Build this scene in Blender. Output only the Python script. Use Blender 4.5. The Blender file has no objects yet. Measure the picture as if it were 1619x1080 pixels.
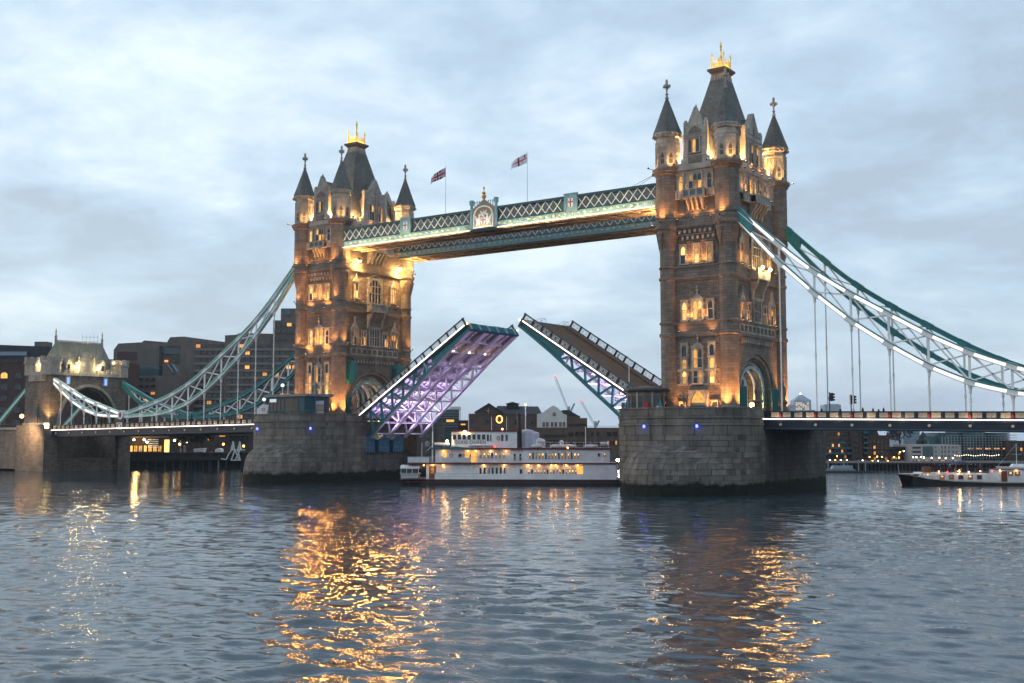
import bpy, math, random
import numpy as np
from mathutils import Vector, Matrix
random.seed(7)
SC = bpy.context.scene
COL = SC.collection
R = math.radians

# ---------------------------------------------------------------- camera, sky, sun, exposure
CAM = Vector((119.5, -169.6, 8.5)); YAW = 0.6195; PITCH = 0.0836
cd = bpy.data.cameras.new('camera'); cam = bpy.data.objects.new('camera', cd); COL.objects.link(cam)
cam.location = CAM; cam.rotation_euler = (math.pi/2 + PITCH, 0, YAW)
cd.sensor_width = 36; cd.lens = 39.85; cd.clip_start = 0.5; cd.clip_end = 12000
SC.camera = cam

SUN_EL, SUN_ROT = R(4), R(250)
world = bpy.data.worlds.new('World'); SC.world = world; world.use_nodes = True
def build_sky():
    nt = world.node_tree; nt.nodes.clear(); N = nt.nodes.new; L = nt.links.new
    tc = N('ShaderNodeTexCoord'); sep = N('ShaderNodeSeparateXYZ'); L(tc.outputs['Generated'], sep.inputs[0])
    def m(op, a, b=None, clamp=False):
        n = N('ShaderNodeMath'); n.operation = op; n.use_clamp = clamp
        for i, v in enumerate((a, b)):
            if v is None: continue
            if isinstance(v, (int, float)): n.inputs[i].default_value = v
            else: L(v, n.inputs[i])
        return n.outputs[0]
    zz = m('ADD', m('MAXIMUM', sep.outputs[2], 0.0), 0.22)
    cv = N('ShaderNodeCombineXYZ'); L(m('DIVIDE', sep.outputs[0], zz), cv.inputs[0]); L(m('DIVIDE', sep.outputs[1], zz), cv.inputs[1])
    def noise(scale, detail, rough, dist, off):
        mp = N('ShaderNodeMapping'); mp.inputs['Location'].default_value = off; L(cv.outputs[0], mp.inputs[0])
        n = N('ShaderNodeTexNoise'); n.inputs['Scale'].default_value = scale; n.inputs['Detail'].default_value = detail
        n.inputs['Roughness'].default_value = rough; n.inputs['Distortion'].default_value = dist
        L(mp.outputs[0], n.inputs['Vector']); return n.outputs['Fac']
    big = noise(0.85, 3, 0.5, 0.2, (3.1, 1.7, 0)); fine = noise(2.3, 8, 0.58, 0.35, (0.4, 7.2, 1))
    wisp = noise(6.5, 7, 0.62, 0.4, (2.4, 1.2, 4))
    f = m('ADD', m('ADD', m('MULTIPLY', big, 0.85), m('MULTIPLY', fine, 0.70)), m('MULTIPLY', wisp, 0.30))
    f = m('MULTIPLY', f, 0.7)
    rp = N('ShaderNodeValToRGB'); L(f, rp.inputs[0])
    e = rp.color_ramp.elements
    e[0].position = 0.545; e[0].color = (0.375, 0.465, 0.585, 1)
    e[1].position = 0.79; e[1].color = (0.77, 0.87, 0.955, 1)
    x = e.new(0.62); x.color = (0.445, 0.575, 0.725, 1)
    x = e.new(0.69); x.color = (0.555, 0.685, 0.82, 1)
    # the overcast thins to a plainer, darker blue low down
    low = N('ShaderNodeMapRange'); L(sep.outputs[2], low.inputs[0]); low.inputs[1].default_value = -0.02; low.inputs[2].default_value = 0.20
    low.inputs[3].default_value = 0.62; low.inputs[4].default_value = 0.0
    mx = N('ShaderNodeMix'); mx.data_type = 'RGBA'; L(low.outputs[0], mx.inputs[0]); L(rp.outputs[0], mx.inputs[6]); mx.inputs[7].default_value = (0.40, 0.56, 0.74, 1)
    sky = N('ShaderNodeTexSky'); sky.sky_type = 'NISHITA'; sky.sun_disc = False; sky.sun_elevation = SUN_EL; sky.sun_rotation = SUN_ROT
    b1 = N('ShaderNodeBackground'); L(sky.outputs[0], b1.inputs[0]); b1.inputs[1].default_value = 0.05
    b2 = N('ShaderNodeBackground'); L(mx.outputs[2], b2.inputs[0]); b2.inputs[1].default_value = 0.96
    ad = N('ShaderNodeAddShader'); L(b1.outputs[0], ad.inputs[0]); L(b2.outputs[0], ad.inputs[1])
    o = N('ShaderNodeOutputWorld'); L(ad.outputs[0], o.inputs[0])
build_sky()
sd = bpy.data.lights.new('sun', 'SUN'); sd.energy = 0.5; sd.angle = R(25); sd.color = (1, 0.93, 0.86)
sun = bpy.data.objects.new('sun', sd); COL.objects.link(sun)
sun.rotation_euler = (R(62), 0, R(-50))      # low western light from behind the camera's left
vs = SC.view_settings; vs.view_transform = 'Standard'; vs.look = 'None'; vs.exposure = 0.22; vs.gamma = 1.0; vs.use_curve_mapping = False
SC.render.engine = 'CYCLES'
cy = SC.cycles
cy.use_denoising = True
try: cy.denoiser = 'OPENIMAGEDENOISE'
except Exception: pass
cy.max_bounces = 5; cy.diffuse_bounces = 2; cy.glossy_bounces = 3; cy.transmission_bounces = 3; cy.volume_bounces = 0
cy.sample_clamp_indirect = 40.0; cy.sample_clamp_direct = 0.0; cy.caustics_reflective = False; cy.caustics_refractive = False
cy.use_light_tree = True; cy.use_adaptive_sampling = True; cy.adaptive_threshold = 0.01

# ---------------------------------------------------------------- helpers
class MB:
    """collects faces for ONE mesh"""
    def __init__(self): self.v = []; self.f = []; self.m = []
    def add(self, vs, fs, mi=0):
        b = len(self.v); self.v += [tuple(p) for p in vs]
        for f in fs: self.f.append([b+i for i in f]); self.m.append(mi)
    def box(self, x0, x1, y0, y1, z0, z1, mi=0):
        self.add([(x0,y0,z0),(x1,y0,z0),(x1,y1,z0),(x0,y1,z0),(x0,y0,z1),(x1,y0,z1),(x1,y1,z1),(x0,y1,z1)],
                 [(0,3,2,1),(4,5,6,7),(0,1,5,4),(1,2,6,5),(2,3,7,6),(3,0,4,7)], mi)
    def hexa(self, p, mi=0):
        self.add(p, [(0,3,2,1),(4,5,6,7),(0,1,5,4),(1,2,6,5),(2,3,7,6),(3,0,4,7)], mi)
    def fbox(self, F, u0, u1, o0, o1, z0, z1, mi=0):
        self.hexa([F(u0,o1,z0),F(u1,o1,z0),F(u1,o0,z0),F(u0,o0,z0),F(u0,o1,z1),F(u1,o1,z1),F(u1,o0,z1),F(u0,o0,z1)], mi)
    def bar(self, p, q, w, h, mi=0, up=(0,0,1)):
        p = Vector(p); q = Vector(q); d = (q-p).normalized(); u = Vector(up)
        s = d.cross(u)
        if s.length < 1e-4: s = d.cross(Vector((0,1,0)))
        s.normalize(); t = s.cross(d).normalized(); s *= w/2; t *= h/2
        self.hexa([p-s-t, p+s-t, q+s-t, q-s-t, p-s+t, p+s+t, q+s+t, q-s+t], mi)
    def tube(self, p, q, r0, r1=None, n=8, mi=0, caps=True):
        r1 = r0 if r1 is None else r1
        p = Vector(p); q = Vector(q); d = (q-p).normalized()
        a = Vector((0,0,1)) if abs(d.z) < .9 else Vector((1,0,0))
        s = d.cross(a).normalized(); t = s.cross(d)
        vs = []
        for k in range(n):
            c = s*math.cos(2*math.pi*k/n) + t*math.sin(2*math.pi*k/n)
            vs += [p+c*r0, q+c*r1]
        fs = [(2*k, 2*k+1, 2*((k+1)%n)+1, 2*((k+1)%n)) for k in range(n)]
        if caps: fs += [tuple(2*k for k in range(n)), tuple(2*k+1 for k in reversed(range(n)))]
        self.add(vs, fs, mi)
    def lathe(self, cx, cy, prof, n=16, rot=0.0, mi=0):
        vs = []; fs = []
        for r, z in prof:
            for k in range(n):
                a = rot + 2*math.pi*k/n; vs.append((cx+r*math.cos(a), cy+r*math.sin(a), z))
        for j in range(len(prof)-1):
            for k in range(n):
                fs.append((j*n+k, j*n+(k+1)%n, (j+1)*n+(k+1)%n, (j+1)*n+k))
        fs.append(tuple(reversed(range(n)))); fs.append(tuple((len(prof)-1)*n+k for k in range(n)))
        self.add(vs, fs, mi)
    def prism(self, F, poly, o0, o1, mi=0):
        n = len(poly)
        vs = [F(u,o1,z) for u,z in poly] + [F(u,o0,z) for u,z in poly]
        fs = [tuple(range(n)), tuple(reversed(range(n,2*n)))] + [(k, n+k, n+(k+1)%n, (k+1)%n) for k in range(n)]
        self.add(vs, fs, mi)
    def frustum(self, x0,x1,y0,y1,z0, X0,X1,Y0,Y1,z1, mi=0):
        self.hexa([(x0,y0,z0),(x1,y0,z0),(x1,y1,z0),(x0,y1,z0),(X0,Y0,z1),(X1,Y0,z1),(X1,Y1,z1),(X0,Y1,z1)], mi)
    def ball(self, c, r, n=8, mi=0, sz=1.0):
        prof = [(max(r*math.sin(math.pi*j/n), 1e-3), c[2]-r*sz*math.cos(math.pi*j/n)) for j in range(n+1)]
        self.lathe(c[0], c[1], prof, n, 0, mi)
    def arch_slab(self, F, o0, o1, hw, zs, rise, umax, ztop, z0, n=20, mi=0, pointed=0.0):
        pts = [arch_pt(hw, zs, rise, k/n, pointed) for k in range(n+1)]
        for a, b in zip(pts[:-1], pts[1:]):
            self.prism(F, [a, b, (b[0], ztop), (a[0], ztop)], o0, o1, mi)
        self.fbox(F, -umax, -hw, o0, o1, z0, ztop, mi); self.fbox(F, hw, umax, o0, o1, z0, ztop, mi)
    def mesh(self, name, mats, smooth=False):
        me = bpy.data.meshes.new(name); me.from_pydata(self.v, [], self.f)
        for m in mats: me.materials.append(m)
        if len(mats) > 1: me.polygons.foreach_set('material_index', self.m)
        if smooth: me.polygons.foreach_set('use_smooth', [True]*len(me.polygons))
        me.update(); return me

def arch_pt(hw, zs, rise, t, pointed=0.0):
    a = math.pi*(1-t); c = math.cos(a); s = math.sin(a)
    z = s*(1-pointed) + pointed*(1-abs(c))
    return (hw*c, zs+rise*z)

def mk(name, mb, mat, parent=None, loc=None, rz=0.0, smooth=False):
    mats = mat if isinstance(mat, (list, tuple)) else [mat]
    me = mb if isinstance(mb, bpy.types.Mesh) else mb.mesh(name, mats, smooth)
    o = bpy.data.objects.new(name, me); COL.objects.link(o)
    if parent: o.parent = parent
    if loc is not None: o.location = loc
    if rz: o.rotation_euler = (0,0,rz)
    return o
def mk_split(name, mb, mat, parent=None):
    """one object for every loose piece collected in mb (each piece was added on its own)"""
    done = []
    par_ = list(range(len(mb.v)))
    def find(i):
        while par_[i] != i: par_[i] = par_[par_[i]]; i = par_[i]
        return i
    for f in mb.f:
        for a in f[1:]: par_[find(a)] = find(f[0])
    groups = {}
    for f, mi in zip(mb.f, mb.m): groups.setdefault(find(f[0]), []).append((f, mi))
    for fs in groups.values():
        idx = sorted({i for f,_ in fs for i in f}); at_ = {i:k for k,i in enumerate(idx)}; m2 = MB(); m2.add([mb.v[i] for i in idx], [[at_[i] for i in f] for f,_ in fs]); m2.m = [mi for _,mi in fs]
        done.append(mk(name, m2, mat, parent))
    return done
def inst(name, me, parent=None, loc=(0,0,0), rot=(0,0,0), scale=(1,1,1)):
    o = bpy.data.objects.new(name, me); COL.objects.link(o)
    o.parent = parent; o.location = loc; o.rotation_euler = rot; o.scale = scale
    return o
def tag(o, label=None, cat=None, group=None, kind=None):
    if label: o['label'] = label
    if cat: o['category'] = cat
    if group: o['group'] = group
    if kind: o['kind'] = kind
    return o
def thing(name, label, cat, loc=(0,0,0), rz=0.0, group=None):
    o = bpy.data.objects.new(name, None); COL.objects.link(o); o.empty_display_size = 0.3
    o.location = loc; o.rotation_euler = (0,0,rz)
    return tag(o, label, cat, group)
def copy_tree(o, parent=None):
    c = o.copy(); COL.objects.link(c); c.parent = parent
    for ch in list(o.children): copy_tree(ch, c)
    return c
def frame(ox, oy, ang):
    """u runs along the wall, n points out of it (u x z = n)"""
    ux, uy = math.cos(ang), math.sin(ang); nx, ny = uy, -ux
    def F(u, o, z): return (ox+u*ux+o*nx, oy+u*uy+o*ny, z)
    F.rot = ang; return F
def lamp(kind, loc, energy, color, parent=None, size=0.15, target=None, spot=100, blend=0.6):
    ld = bpy.data.lights.new('lamp_light', kind); ld.energy = energy; ld.color = color
    if kind in ('POINT', 'SPOT'): ld.shadow_soft_size = size
    if kind == 'SPOT': ld.spot_size = R(spot); ld.spot_blend = blend
    if kind == 'AREA': ld.size = size
    o = bpy.data.objects.new('lamp_light', ld); COL.objects.link(o); o.location = loc; o.parent = parent
    if target is not None:
        o.rotation_euler = (Vector(target)-Vector(loc)).to_track_quat('-Z', 'Y').to_euler()
    return o
# ground coordinates for the far banks: s metres across, t metres ahead along the level sight line
RT = Vector((math.cos(YAW), math.sin(YAW), 0)); FW = Vector((-math.sin(YAW), math.cos(YAW), 0))
def ahead(s, t, z=0.0):
    p = CAM + RT*s + FW*t; return (p.x, p.y, z)

# ---------------------------------------------------------------- materials
MATS = {}
def new_mat(name):
    m = bpy.data.materials.new(name); m.use_nodes = True; MATS[name] = m
    nt = m.node_tree; b = nt.nodes['Principled BSDF']; return m, nt, b
def paint(name, c, rough=0.6, metal=0.0, var=0.12, scale=1.5, bump=0.0, spec=0.4):
    """plain coloured surface with worn, uneven tone"""
    m, nt, b = new_mat(name); N = nt.nodes.new; L = nt.links.new
    g = N('ShaderNodeNewGeometry'); n = N('ShaderNodeTexNoise'); n.inputs['Scale'].default_value = scale; n.inputs['Detail'].default_value = 5
    L(g.outputs['Position'], n.inputs['Vector'])
    mr = N('ShaderNodeMapRange'); L(n.outputs['Fac'], mr.inputs[0]); mr.inputs[1].default_value = .25; mr.inputs[2].default_value = .75
    mr.inputs[3].default_value = 1-var; mr.inputs[4].default_value = 1+var
    x = N('ShaderNodeMix'); x.data_type = 'RGBA'; x.blend_type = 'MULTIPLY'; x.inputs[0].default_value = 1
    x.inputs[6].default_value = (*c, 1); L(mr.outputs[0], x.inputs[7]); L(x.outputs[2], b.inputs['Base Color'])
    b.inputs['Roughness'].default_value = rough; b.inputs['Metallic'].default_value = metal
    b.inputs['Specular IOR Level'].default_value = spec
    if bump:
        bp = N('ShaderNodeBump'); bp.inputs['Strength'].default_value = bump; bp.inputs['Distance'].default_value = .05
        n2 = N('ShaderNodeTexNoise'); n2.inputs['Scale'].default_value = scale*6; L(g.outputs['Position'], n2.inputs['Vector'])
        L(n2.outputs['Fac'], bp.inputs['Height']); L(bp.outputs[0], b.inputs['Normal'])
    return m
def glow(name, c, s):
    m, nt, b = new_mat(name); b.inputs['Base Color'].default_value = (*[min(1, k*.6) for k in c], 1)
    b.inputs['Emission Color'].default_value = (*c, 1); b.inputs['Emission Strength'].default_value = s
    return m
def masonry(name, c1, c2, joint, bw, bh, weed=False, streak=0.35, bump=0.5, msize=0.02, each=0.0):
    """coursed stone: blocks of uneven tone, recessed joints, rain streaks, weed below the tide line"""
    m, nt, b = new_mat(name); N = nt.nodes.new; L = nt.links.new
    g = N('ShaderNodeNewGeometry'); sp = N('ShaderNodeSeparateXYZ'); L(g.outputs['Position'], sp.inputs[0])
    ad = N('ShaderNodeMath'); ad.operation = 'ADD'; L(sp.outputs[0], ad.inputs[0]); L(sp.outputs[1], ad.inputs[1])
    cv = N('ShaderNodeCombineXYZ'); L(ad.outputs[0], cv.inputs[0]); L(sp.outputs[2], cv.inputs[1])
    br = N('ShaderNodeTexBrick'); L(cv.outputs[0], br.inputs['Vector']); br.inputs['Scale'].default_value = 1
    br.inputs['Brick Width'].default_value = bw; br.inputs['Row Height'].default_value = bh; br.inputs['Mortar Size'].default_value = msize
    br.inputs['Mortar Smooth'].default_value = .3; br.inputs['Bias'].default_value = 0
    br.inputs['Color1'].default_value = (*c1, 1); br.inputs['Color2'].default_value = (*c2, 1); br.inputs['Mortar'].default_value = (*joint, 1)
    n = N('ShaderNodeTexNoise'); n.inputs['Scale'].default_value = .55; n.inputs['Detail'].default_value = 7; n.inputs['Roughness'].default_value = .65
    mp = N('ShaderNodeMapping'); mp.inputs['Scale'].default_value = (1, 1, .35); L(g.outputs['Position'], mp.inputs[0]); L(mp.outputs[0], n.inputs['Vector'])
    mr = N('ShaderNodeMapRange'); L(n.outputs['Fac'], mr.inputs[0]); mr.inputs[1].default_value = .3; mr.inputs[2].default_value = .7
    mr.inputs[3].default_value = 1-streak; mr.inputs[4].default_value = 1+streak*.6
    x = N('ShaderNodeMix'); x.data_type = 'RGBA'; x.blend_type = 'MULTIPLY'; x.inputs[0].default_value = 1
    L(br.outputs['Color'], x.inputs[6]); L(mr.outputs[0], x.inputs[7]); out = x.outputs[2]
    if each:          # every block its own tone
        oi = N('ShaderNodeObjectInfo'); er = N('ShaderNodeMapRange'); L(oi.outputs['Random'], er.inputs[0]); er.inputs[3].default_value = 1-each; er.inputs[4].default_value = 1+each
        xe = N('ShaderNodeMix'); xe.data_type = 'RGBA'; xe.blend_type = 'MULTIPLY'; xe.inputs[0].default_value = 1; L(out, xe.inputs[6]); L(er.outputs[0], xe.inputs[7]); out = xe.outputs[2]
    if weed:
        n3 = N('ShaderNodeTexNoise'); n3.inputs['Scale'].default_value = .8; n3.inputs['Detail'].default_value = 6; L(g.outputs['Position'], n3.inputs['Vector'])
        a2 = N('ShaderNodeMath'); a2.operation = 'MULTIPLY_ADD'; L(n3.outputs['Fac'], a2.inputs[0]); a2.inputs[1].default_value = -1.6; L(sp.outputs[2], a2.inputs[2])
        w = N('ShaderNodeMapRange'); L(a2.outputs[0], w.inputs[0]); w.inputs[1].default_value = .75; w.inputs[2].default_value = 1.25; w.inputs[3].default_value = 1; w.inputs[4].default_value = 0
        y = N('ShaderNodeMix'); y.data_type = 'RGBA'; L(w.outputs[0], y.inputs[0]); L(out, y.inputs[6]); y.inputs[7].default_value = (.010, .014, .008, 1); out = y.outputs[2]
    L(out, b.inputs['Base Color']); b.inputs['Roughness'].default_value = .85; b.inputs['Specular IOR Level'].default_value = .25
    n2 = N('ShaderNodeTexNoise'); n2.inputs['Scale'].default_value = 5; n2.inputs['Detail'].default_value = 4; L(g.outputs['Position'], n2.inputs['Vector'])
    mm = N('ShaderNodeMath'); mm.operation = 'MULTIPLY_ADD'; L(br.outputs['Fac'], mm.inputs[0]); mm.inputs[1].default_value = -1.2; L(n2.outputs['Fac'], mm.inputs[2])
    bp = N('ShaderNodeBump'); bp.inputs['Strength'].default_value = bump; bp.inputs['Distance'].default_value = .06; L(mm.outputs[0], bp.inputs['Height']); L(bp.outputs[0], b.inputs['Normal'])
    return m
def lit_pane(name, c, s0, s1):
    """a window lit from the room behind it: uneven, with darker furniture and blinds"""
    m, nt, b = new_mat(name); N = nt.nodes.new; L = nt.links.new
    oi = N('ShaderNodeObjectInfo'); g = N('ShaderNodeNewGeometry')
    n = N('ShaderNodeTexNoise'); n.inputs['Scale'].default_value = 1.6; n.inputs['Detail'].default_value = 2; L(g.outputs['Position'], n.inputs['Vector'])
    a = N('ShaderNodeMath'); a.operation = 'MULTIPLY_ADD'; L(oi.outputs['Random'], a.inputs[0]); a.inputs[1].default_value = .8; L(n.outputs['Fac'], a.inputs[2])
    mr = N('ShaderNodeMapRange'); L(a.outputs[0], mr.inputs[0]); mr.inputs[1].default_value = .45; mr.inputs[2].default_value = 1.3; mr.inputs[3].default_value = s0; mr.inputs[4].default_value = s1
    b.inputs['Base Color'].default_value = (.05,.04,.03,1); b.inputs['Roughness'].default_value = .15
    b.inputs['Emission Color'].default_value = (*c, 1); L(mr.outputs[0], b.inputs['Emission Strength'])
    return m
WARM = (1.0, 0.41, 0.10); WARMER = (1.0, 0.54, 0.19); WHITE_L = (1.0, 0.86, 0.72)
granite = masonry('granite', (.240,.190,.152), (.165,.132,.108), (.07,.06,.052), 1.25, .46)
granite_r = masonry('rock_faced_granite', (.230,.180,.144), (.150,.120,.099), (.06,.055,.05), .85, .38, bump=.9)
portland = masonry('portland_stone', (.42,.38,.325), (.32,.29,.25), (.18,.16,.14), 1.1, .5, streak=.45, msize=.012)
pier_stone = masonry('pier_granite', (.170,.150,.128), (.125,.111,.097), (.04,.037,.034), 40, 40, weed=True, bump=.8, streak=.5, each=.22)
slate = masonry('roof_slate', (.165,.170,.158), (.120,.124,.116), (.035,.035,.035), .42, .30, streak=.3, bump=.4)
lead = paint('lead', (.05,.05,.05), .6)
gold = paint('gilding', (.95,.62,.18), .32, 1.0)
teal = paint('teal_paint', (.010,.135,.150), .45, var=.2)
teal_d = paint('dark_teal_paint', (.008,.055,.070), .5, var=.2)
pale_blue = paint('pale_blue_paint', (.20,.36,.40), .5, var=.2)
navy = paint('navy_paint', (.008,.015,.028), .45, var=.2)
white_p = paint('white_paint', (.72,.72,.70), .5, var=.1)
cream = paint('cream_paint', (.62,.50,.36), .6, var=.12)
red_p = paint('red_paint', (.32,.02,.03), .5, var=.2)
steel = paint('grey_steel', (.22,.23,.24), .5, var=.2)
black_p = paint('black_paint', (.012,.012,.014), .5)
dark_glass = paint('dark_glass', (.012,.014,.018), .08, var=.3, spec=.6)
asphalt = paint('asphalt', (.05,.05,.05), .9)
deck_brown = paint('weathered_deck', (.105,.062,.034), .8, var=.3, scale=.6)
pane_warm = lit_pane('lit_window', (1.0,.46,.09), .1, 1.3)
pane_hot = lit_pane('bright_lit_window', (1.0,.52,.14), .45, 2.2)
led_white = glow('white_led', (1.0,.86,.80), 3.0)
led_warm = glow('warm_led', (1.0,.70,.38), 5.0)
lamp_warm = glow('lamp_glass_warm', (1.0,.62,.22), 150.0)
lamp_flood = glow('flood_glass', (1.0,.56,.16), 500.0)
lamp_orange = glow('lamp_glass_orange', (1.0,.42,.08), 14.0)
lamp_white = glow('lamp_glass_white', (1.0,.80,.55), 14.0)
lamp_blue = glow('lamp_glass_blue', (.07,.10,1.0), 7.0)
lamp_red = glow('lamp_glass_red', (1.0,.03,.03), 7.0)
def cabin_pane():
    m, nt, b = new_mat('cabin_window'); N = nt.nodes.new; L = nt.links.new
    tc = N('ShaderNodeTexCoord'); oi = N('ShaderNodeObjectInfo'); mp = N('ShaderNodeMapping'); L(tc.outputs['Object'], mp.inputs[0]); mp.inputs['Location'].default_value = (0,0,-.22); mp.inputs['Scale'].default_value = (.55,0,1)
    ln = N('ShaderNodeVectorMath'); ln.operation = 'LENGTH'; L(mp.outputs[0], ln.inputs[0])
    r = N('ShaderNodeMapRange'); L(ln.outputs['Value'], r.inputs[0]); r.inputs[1].default_value = .06; r.inputs[2].default_value = .22; r.inputs[3].default_value = 3.5; r.inputs[4].default_value = .10
    mu = N('ShaderNodeMath'); mu.operation = 'MULTIPLY_ADD'; L(r.outputs[0], mu.inputs[0]); L(oi.outputs['Random'], mu.inputs[1]); mu.inputs[2].default_value = .08
    b.inputs['Base Color'].default_value = (.05,.03,.02,1); b.inputs['Roughness'].default_value = .15; b.inputs['Emission Color'].default_value = (1,.50,.15,1); L(mu.outputs[0], b.inputs['Emission Strength'])
    return m
pane_cabin = cabin_pane()
unit = MB(); unit.box(-.5,.5,-.5,.5,-.5,.5)
def unit_me(mat):
    k = 'unit_'+mat.name
    return bpy.data.meshes.get(k) or unit.mesh(k, [mat])
# ---------------------------------------------------------------- river
def water_material():
    m, nt, b = new_mat('river_water'); N = nt.nodes.new; L = nt.links.new
    b.inputs['Base Color'].default_value = (.026,.046,.060,1); b.inputs['Roughness'].default_value = .05; b.inputs['IOR'].default_value = 1.333
    b.inputs['Specular IOR Level'].default_value = .7
    g = N('ShaderNodeNewGeometry')
    def noise(scale, detail, rough, sx, sy, rot, dist=0.0):
        mp = N('ShaderNodeMapping'); mp.inputs['Scale'].default_value = (sx, sy, 1); mp.inputs['Rotation'].default_value = (0,0,rot); L(g.outputs['Position'], mp.inputs[0])
        n = N('ShaderNodeTexNoise'); n.inputs['Scale'].default_value = scale; n.inputs['Detail'].default_value = detail; n.inputs['Roughness'].default_value = rough
        n.inputs['Distortion'].default_value = dist
        L(mp.outputs[0], n.inputs['Vector']); return n.outputs['Fac']
    n1 = noise(3.0, 4, .55, .6, 1.0, -YAW, .5); n2 = noise(.34, 3, .5, .5, 1.0, -YAW, .6)
    n3 = noise(.035, 3, .5, .5, 1, -YAW)           # wind patches: ruffled and smoother water
    pr = N('ShaderNodeMapRange'); L(n3, pr.inputs[0]); pr.inputs[1].default_value = .38; pr.inputs[2].default_value = .62; pr.inputs[3].default_value = .10; pr.inputs[4].default_value = .38
    b1 = N('ShaderNodeBump'); b1.inputs['Distance'].default_value = .11; L(n1, b1.inputs['Height']); L(pr.outputs[0], b1.inputs['Strength'])
    b2 = N('ShaderNodeBump'); b2.inputs['Distance'].default_value = 1.0; b2.inputs['Strength'].default_value = .22; L(n2, b2.inputs['Height']); L(b1.outputs[0], b2.inputs['Normal'])
    L(b2.outputs[0], b.inputs['Normal'])
    return m
def river():
    rng = np.random.default_rng(3)
    def nodes(lo, a, b, hi, d, grow):
        x = list(np.arange(a, b, d)); s = d
        while x[-1] < hi: s *= grow; x.append(x[-1]+s)
        s = d
        while x[0] > lo: s *= grow; x.insert(0, x[0]-s)
        return np.array(x)
    S = nodes(-3000, -95, 95, 3000, .30, 1.05); T = nodes(-600, 35, 75, 4000, .24, 1.006)
    T = np.concatenate([T[T < 300], np.geomspace(303, 4000, 60)])
    ds = np.gradient(S); dt = np.gradient(T)
    s, t = np.meshgrid(S, T); sp = np.maximum(*np.meshgrid(ds, dt))
    z = np.zeros_like(s)
    for k in range(90):
        lam = 0.55*10**(rng.random()*.80); a = rng.normal(-.18, .55) + math.pi/2
        amp = .0060*lam**.34; w = np.clip((lam/sp-2.2)/2.0, 0, 1)
        ph = 2*math.pi*rng.random(); kx, ky = 2*math.pi/lam*math.cos(a), 2*math.pi/lam*math.sin(a)
        q = np.sin(kx*s+ky*t+ph + .5*np.sin(.11*s+.07*t+k))
        z += amp*w*(q + .35*q*q)
    z *= .78+.30*np.sin(.05*s+1.3+.6*np.sin(.03*t))*np.sin(.043*t+.4)
    x = CAM.x + RT.x*s + FW.x*t; y = CAM.y + RT.y*s + FW.y*t
    nT, nS = s.shape
    co = np.stack([x, y, z], -1).reshape(-1, 3)
    i = (np.arange(nT-1)[:, None]*nS + np.arange(nS-1)[None, :]).ravel()
    q = np.stack([i, i+1, i+nS+1, i+nS], -1)
    me = bpy.data.meshes.new('river'); me.vertices.add(len(co)); me.vertices.foreach_set('co', co.ravel())
    me.loops.add(q.size); me.loops.foreach_set('vertex_index', q.ravel().astype(np.int32)); me.polygons.add(len(q))
    me.polygons.foreach_set('loop_start', np.arange(0, q.size, 4, dtype=np.int32))
    me.polygons.foreach_set('use_smooth', np.ones(len(q), bool)); me.update(calc_edges=True); me.validate()
    me.materials.append(water_material())
    o = bpy.data.objects.new('river', me); COL.objects.link(o); tag(o, 'choppy grey blue river', None, kind='structure')
    for key in ('category',):
        if key in o: del o[key]
river()

# ---------------------------------------------------------------- piers
pier_core = masonry('pier_coursed_granite', (.130,.117,.103), (.092,.084,.077), (.04,.037,.034), 2.2, .82, weed=True, bump=.6, streak=.45, msize=.03)
HX, HY, NOSE = 10.65, 15.24, 6.0
def pier_path(ch):
    pts = [(-HX, -HY)]
    for k in range(1, 60):
        a = math.pi + math.pi*k/60; pts.append((HX*math.cos(a), -HY+NOSE*math.sin(a)))
    pts += [(HX, -HY), (HX, -7.6 if ch > 0 else -9.3)]
    P = np.array(pts); d = np.r_[0, np.cumsum(np.hypot(*np.diff(P, axis=0).T))]
    def at(s, off=0.0):
        x = np.interp(s, d, P[:,0]); y = np.interp(s, d, P[:,1])
        e = .15; t = np.array([np.interp(s+e, d, P[:,0])-np.interp(s-e, d, P[:,0]), np.interp(s+e, d, P[:,1])-np.interp(s-e, d, P[:,1])]); t /= np.hypot(*t)
        return x + t[1]*off, y - t[0]*off
    return at, d[-1]
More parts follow.
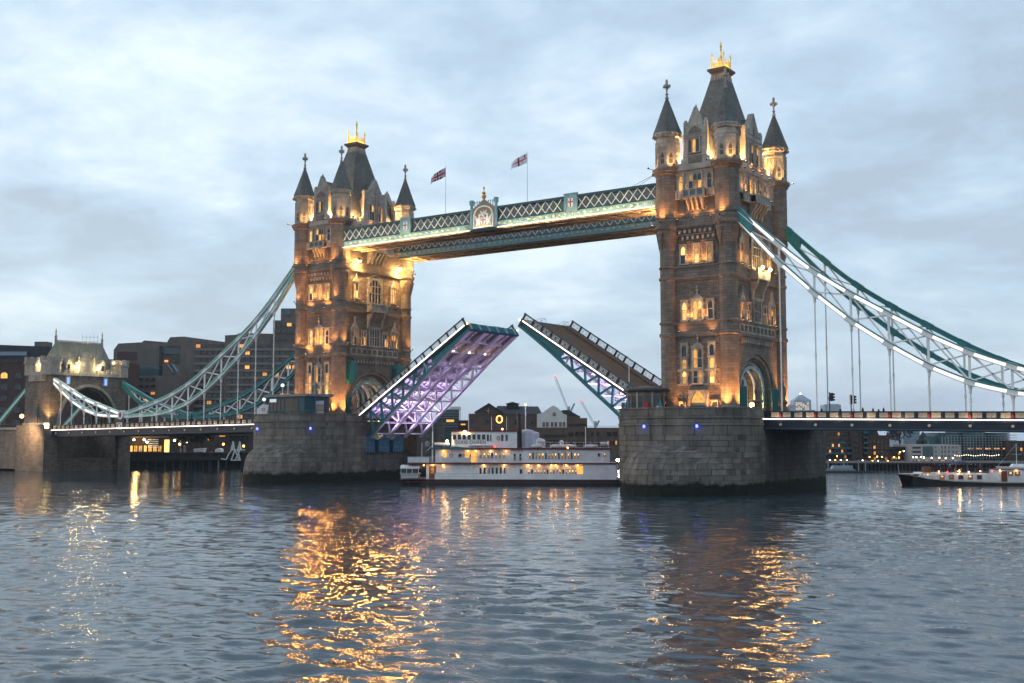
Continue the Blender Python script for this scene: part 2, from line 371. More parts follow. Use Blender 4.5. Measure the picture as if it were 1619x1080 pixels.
def pier(X, ch, label):
    root = thing('bridge_pier', label, 'pier', (X, 0, 0))
    def loop(off, notch):
        L = []
        for k in range(25):
            a = math.pi + math.pi*k/24; L.append(((HX-off)*math.cos(a), -HY+(NOSE-off)*math.sin(a)))
        if ch > 0 and notch: L += [(HX-off,-7.6),(HX-notch,-7.6),(HX-notch,7.6),(HX-off,7.6)]
        for k in range(25):
            a = math.pi*k/24; L.append(((HX-off)*math.cos(a), HY+(NOSE-off)*math.sin(a)))
        if ch < 0 and notch: L += [(-HX+off,7.6),(-HX+notch,7.6),(-HX+notch,-7.6),(-HX+off,-7.6)]
        return L
    def extr(mb, L, z0, z1):
        n = len(L); mb.add([(x,y,z0) for x,y in L]+[(x,y,z1) for x,y in L], [tuple(reversed(range(n))), tuple(range(n,2*n))]+[(k,(k+1)%n,n+(k+1)%n,n+k) for k in range(n)])
    mb = MB(); extr(mb, loop(.12, 2.2), -3, 5.4); extr(mb, loop(.12, 6.0), 5.4, 11.45); mk('core', mb, pier_core, root)
    at, S = pier_path(ch)
    rnd = random.Random(int(X))
    for nm, z0, z1, o in (('string_course',10.15,10.45,.14),('string_course',11.18,11.44,.16),('coping',12.58,12.80,.12)):
        mb = MB(); L0 = loop(-o, 0); L1 = loop(.45, 0)
        if nm == 'coping': L1 = loop(.6, 0)
        n = len(L0)
        for k in range(n):
            if L0[k][1] > 0 and L0[(k+1)%n][1] > 0: continue
            a, b, c, d = L0[k], L0[(k+1)%n], L1[(k+1)%n], L1[k]
            if abs(a[0]) > HX-.2 and abs(b[0]) > HX-.2 and abs(a[1]-b[1]) > 4:
                # straight side: stop at the roadway
                sg = 1 if a[0] > 0 else -1
                for y0, y1 in ((-HY,-9.6),):
                    mb.box(min(sg*(HX+o),sg*(HX-.45)), max(sg*(HX+o),sg*(HX-.45)), y0, y1, z0, z1)
                continue
            mb.hexa([(*a,z0),(*b,z0),(*c,z0),(*d,z0),(*a,z1),(*b,z1),(*c,z1),(*d,z1)])
        mk(nm, mb, pier_stone, root)
    courses = [(.82*k-.3, .82*(k+1)-.3) for k in range(12)]
    courses[-1] = (courses[-1][0], 10.14)
    courses += [(10.46, 11.17), (11.46, 12.57)]
    for ci, (z0, z1) in enumerate(courses):
        s = -rnd.uniform(.2, 2.0)
        while s < S-.2:
            s1 = s + rnd.uniform(1.9, 2.9)
            a, b = max(s, 0)+.04, min(s1, S)-.04
            if b-a > .35:
                o = rnd.uniform(.0, .05); inn = -.35
                p = [at(a,o), at(b,o), at(b,inn), at(a,inn)]
                mb = MB(); mb.hexa([(*q, z0+.035) for q in p]+[(*q, z1-.035) for q in p]); mk('stone', mb, pier_stone, root)
            s = s1
    # cutwater: courses that draw in to a rounded cap against the nose
    def ring(z):
        k = max(0., 1-(max(z,0)/8.0)**4.2)**.5; return 10.4*k, 16.5+10.2*k
    def cut(z, q):
        w, tip = ring(z); return (w*q, -(15+(tip-15)*(1-abs(q)**2.2)))
    mb = MB()
    zs = [-.3+.82*k for k in range(12)]
    for z0, z1 in zip(zs[:-1], zs[1:]):
        z1 = min(z1, 7.99)
        if z0 >= 7.95: break
        w0, w1 = ring(z0)[0], max(ring(z1)[0], .05)
        n = max(3, int(round(2*w0/2.1))); sh = (int(z0/.82)%2)*.5
        qs = sorted(set([-w0, w0]+[min(w0, max(-w0, -w0+2*w0*(k+sh)/n+rnd.uniform(-.2,.2))) for k in range(n+1)]))
        for a, b in zip(qs[:-1], qs[1:]):
            if b-a < .3: continue
            a_, b_ = a+.035, b-.035
            def pt(x, up, inn):
                w = w1 if up else w0; x, y = cut(z1 if up else z0, max(-1, min(1, x/w))); return (x*(1-inn*.05), y+inn*.45, (z1-.03) if up else (z0+.03))
            P = [pt(a_,0,0), pt(b_,0,0), pt(a_,1,0), pt(b_,1,0)]
            if not any((x/HX)**2+((y+HY)/NOSE)**2 > 1.0 and y < -HY for x,y,_ in P): continue
            m1 = MB(); m1.hexa([pt(a_,0,0),pt(b_,0,0),pt(b_,0,1),pt(a_,0,1),pt(a_,1,0),pt(b_,1,0),pt(b_,1,1),pt(a_,1,1)])
            mk('stone', m1, pier_stone, root)
        L = [cut(z0, -1+2*k/24) for k in range(25)]; L1 = [cut(z1, -1+2*k/24) for k in range(25)]
        for k in range(24):
            mb.add([(L[k][0]*.985,L[k][1]+.1,z0),(L[k+1][0]*.985,L[k+1][1]+.1,z0),(L1[k+1][0]*.985,L1[k+1][1]+.1,z1),(L1[k][0]*.985,L1[k][1]+.1,z1)], [(0,1,2,3)])
    mk('cutwater_core', mb, pier_core, root)
    for s in ((S*.30, S*.56) if ch < 0 else (S*.02, S*.22, S*.62)):
        x, y = at(s, .16); b = MB(); b.ball((x,y,10.0), .20, 8, 1, 1.3); b.box(x-.22,x+.22,y-.05,y+.25,10.22,10.36)
        mk('blue_lamp', b, [black_p, lamp_blue], root)
        xl, yl = at(s, .6); lamp('POINT', (xl, yl, 9.9), 14, (.08,.12,1), root, .1)
    return root
pier_r = pier(41.15, -1, 'near granite pier with coursed blocks under the larger tower on the right')
pier_l = pier(-41.15, 1, 'far granite pier under the tower behind the paddle boat, bascule chamber open')
# blue machine housings on the ledge of the open bascule chamber
def housing():
    mb = MB(); mb.box(-1.3,1.3,-1.55,1.55,0,2.5); mb.prism(frame(0,0,math.pi/2), [(-1.75,2.5),(1.75,2.5),(0,3.6)], -1.4, 1.4)
    return mb.mesh('housing', [paint('blue_housing', (.012,.10,.17), .5)])
hm = housing()
for k, y in enumerate((-5.0, -.7, 3.6)):
    o = inst('machine_housing', hm, None, (-33.4, y, 5.42)); tag(o, ['blue gabled housing in pier opening, nearest the pier corner','blue gabled housing in pier opening, middle of three','blue gabled housing in pier opening, nearest the paddle boat'][k], 'housing', 'blue housings under the raised leaf')
    mb = MB()
    for j in range(5): mb.bar((1.32,-1.5+.75*j,.05),(1.32,-1.5+.75*j,1.0),.05,.05)
    mb.bar((1.32,-1.5,1.0),(1.32,1.5,1.0),.06,.06); mk('rail', mb, steel, o)
    mb = MB(); mb.lathe(0,0,[(.36,0),(.36,.06)],12); w = mk('round_window', mb, dark_glass, o, (1.31,.0,1.9)); w.rotation_euler = (0, math.pi/2, 0)
# ---------------------------------------------------------------- the two main towers (built once, copied)
AX, AY = 5.11, 9.59
WX, WY = 5.4, 9.9
FWf = frame(0,-WY,0); FS = frame(WX,0,math.pi/2); FE = frame(0,WY,math.pi); FN = frame(-WX,0,-math.pi/2)
_wcache = {}
def window_mesh(w, h, n, trans, arched, sur, dep, key_mat):
    k = (round(w,2), round(h,2), n, trans, arched, sur, dep, key_mat.name)
    if k in _wcache: return _wcache[k]
    mb = MB(); F = frame(0,0,0); e = w/2+sur
    mb.fbox(F,-e,-w/2,0,dep,-sur*.6,h); mb.fbox(F,w/2,e,0,dep,-sur*.6,h)
    mb.fbox(F,-e-.08,e+.08,0,dep+.10,-sur*1.1,-sur*.1)      # sill
    if arched == 2:
        mb.arch_slab(F,0,dep,w/2,h-w*.45,w*.45,e,h+sur,h-w*.45-.01,12)
        mb.prism(F,[(-e-.1,h+sur*.6),(0,h+sur*2.2),(e+.1,h+sur*.6),(e+.1,h+sur*.9),(0,h+sur*2.7),(-e-.1,h+sur*.9)],0,dep+.08)
    else:
        mb.fbox(F,-e,e,0,dep,h,h+sur)
        mb.fbox(F,-e-.08,e+.08,0,dep+.10,h+sur,h+sur*1.6)     # label mould
    mw = min(.13, w*.09)
    cw = (w-(n-1)*mw)/n
    for j in range(1,n): mb.fbox(F,-w/2+j*cw+(j-1)*mw,-w/2+j*(cw+mw),.0,dep*.8,0,h)
    for t in trans: mb.fbox(F,-w/2,w/2,0,dep*.75,h*t-.06,h*t+.06)
    if arched == 1:       # cusped heads to each light
        for j in range(n):
            c = -w/2+j*(cw+mw)+cw/2
            hd = min(cw*.75, h*.25)
            for sg in (-1,1):
                mb.prism(F,[(c+sg*cw/2,h),(c+sg*cw/2,h-hd),(c+sg*cw*.36,h-hd*.5),(c+sg*cw*.06,h)][::sg],.0,dep*.6)
    if sur > .15:         # quoins
        q = int(h/.55)
        for j in range(q):
            if j%2 == 0:
                for sg in (-1,1): mb.fbox(F,*(sorted((sg*e,sg*(e+.14)))),0,dep*.6,j*.55,j*.55+.42)
    me = mb.mesh('window', [key_mat]); _wcache[k] = me; return me
def window(parent, F, u, z0, w, h, n=1, trans=(), arched=0, lit=.5, mat=None, sur=.2, dep=.22, o=0.0, rnd=random.Random(5), hot=False):
    me = window_mesh(w, h, n, tuple(trans), arched, sur, dep, mat or portland)
    win = inst('window', me, parent, F(u, o, z0), (0,0,F.rot))
    mw = min(.13, w*.09); cw = (w-(n-1)*mw)/n
    lv = [0]+list(trans)+[1]
    for j in range(n):
        for a, b in zip(lv[:-1], lv[1:]):
            on = rnd.random() < lit
            m = (pane_hot if hot and rnd.random() < .5 else pane_warm) if on else dark_glass
            hh = (b-a)*h
            inst('pane', unit_me(m), win, (-w/2+j*(cw+mw)+cw/2, -.03, a*h+hh/2), (0,0,0), (cw, .04, hh))
    return win

UP = 5.6
def uplight(root, loc, target, e, col=WARM, spot=95, size=.12, arm=None):
    mb = MB()
    if arm: mb.bar(arm, (loc[0],loc[1],loc[2]-.2), .07, .07, 0)
    p = Vector(loc); d = (Vector(target)-p).normalized()
    mb.tube(p-d*.28, p-d*.05, .12, .17, 8, 0); mb.tube(p-d*.05, p-d*.03, .15, .15, 8, 1)
    mk('floodlight', mb, [black_p, led_warm], root)
    lamp('SPOT', loc, e*UP, col, root, size, target, spot, .8)

def tower():
    T = thing('bridge_tower', 'x', 'tower')
    # --- masonry body with the road arch running through it
    mb = MB()
    mb.box(-WX,WX,-WY,WY,22.6,51.0)
    inner = 4.9
    for sg in (-1,1): mb.box(-WX+.2,WX-.2,*sorted((sg*6.9,sg*WY)),11.4,22.6)
    mb.arch_slab(FS,-2*WX+1.4,-1.4,inner,16.2,3.7,7.0,22.6,11.4,24)
    mk('body', mb, granite_r, T)
    for F in (FS, FN):
        for k in range(4):
            mb = MB(); mb.arch_slab(F,-1.4+.35*k,-1.4+.35*(k+1)-.02,inner+.12+.48*k,16.2,3.85+.48*k,8.4,22.6,11.4,24)
            mk('arch_order', mb, granite if k%2 else portland, T)
    for F, h in ((FWf,3.95),(FE,3.95)):
        mb = MB(); mb.fbox(F,-h,h,-.3,.04,11.4,22.6); mk('wall', mb, granite_r, T)
    # steel vault ribs in the archway, blue-white lit
    for j in range(7):
        x = -4.4+1.47*j; mb = MB(); n = 20; F = frame(x,0,math.pi/2)
        pts = [arch_pt(inner-.06,16.0,3.75,k/n) for k in range(n+1)]; pin = [arch_pt(inner-.55,16.0,3.3,k/n) for k in range(n+1)]
        for k in range(n): mb.prism(F,[pts[k],pts[k+1],pin[k+1],pin[k]],-.14,.14)
        for sg in (-1,1): mb.fbox(F,*sorted((sg*(inner-.06),sg*(inner-.55))),-.14,.14,11.5,16.0)
        mk('vault_rib', mb, white_p if j%2 else pale_blue, T)
    # --- string courses and cornices
    def courses(z0,z1,o,mat,nm='string_course',hw=3.95,hs=8.4):
        mb = MB()
        for F,h in ((FWf,hw),(FE,hw),(FS,hs),(FN,hs)): mb.fbox(F,-h,h,-.1,o,z0,z1); mb.fbox(F,-h,h,-.1,o*.55,z0-.22,z0)
        mk(nm, mb, mat, T)
    for z0,z1,o in ((24.15,24.6,.35),(26.05,26.4,.30),(33.1,33.5,.30),(34.9,35.2,.26),(41.25,41.75,.42),(42.9,43.15,.16)): courses(z0,z1,o,granite)
    courses(49.95,50.35,.35,portland,'cornice'); courses(50.35,50.9,.6,portland,'cornice')
    # ashlar bands between storeys
    for F,h in ((FWf,3.9),(FS,8.35),(FE,3.9),(FN,8.35)):
        mb = MB(); mb.fbox(F,-h,h,-.05,.10,33.52,34.88); mb.fbox(F,-h,h,-.05,.08,24.62,26.02); mb.fbox(F,-h,h,-.05,.12,41.77,42.85); mk_split('ashlar_band', mb, granite, T)
        mb = MB(); mb.fbox(F,-h,h,-.05,.14,46.9,49.9); mk('ashlar_band', mb, portland, T)
    # --- turrets
    prof = [(1.75,11.4),(1.75,12.5),(1.62,12.6),(1.62,12.95),(1.46,13.1),(1.40,13.3),(1.40,24.05),(1.62,24.2),(1.62,24.6),(1.40,24.75),(1.40,26.0),(1.58,26.1),(1.58,26.4),(1.40,26.5),
            (1.40,33.0),(1.60,33.15),(1.60,33.5),(1.40,33.6),(1.40,34.85),(1.56,34.95),(1.56,35.2),(1.40,35.3),(1.40,38.0),(1.86,40.4),(1.86,41.1),(2.12,41.3),(2.12,41.75),(1.90,41.9),(1.90,42.9),(2.05,43.0),(2.05,43.2),(1.90,43.3),
            (1.90,49.8),(2.2,50.1),(2.2,50.4),(2.45,50.5),(2.45,50.95),(1.95,51.1)]
    tm = MB(); tm.lathe(0,0,prof,16,math.pi/16); turret_me = tm.mesh('turret',[granite])
    lm = MB(); lm.lathe(0,0,[(1.88,51.1),(1.88,55.1),(2.0,55.2),(2.0,55.45),(1.86,55.5),(1.86,56.0),(2.15,56.15),(2.15,56.5),(2.3,56.6),(2.3,56.85)],8,math.pi/8); 
    for k in range(16): a = 2*math.pi*k/16; lm.bar((2.0*math.cos(a),2.0*math.sin(a),56.35),(2.42*math.cos(a),2.42*math.sin(a),56.35),.2,.26)
    lantern_me = lm.mesh('lantern',[portland])
    cm = MB(); cm.lathe(0,0,[(2.34,56.86),(2.3,57.0),(1.75,58.4),(1.12,60.2),(.5,61.9),(.20,62.7)],8,math.pi/8); spire_me = cm.mesh('spire',[slate])
    fm = MB(); fm.lathe(0,0,[(.22,62.6),(.36,62.8),(.2,63.0),(.16,63.3),(.30,63.45),(.13,63.6),(.13,64.3)],8)
    fm.box(-.16,.16,-.16,.16,64.2,65.6); fm.box(-.62,.62,-.15,.15,64.55,64.95); fm.box(-.15,.15,-.62,.62,64.55,64.95); fm.ball((0,0,65.7),.22,6); finial_me = fm.mesh('finial_cross',[portland])
    # carved panels: pointed tracery on each face of the lantern
    pm = MB()
    for k in range(8):
        F0 = frame(0,0,k*math.pi/4); d = 1.88*math.cos(math.pi/8)
        F = (lambda u,o,z,F0=F0,d=d: F0(u,o+d,z))
        for sg in (-1,1): pm.fbox(F,*sorted((sg*.70,sg*.56)),-.02,.12,51.3,55.0)
        pm.fbox(F,-.56,.56,-.02,.09,51.3,51.55); pm.fbox(F,-.56,.56,-.02,.07,52.5,52.62)
        for sg in (-1,1): pm.prism(F,[(sg*.56,53.0),(sg*.42,53.0),(0,54.25),(0,54.6)][::sg],-.02,.12)
        pm.prism(F,[(-.56,54.9),(-.2,54.4),(0,54.75),(.2,54.4),(.56,54.9)][::-1],-.02,.06)
    trac_me = pm.mesh('lantern_tracery',[portland])
    sm = MB()
    for k in range(8):
        F0 = frame(0,0,k*math.pi/4); d = 1.72
        F = (lambda u,o,z,F0=F0,d=d: F0(u,o+d,z)); sm.prism(F,[(-.28,51.75),(.28,51.75),(.28,53.0),(0,53.6),(-.28,53.0)],0,.05)
    slit_me = sm.mesh('lantern_slit',[lead])
    tm2 = MB()      # pointed corbel tongues under the turret's swelling
    for k in range(8):
        a = k*math.pi/4+math.pi/8
        for r0, z0, r1, z1 in ((1.44,37.6,1.92,40.6),):
            c, s = math.cos(a), math.sin(a); t = (-s, c)
            tm2.add([(c*r0,s*r0,z0),(c*r1+t[0]*.68,s*r1+t[1]*.68,z1),(c*r1-t[0]*.68,s*r1-t[1]*.68,z1),(c*(r1-.5),s*(r1-.5),z1),],[(0,1,2),(0,3,1),(0,2,3),(1,3,2)])
    tongue_me = tm2.mesh('corbel_tongue',[granite])
    for sx in (-1,1):
        for sy in (-1,1):
            p = (sx*AX, sy*AY, 0)
            t = inst('turret',turret_me,T,p); inst('corbel_tongue',tongue_me,t)
            l = inst('lantern',lantern_me,T,p); inst('lantern_tracery',trac_me,l); inst('lantern_slit',slit_me,l)
            s = inst('spire',spire_me,T,p); inst('finial_cross',finial_me,s)
    # --- west and east fronts
    for F, detail in ((FWf, True), (FE, False)):
        rn = random.Random(11)
        if detail:
            for u in (-2.35, 2.35):
                window(T,F,u,21.0,.75,1.7,1,(),1,.35,sur=.26,rnd=rn,o=.04); window(T,F,u,19.0,.75,1.55,1,(),1,.75,sur=.26,rnd=rn,hot=True,o=.04); window(T,F,u,16.75,.75,1.9,1,(.52,),1,.6,sur=.26,rnd=rn,hot=True,o=.04)
            window(T,F,-.05,19.2,1.45,2.9,2,(.48,),1,.9,sur=.26,rnd=rn,o=.04); window(T,F,-.05,16.75,1.45,1.9,2,(.5,),0,.4,sur=.2,rnd=rn,o=.04)
            for z in (18.6,16.35):
                for a,b in ((-3.6,-1.05),(.95,3.6)): m = MB(); m.fbox(F,a,b,0,.16,z,z+.34); mk('stone_band', m, portland, T)
            # doorway
            m = MB(); m.arch_slab(F,0,.45,1.25,13.7,1.9,1.62,15.65,11.4,14,pointed=.35); mk('door_surround', m, portland, T)
            m = MB(); n = 14; m.prism(F,[(1.3*math.cos(math.pi*k/n),13.7+1.9*math.sin(math.pi*k/n)) for k in range(n+1)],0,.10); w = mk('fanlight', m, pane_warm, T)
            m = MB(); m.fbox(F,-1.28,1.28,0,.22,13.25,13.7); mk('door_lintel', m, portland, T)
            m = MB(); m.fbox(F,-1.25,1.25,0,.08,11.4,13.25); mk('door', m, black_p, T)
            window(T,F,-2.75,12.2,.8,1.4,1,(),0,0,sur=.18,rnd=rn,o=.04); window(T,F,2.75,11.9,.8,1.9,1,(),0,0,sur=.18,rnd=rn,o=.04)
            window(T,F,-2.25,26.7,.75,2.75,1,(.55,),1,1,sur=.24,rnd=rn,hot=True); window(T,F,0,26.7,1.5,2.9,2,(.55,),1,.85,sur=.26,rnd=rn,hot=True); window(T,F,2.25,26.7,.75,2.75,1,(.55,),1,.7,sur=.24,rnd=rn,hot=True)
            for u in (-2.35,0,2.25): window(T,F,u,35.6,.75,2.7,1,(.5,),1,.75,sur=.24,rnd=rn,hot=True)
            for z in (22.4, 29.9):     # crowned finial over the middle light
                m = MB(); m.prism(F,[(-.9,z+.1),(.9,z+.1),(.18,z+.75),(-.18,z+.75)],0,.2); b = F(0,.2,0); m.lathe(b[0],b[1],[(.14,z+.7),(.12,z+1.1),(.3,z+1.25),(.2,z+1.45),(.1,z+1.6),(.24,z+1.75),(.04,z+2.1)],6); mk('crowned_finial', m, portland, T)
            # two rows of corbel blocks under the cornice
            for row,(z,off) in enumerate(((40.35,0),(39.35,.42))):
                for k in range(7):
                    m_u = -2.75+.88*k+off
                    if m_u < 3.2: m = MB(); m.fbox(F,m_u-.2,m_u+.2,0,.5-.15*row,z,z+.5); mk('corbel', m, portland, T)
            m = MB(); m.fbox(F,-3.3,3.3,0,.34,39.95,40.2); m.fbox(F,-3.3,3.3,0,.22,38.9,39.1); mk('corbel_shelf', m, granite, T)
            # oriel balcony on carved brackets, windows behind
            window(T,F,0,47.15,2.1,2.6,3,(.55,),1,.75,sur=.2,rnd=rn,o=.14); window(T,F,-2.55,47.15,.7,2.4,1,(.6,),1,.7,sur=.3,rnd=rn,o=.14); window(T,F,2.45,47.15,.7,2.4,1,(.6,),1,.4,sur=.3,rnd=rn,o=.14)
            m = MB(); m.fbox(F,-3.4,3.4,.1,.5,45.85,46.05); m.fbox(F,-1.9,1.9,.1,1.25,45.75,45.98); m.fbox(F,-3.4,3.4,.1,.5,46.95,47.1); m.fbox(F,-1.9,1.9,.1,1.28,46.98,47.16)
            m.fbox(F,-1.8,1.8,1.0,1.12,45.98,46.98); m.fbox(F,-3.35,-1.9,.3,.42,46.05,46.95); m.fbox(F,1.9,3.35,.3,.42,46.05,46.95)
            for u in (-1.8,-.6,.6,1.8): m.fbox(F,u-.16,u+.16,.95,1.24,45.98,46.98)
            for u in (-3.25,3.25): m.fbox(F,u-.16,u+.16,.25,.6,45.9,47.2)
            mk('balcony', m, portland, T)
            m = MB()
            for k in range(9):
                u = -1.4+.35*k
                m.fbox(F,u-.09,u+.09,1.12,1.17,46.15,46.8)
            mk('balcony_tracery', m, lead, T)
            for k in range(4):
                u = -1.2+.8*k; m = MB()
                P = [(.1,43.9),(.35,44.1),(.55,44.7),(1.0,45.2),(1.2,45.75),(.1,45.75)]
                FF = (lambda a,o,z,u=u: F(u+o,a,z)); m.prism(FF,P,-.15,.15); mk('bracket', m, portland, T)
            for u in (-2.6,2.6): m = MB(); m.fbox(F,u-.6,u+.6,.02,.1,43.7,45.6); mk('dark_panel', m, lead, T)
        # gable
        g = [(-1.9,50.9),(1.9,50.9),(1.9,57.0),(1.15,57.7),(0,60.2),(-1.15,57.7),(-1.9,57.0)]
        m = MB(); m.prism(F,g,-.9,.15); mk('gable', m, portland, T)
        m = MB(); m.prism(F,[(-1.7,51),(1.7,51),(1.7,56.8),(0,59.6),(-1.7,56.8)],-4.5,-.92); mk('dormer_roof', m, slate, T)
        m = MB()
        for sg in (-1,1):
            m.bar(F(sg*1.25,-.3,57.65),F(0,-.3,60.35),.95,.22); b = F(sg*1.75,-.2,0)
            m.box(b[0]-.28,b[0]+.28,b[1]-.28,b[1]+.28,50.9,58.0); m.lathe(b[0],b[1],[(.36,58.0),(.36,58.2),(.26,58.3),(.26,58.5)],4,math.pi/4)
        m.fbox(F,-1.9,1.9,.15,.25,52.55,52.75); m.fbox(F,-1.9,1.9,.15,.25,55.9,56.1)
        b = F(0,-.3,0); m.lathe(b[0],b[1],[(.12,60.2),(.22,60.5),(.05,60.9)],6); mk('gable_coping', m, portland, T)
        if detail:
            window(T,F,-.15,53.1,1.9,2.2,3,(),1,.25,sur=.16,rnd=rn,o=.15)
            m = MB(); m.prism(F,[(-1.2,55.9),(1.2,55.9),(1.0,56.7),(0,57.4),(-1.0,56.7)],.15,.24); m.fbox(F,-1.2,1.1,.15,.24,51.5,52.4); mk('carved_panel', m, granite, T)
        for k in range(3):
            for sg in (-1,1):
                u = sg*(2.2+.62*k); m = MB(); m.fbox(F,u-.31,u+.31,-.25,.1,50.9,51.7+(.6 if k%2 == 0 else 0)); mk('merlon', m, portland, T)
    # --- south and north fronts
    for F, detail in ((FS, True), (FN, False)):
        rn = random.Random(23)
        for k in range(9):
            for sg in (-1,1):
                u = sg*(3.45+.58*k)
                if abs(u) > 8.2: continue
                m = MB(); m.fbox(F,u-.29,u+.29,-.25,.12,50.9,51.75+(.6 if k%2 else 0)); mk('merlon', m, portland, T)
        g = [(-3.1,50.9),(3.1,50.9),(3.1,56.6),(2.0,57.5),(0,60.6),(-2.0,57.5),(-3.1,56.6)]
        m = MB(); m.prism(F,g,-.9,.15); mk('gable', m, portland, T)
        m = MB(); m.prism(F,[(-2.8,51),(2.8,51),(2.8,56.4),(0,60),(-2.8,56.4)],-3.6,-.92); mk('dormer_roof', m, slate, T)
        m = MB()
        for sg in (-1,1):
            m.bar(F(sg*2.1,-.3,57.4),F(0,-.3,60.7),.95,.25); b = F(sg*3.0,-.2,0)
            m.box(b[0]-.36,b[0]+.36,b[1]-.36,b[1]+.36,50.9,57.6); m.lathe(b[0],b[1],[(.55,57.6),(.55,57.85),(.4,57.95),(.4,58.1)],4,math.pi/4)
            m.box(b[0]-.30,b[0]+.30,b[1]-.30,b[1]+.30,57.6,58.2)
        m.fbox(F,-3.0,3.0,.15,.27,56.2,56.45); m.fbox(F,-3.0,3.0,.15,.27,51.6,51.85); m.fbox(F,-.14,.14,.15,.30,51.8,58.5)
        for u in (-2.6,2.6): m.fbox(F,u-.16,u+.16,.15,.30,51.8,56.4)
        for u in (-1.35,1.35): m.prism(F,[(u-1.05,57.0),(u+1.05,57.0),(u,58.3)],.15,.25)
        mk('gable_coping', m, portland, T)
        if detail:
            for u in (-1.35,1.35): window(T,F,u,52.2,1.3,3.2,2,(.55,),1,.55,sur=.16,rnd=rn,o=.15)
            for k in range(5): window(T,F,-3.8+1.9*k,46.9,.75,2.6,1,(.6,),1,.55,sur=.28,rnd=rn,o=.14)
            # projecting balcony
            m = MB(); m.fbox(F,-5.2,5.2,.1,.7,45.55,45.8); m.fbox(F,-5.2,5.2,.1,.7,46.75,46.95); m.fbox(F,-2.6,2.6,.1,1.7,45.5,45.78); m.fbox(F,-2.6,2.6,.1,1.72,46.78,46.99)
            m.fbox(F,-2.5,2.5,1.45,1.58,45.78,46.78); m.fbox(F,-5.1,-2.6,.45,.58,45.8,46.75); m.fbox(F,2.6,5.1,.45,.58,45.8,46.75)
            for k in range(6): u = -2.5+k; m.fbox(F,u-.15,u+.15,1.4,1.68,45.78,46.78)
            for u in (-5.05,-3.8,3.8,5.05): m.fbox(F,u-.16,u+.16,.4,.68,45.8,47.05)
            mk('balcony', m, portland, T)
            for k in range(5):
                u = -2.1+1.05*k; m = MB(); P = [(.1,43.2),(.4,43.4),(.6,44.2),(1.2,44.8),(1.6,45.5),(.1,45.5)]
                FF = (lambda a,o,z,u=u: F(u+o,a,z)); m.prism(FF,P,-.2,.2); mk('bracket', m, portland, T)
            # great traceried window and its neighbours
            window(T,F,.0,35.45,3.5,4.6,4,(.42,.72),2,.2,sur=.42,dep=.34,rnd=rn); window(T,F,-5.5,36.0,1.05,2.9,2,(.5,),1,.6,sur=.26,rnd=rn,hot=True); window(T,F,5.5,36.0,1.05,2.9,2,(.5,),1,.4,sur=.26,rnd=rn,hot=True)
            for u in (-5.5,5.5):
                m = MB(); m.prism(F,[(u-.9,39.2),(u+.9,39.2),(u+.25,40.0),(u,40.9),(u-.25,40.0)],0,.3); mk('window_canopy', m, portland, T)
            # lower balcony over a tapering corbel
            m = MB(); m.fbox(F,-2.35,2.35,.1,1.5,33.4,33.7); m.fbox(F,-2.25,2.25,1.2,1.36,33.7,34.8); m.fbox(F,-2.35,2.35,1.1,1.5,34.8,35.02)
            for sg in (-1,1): m.fbox(F,*sorted((sg*2.25,sg*2.1)),.1,1.3,33.7,34.8); m.fbox(F,*sorted((sg*2.4,sg*2.0)),1.1,1.55,33.7,35.15)
            mk('oriel_balcony', m, portland, T)
            m = MB()
            for k in range(5):
                a, b = k/5, (k+1)/5
                w0, w1 = 1.3+.95*a**.7, 1.3+.95*b**.7; o0, o1 = .15+1.25*a**1.3, .15+1.25*b**1.3; z0, z1 = 30.5+2.9*a, 30.5+2.9*b
                m.hexa([F(-w0,o0,z0),F(w0,o0,z0),F(w0,0,z0),F(-w0,0,z0),F(-w1,o1,z1),F(w1,o1,z1),F(w1,0,z1),F(-w1,0,z1)])
            mk('oriel_corbel', m, granite, T)
            for sg in (-1,1):
                m = MB(); P = [(.05,30.0),(.4,30.3),(.6,31.6),(1.2,32.6),(1.4,33.4),(.05,33.4)]; FF = (lambda a,o,z: F(sg*1.9+o,a,z)); m.prism(FF,P,-.25,.25); mk('bracket', m, portland, T)
            window(T,F,0,26.75,2.7,3.3,4,(.5,),1,.25,sur=.3,dep=.3,rnd=rn)
            for u in (-3.1,3.1): window(T,F,u,26.75,1.2,2.6,2,(.6,),1,.25,sur=.22,rnd=rn)
            for u in (-5.9,5.9):
                window(T,F,u,26.75,1.3,2.6,2,(.55,),1,.3,sur=.24,rnd=rn)
                m = MB(); m.prism(F,[(u-1.1,29.7),(u+1.1,29.7),(u+.2,31.0),(u,32.2),(u-.2,31.0)],0,.45); m.fbox(F,u-1.1,u-.9,0,.45,26.6,29.7); m.fbox(F,u+.9,u+1.1,0,.45,26.6,29.7); mk('window_canopy', m, portland, T)
            m = MB(); m.fbox(F,-7.0,7.0,.08,.3,24.62,24.85); m.fbox(F,-7.0,7.0,.08,.3,25.8,26.03)
            for k in range(10): u = -6.9+13.8*k/9; m.fbox(F,u-.14,u+.14,.08,.34,24.85,25.8)
            mk('panel_frieze', m, portland, T)
            for k in range(14):
                u = -5.6+.86*k; m = MB(); m.fbox(F,u-.2,u+.2,0,.3,23.1,23.7); mk('corbel', m, portland, T)
            m = MB(); m.fbox(F,-6.2,6.2,-.02,.36,23.72,23.95); mk('corbel_shelf', m, granite, T)
    # --- main roof with its crown
    m = MB(); m.frustum(-4.9,4.9,-9.0,9.0,50.6,-4.45,4.45,-6.3,6.3,52.6); m.frustum(-4.45,4.45,-6.3,6.3,52.6,-2.75,2.75,-3.65,3.65,60.4); m.frustum(-2.75,2.75,-3.65,3.65,60.4,-1.2,1.2,-1.5,1.5,67.4)
    mk('main_roof', m, slate, T)
    m = MB(); m.frustum(-1.2,1.2,-1.5,1.5,67.4,-1.15,1.15,-1.4,1.4,68.1)
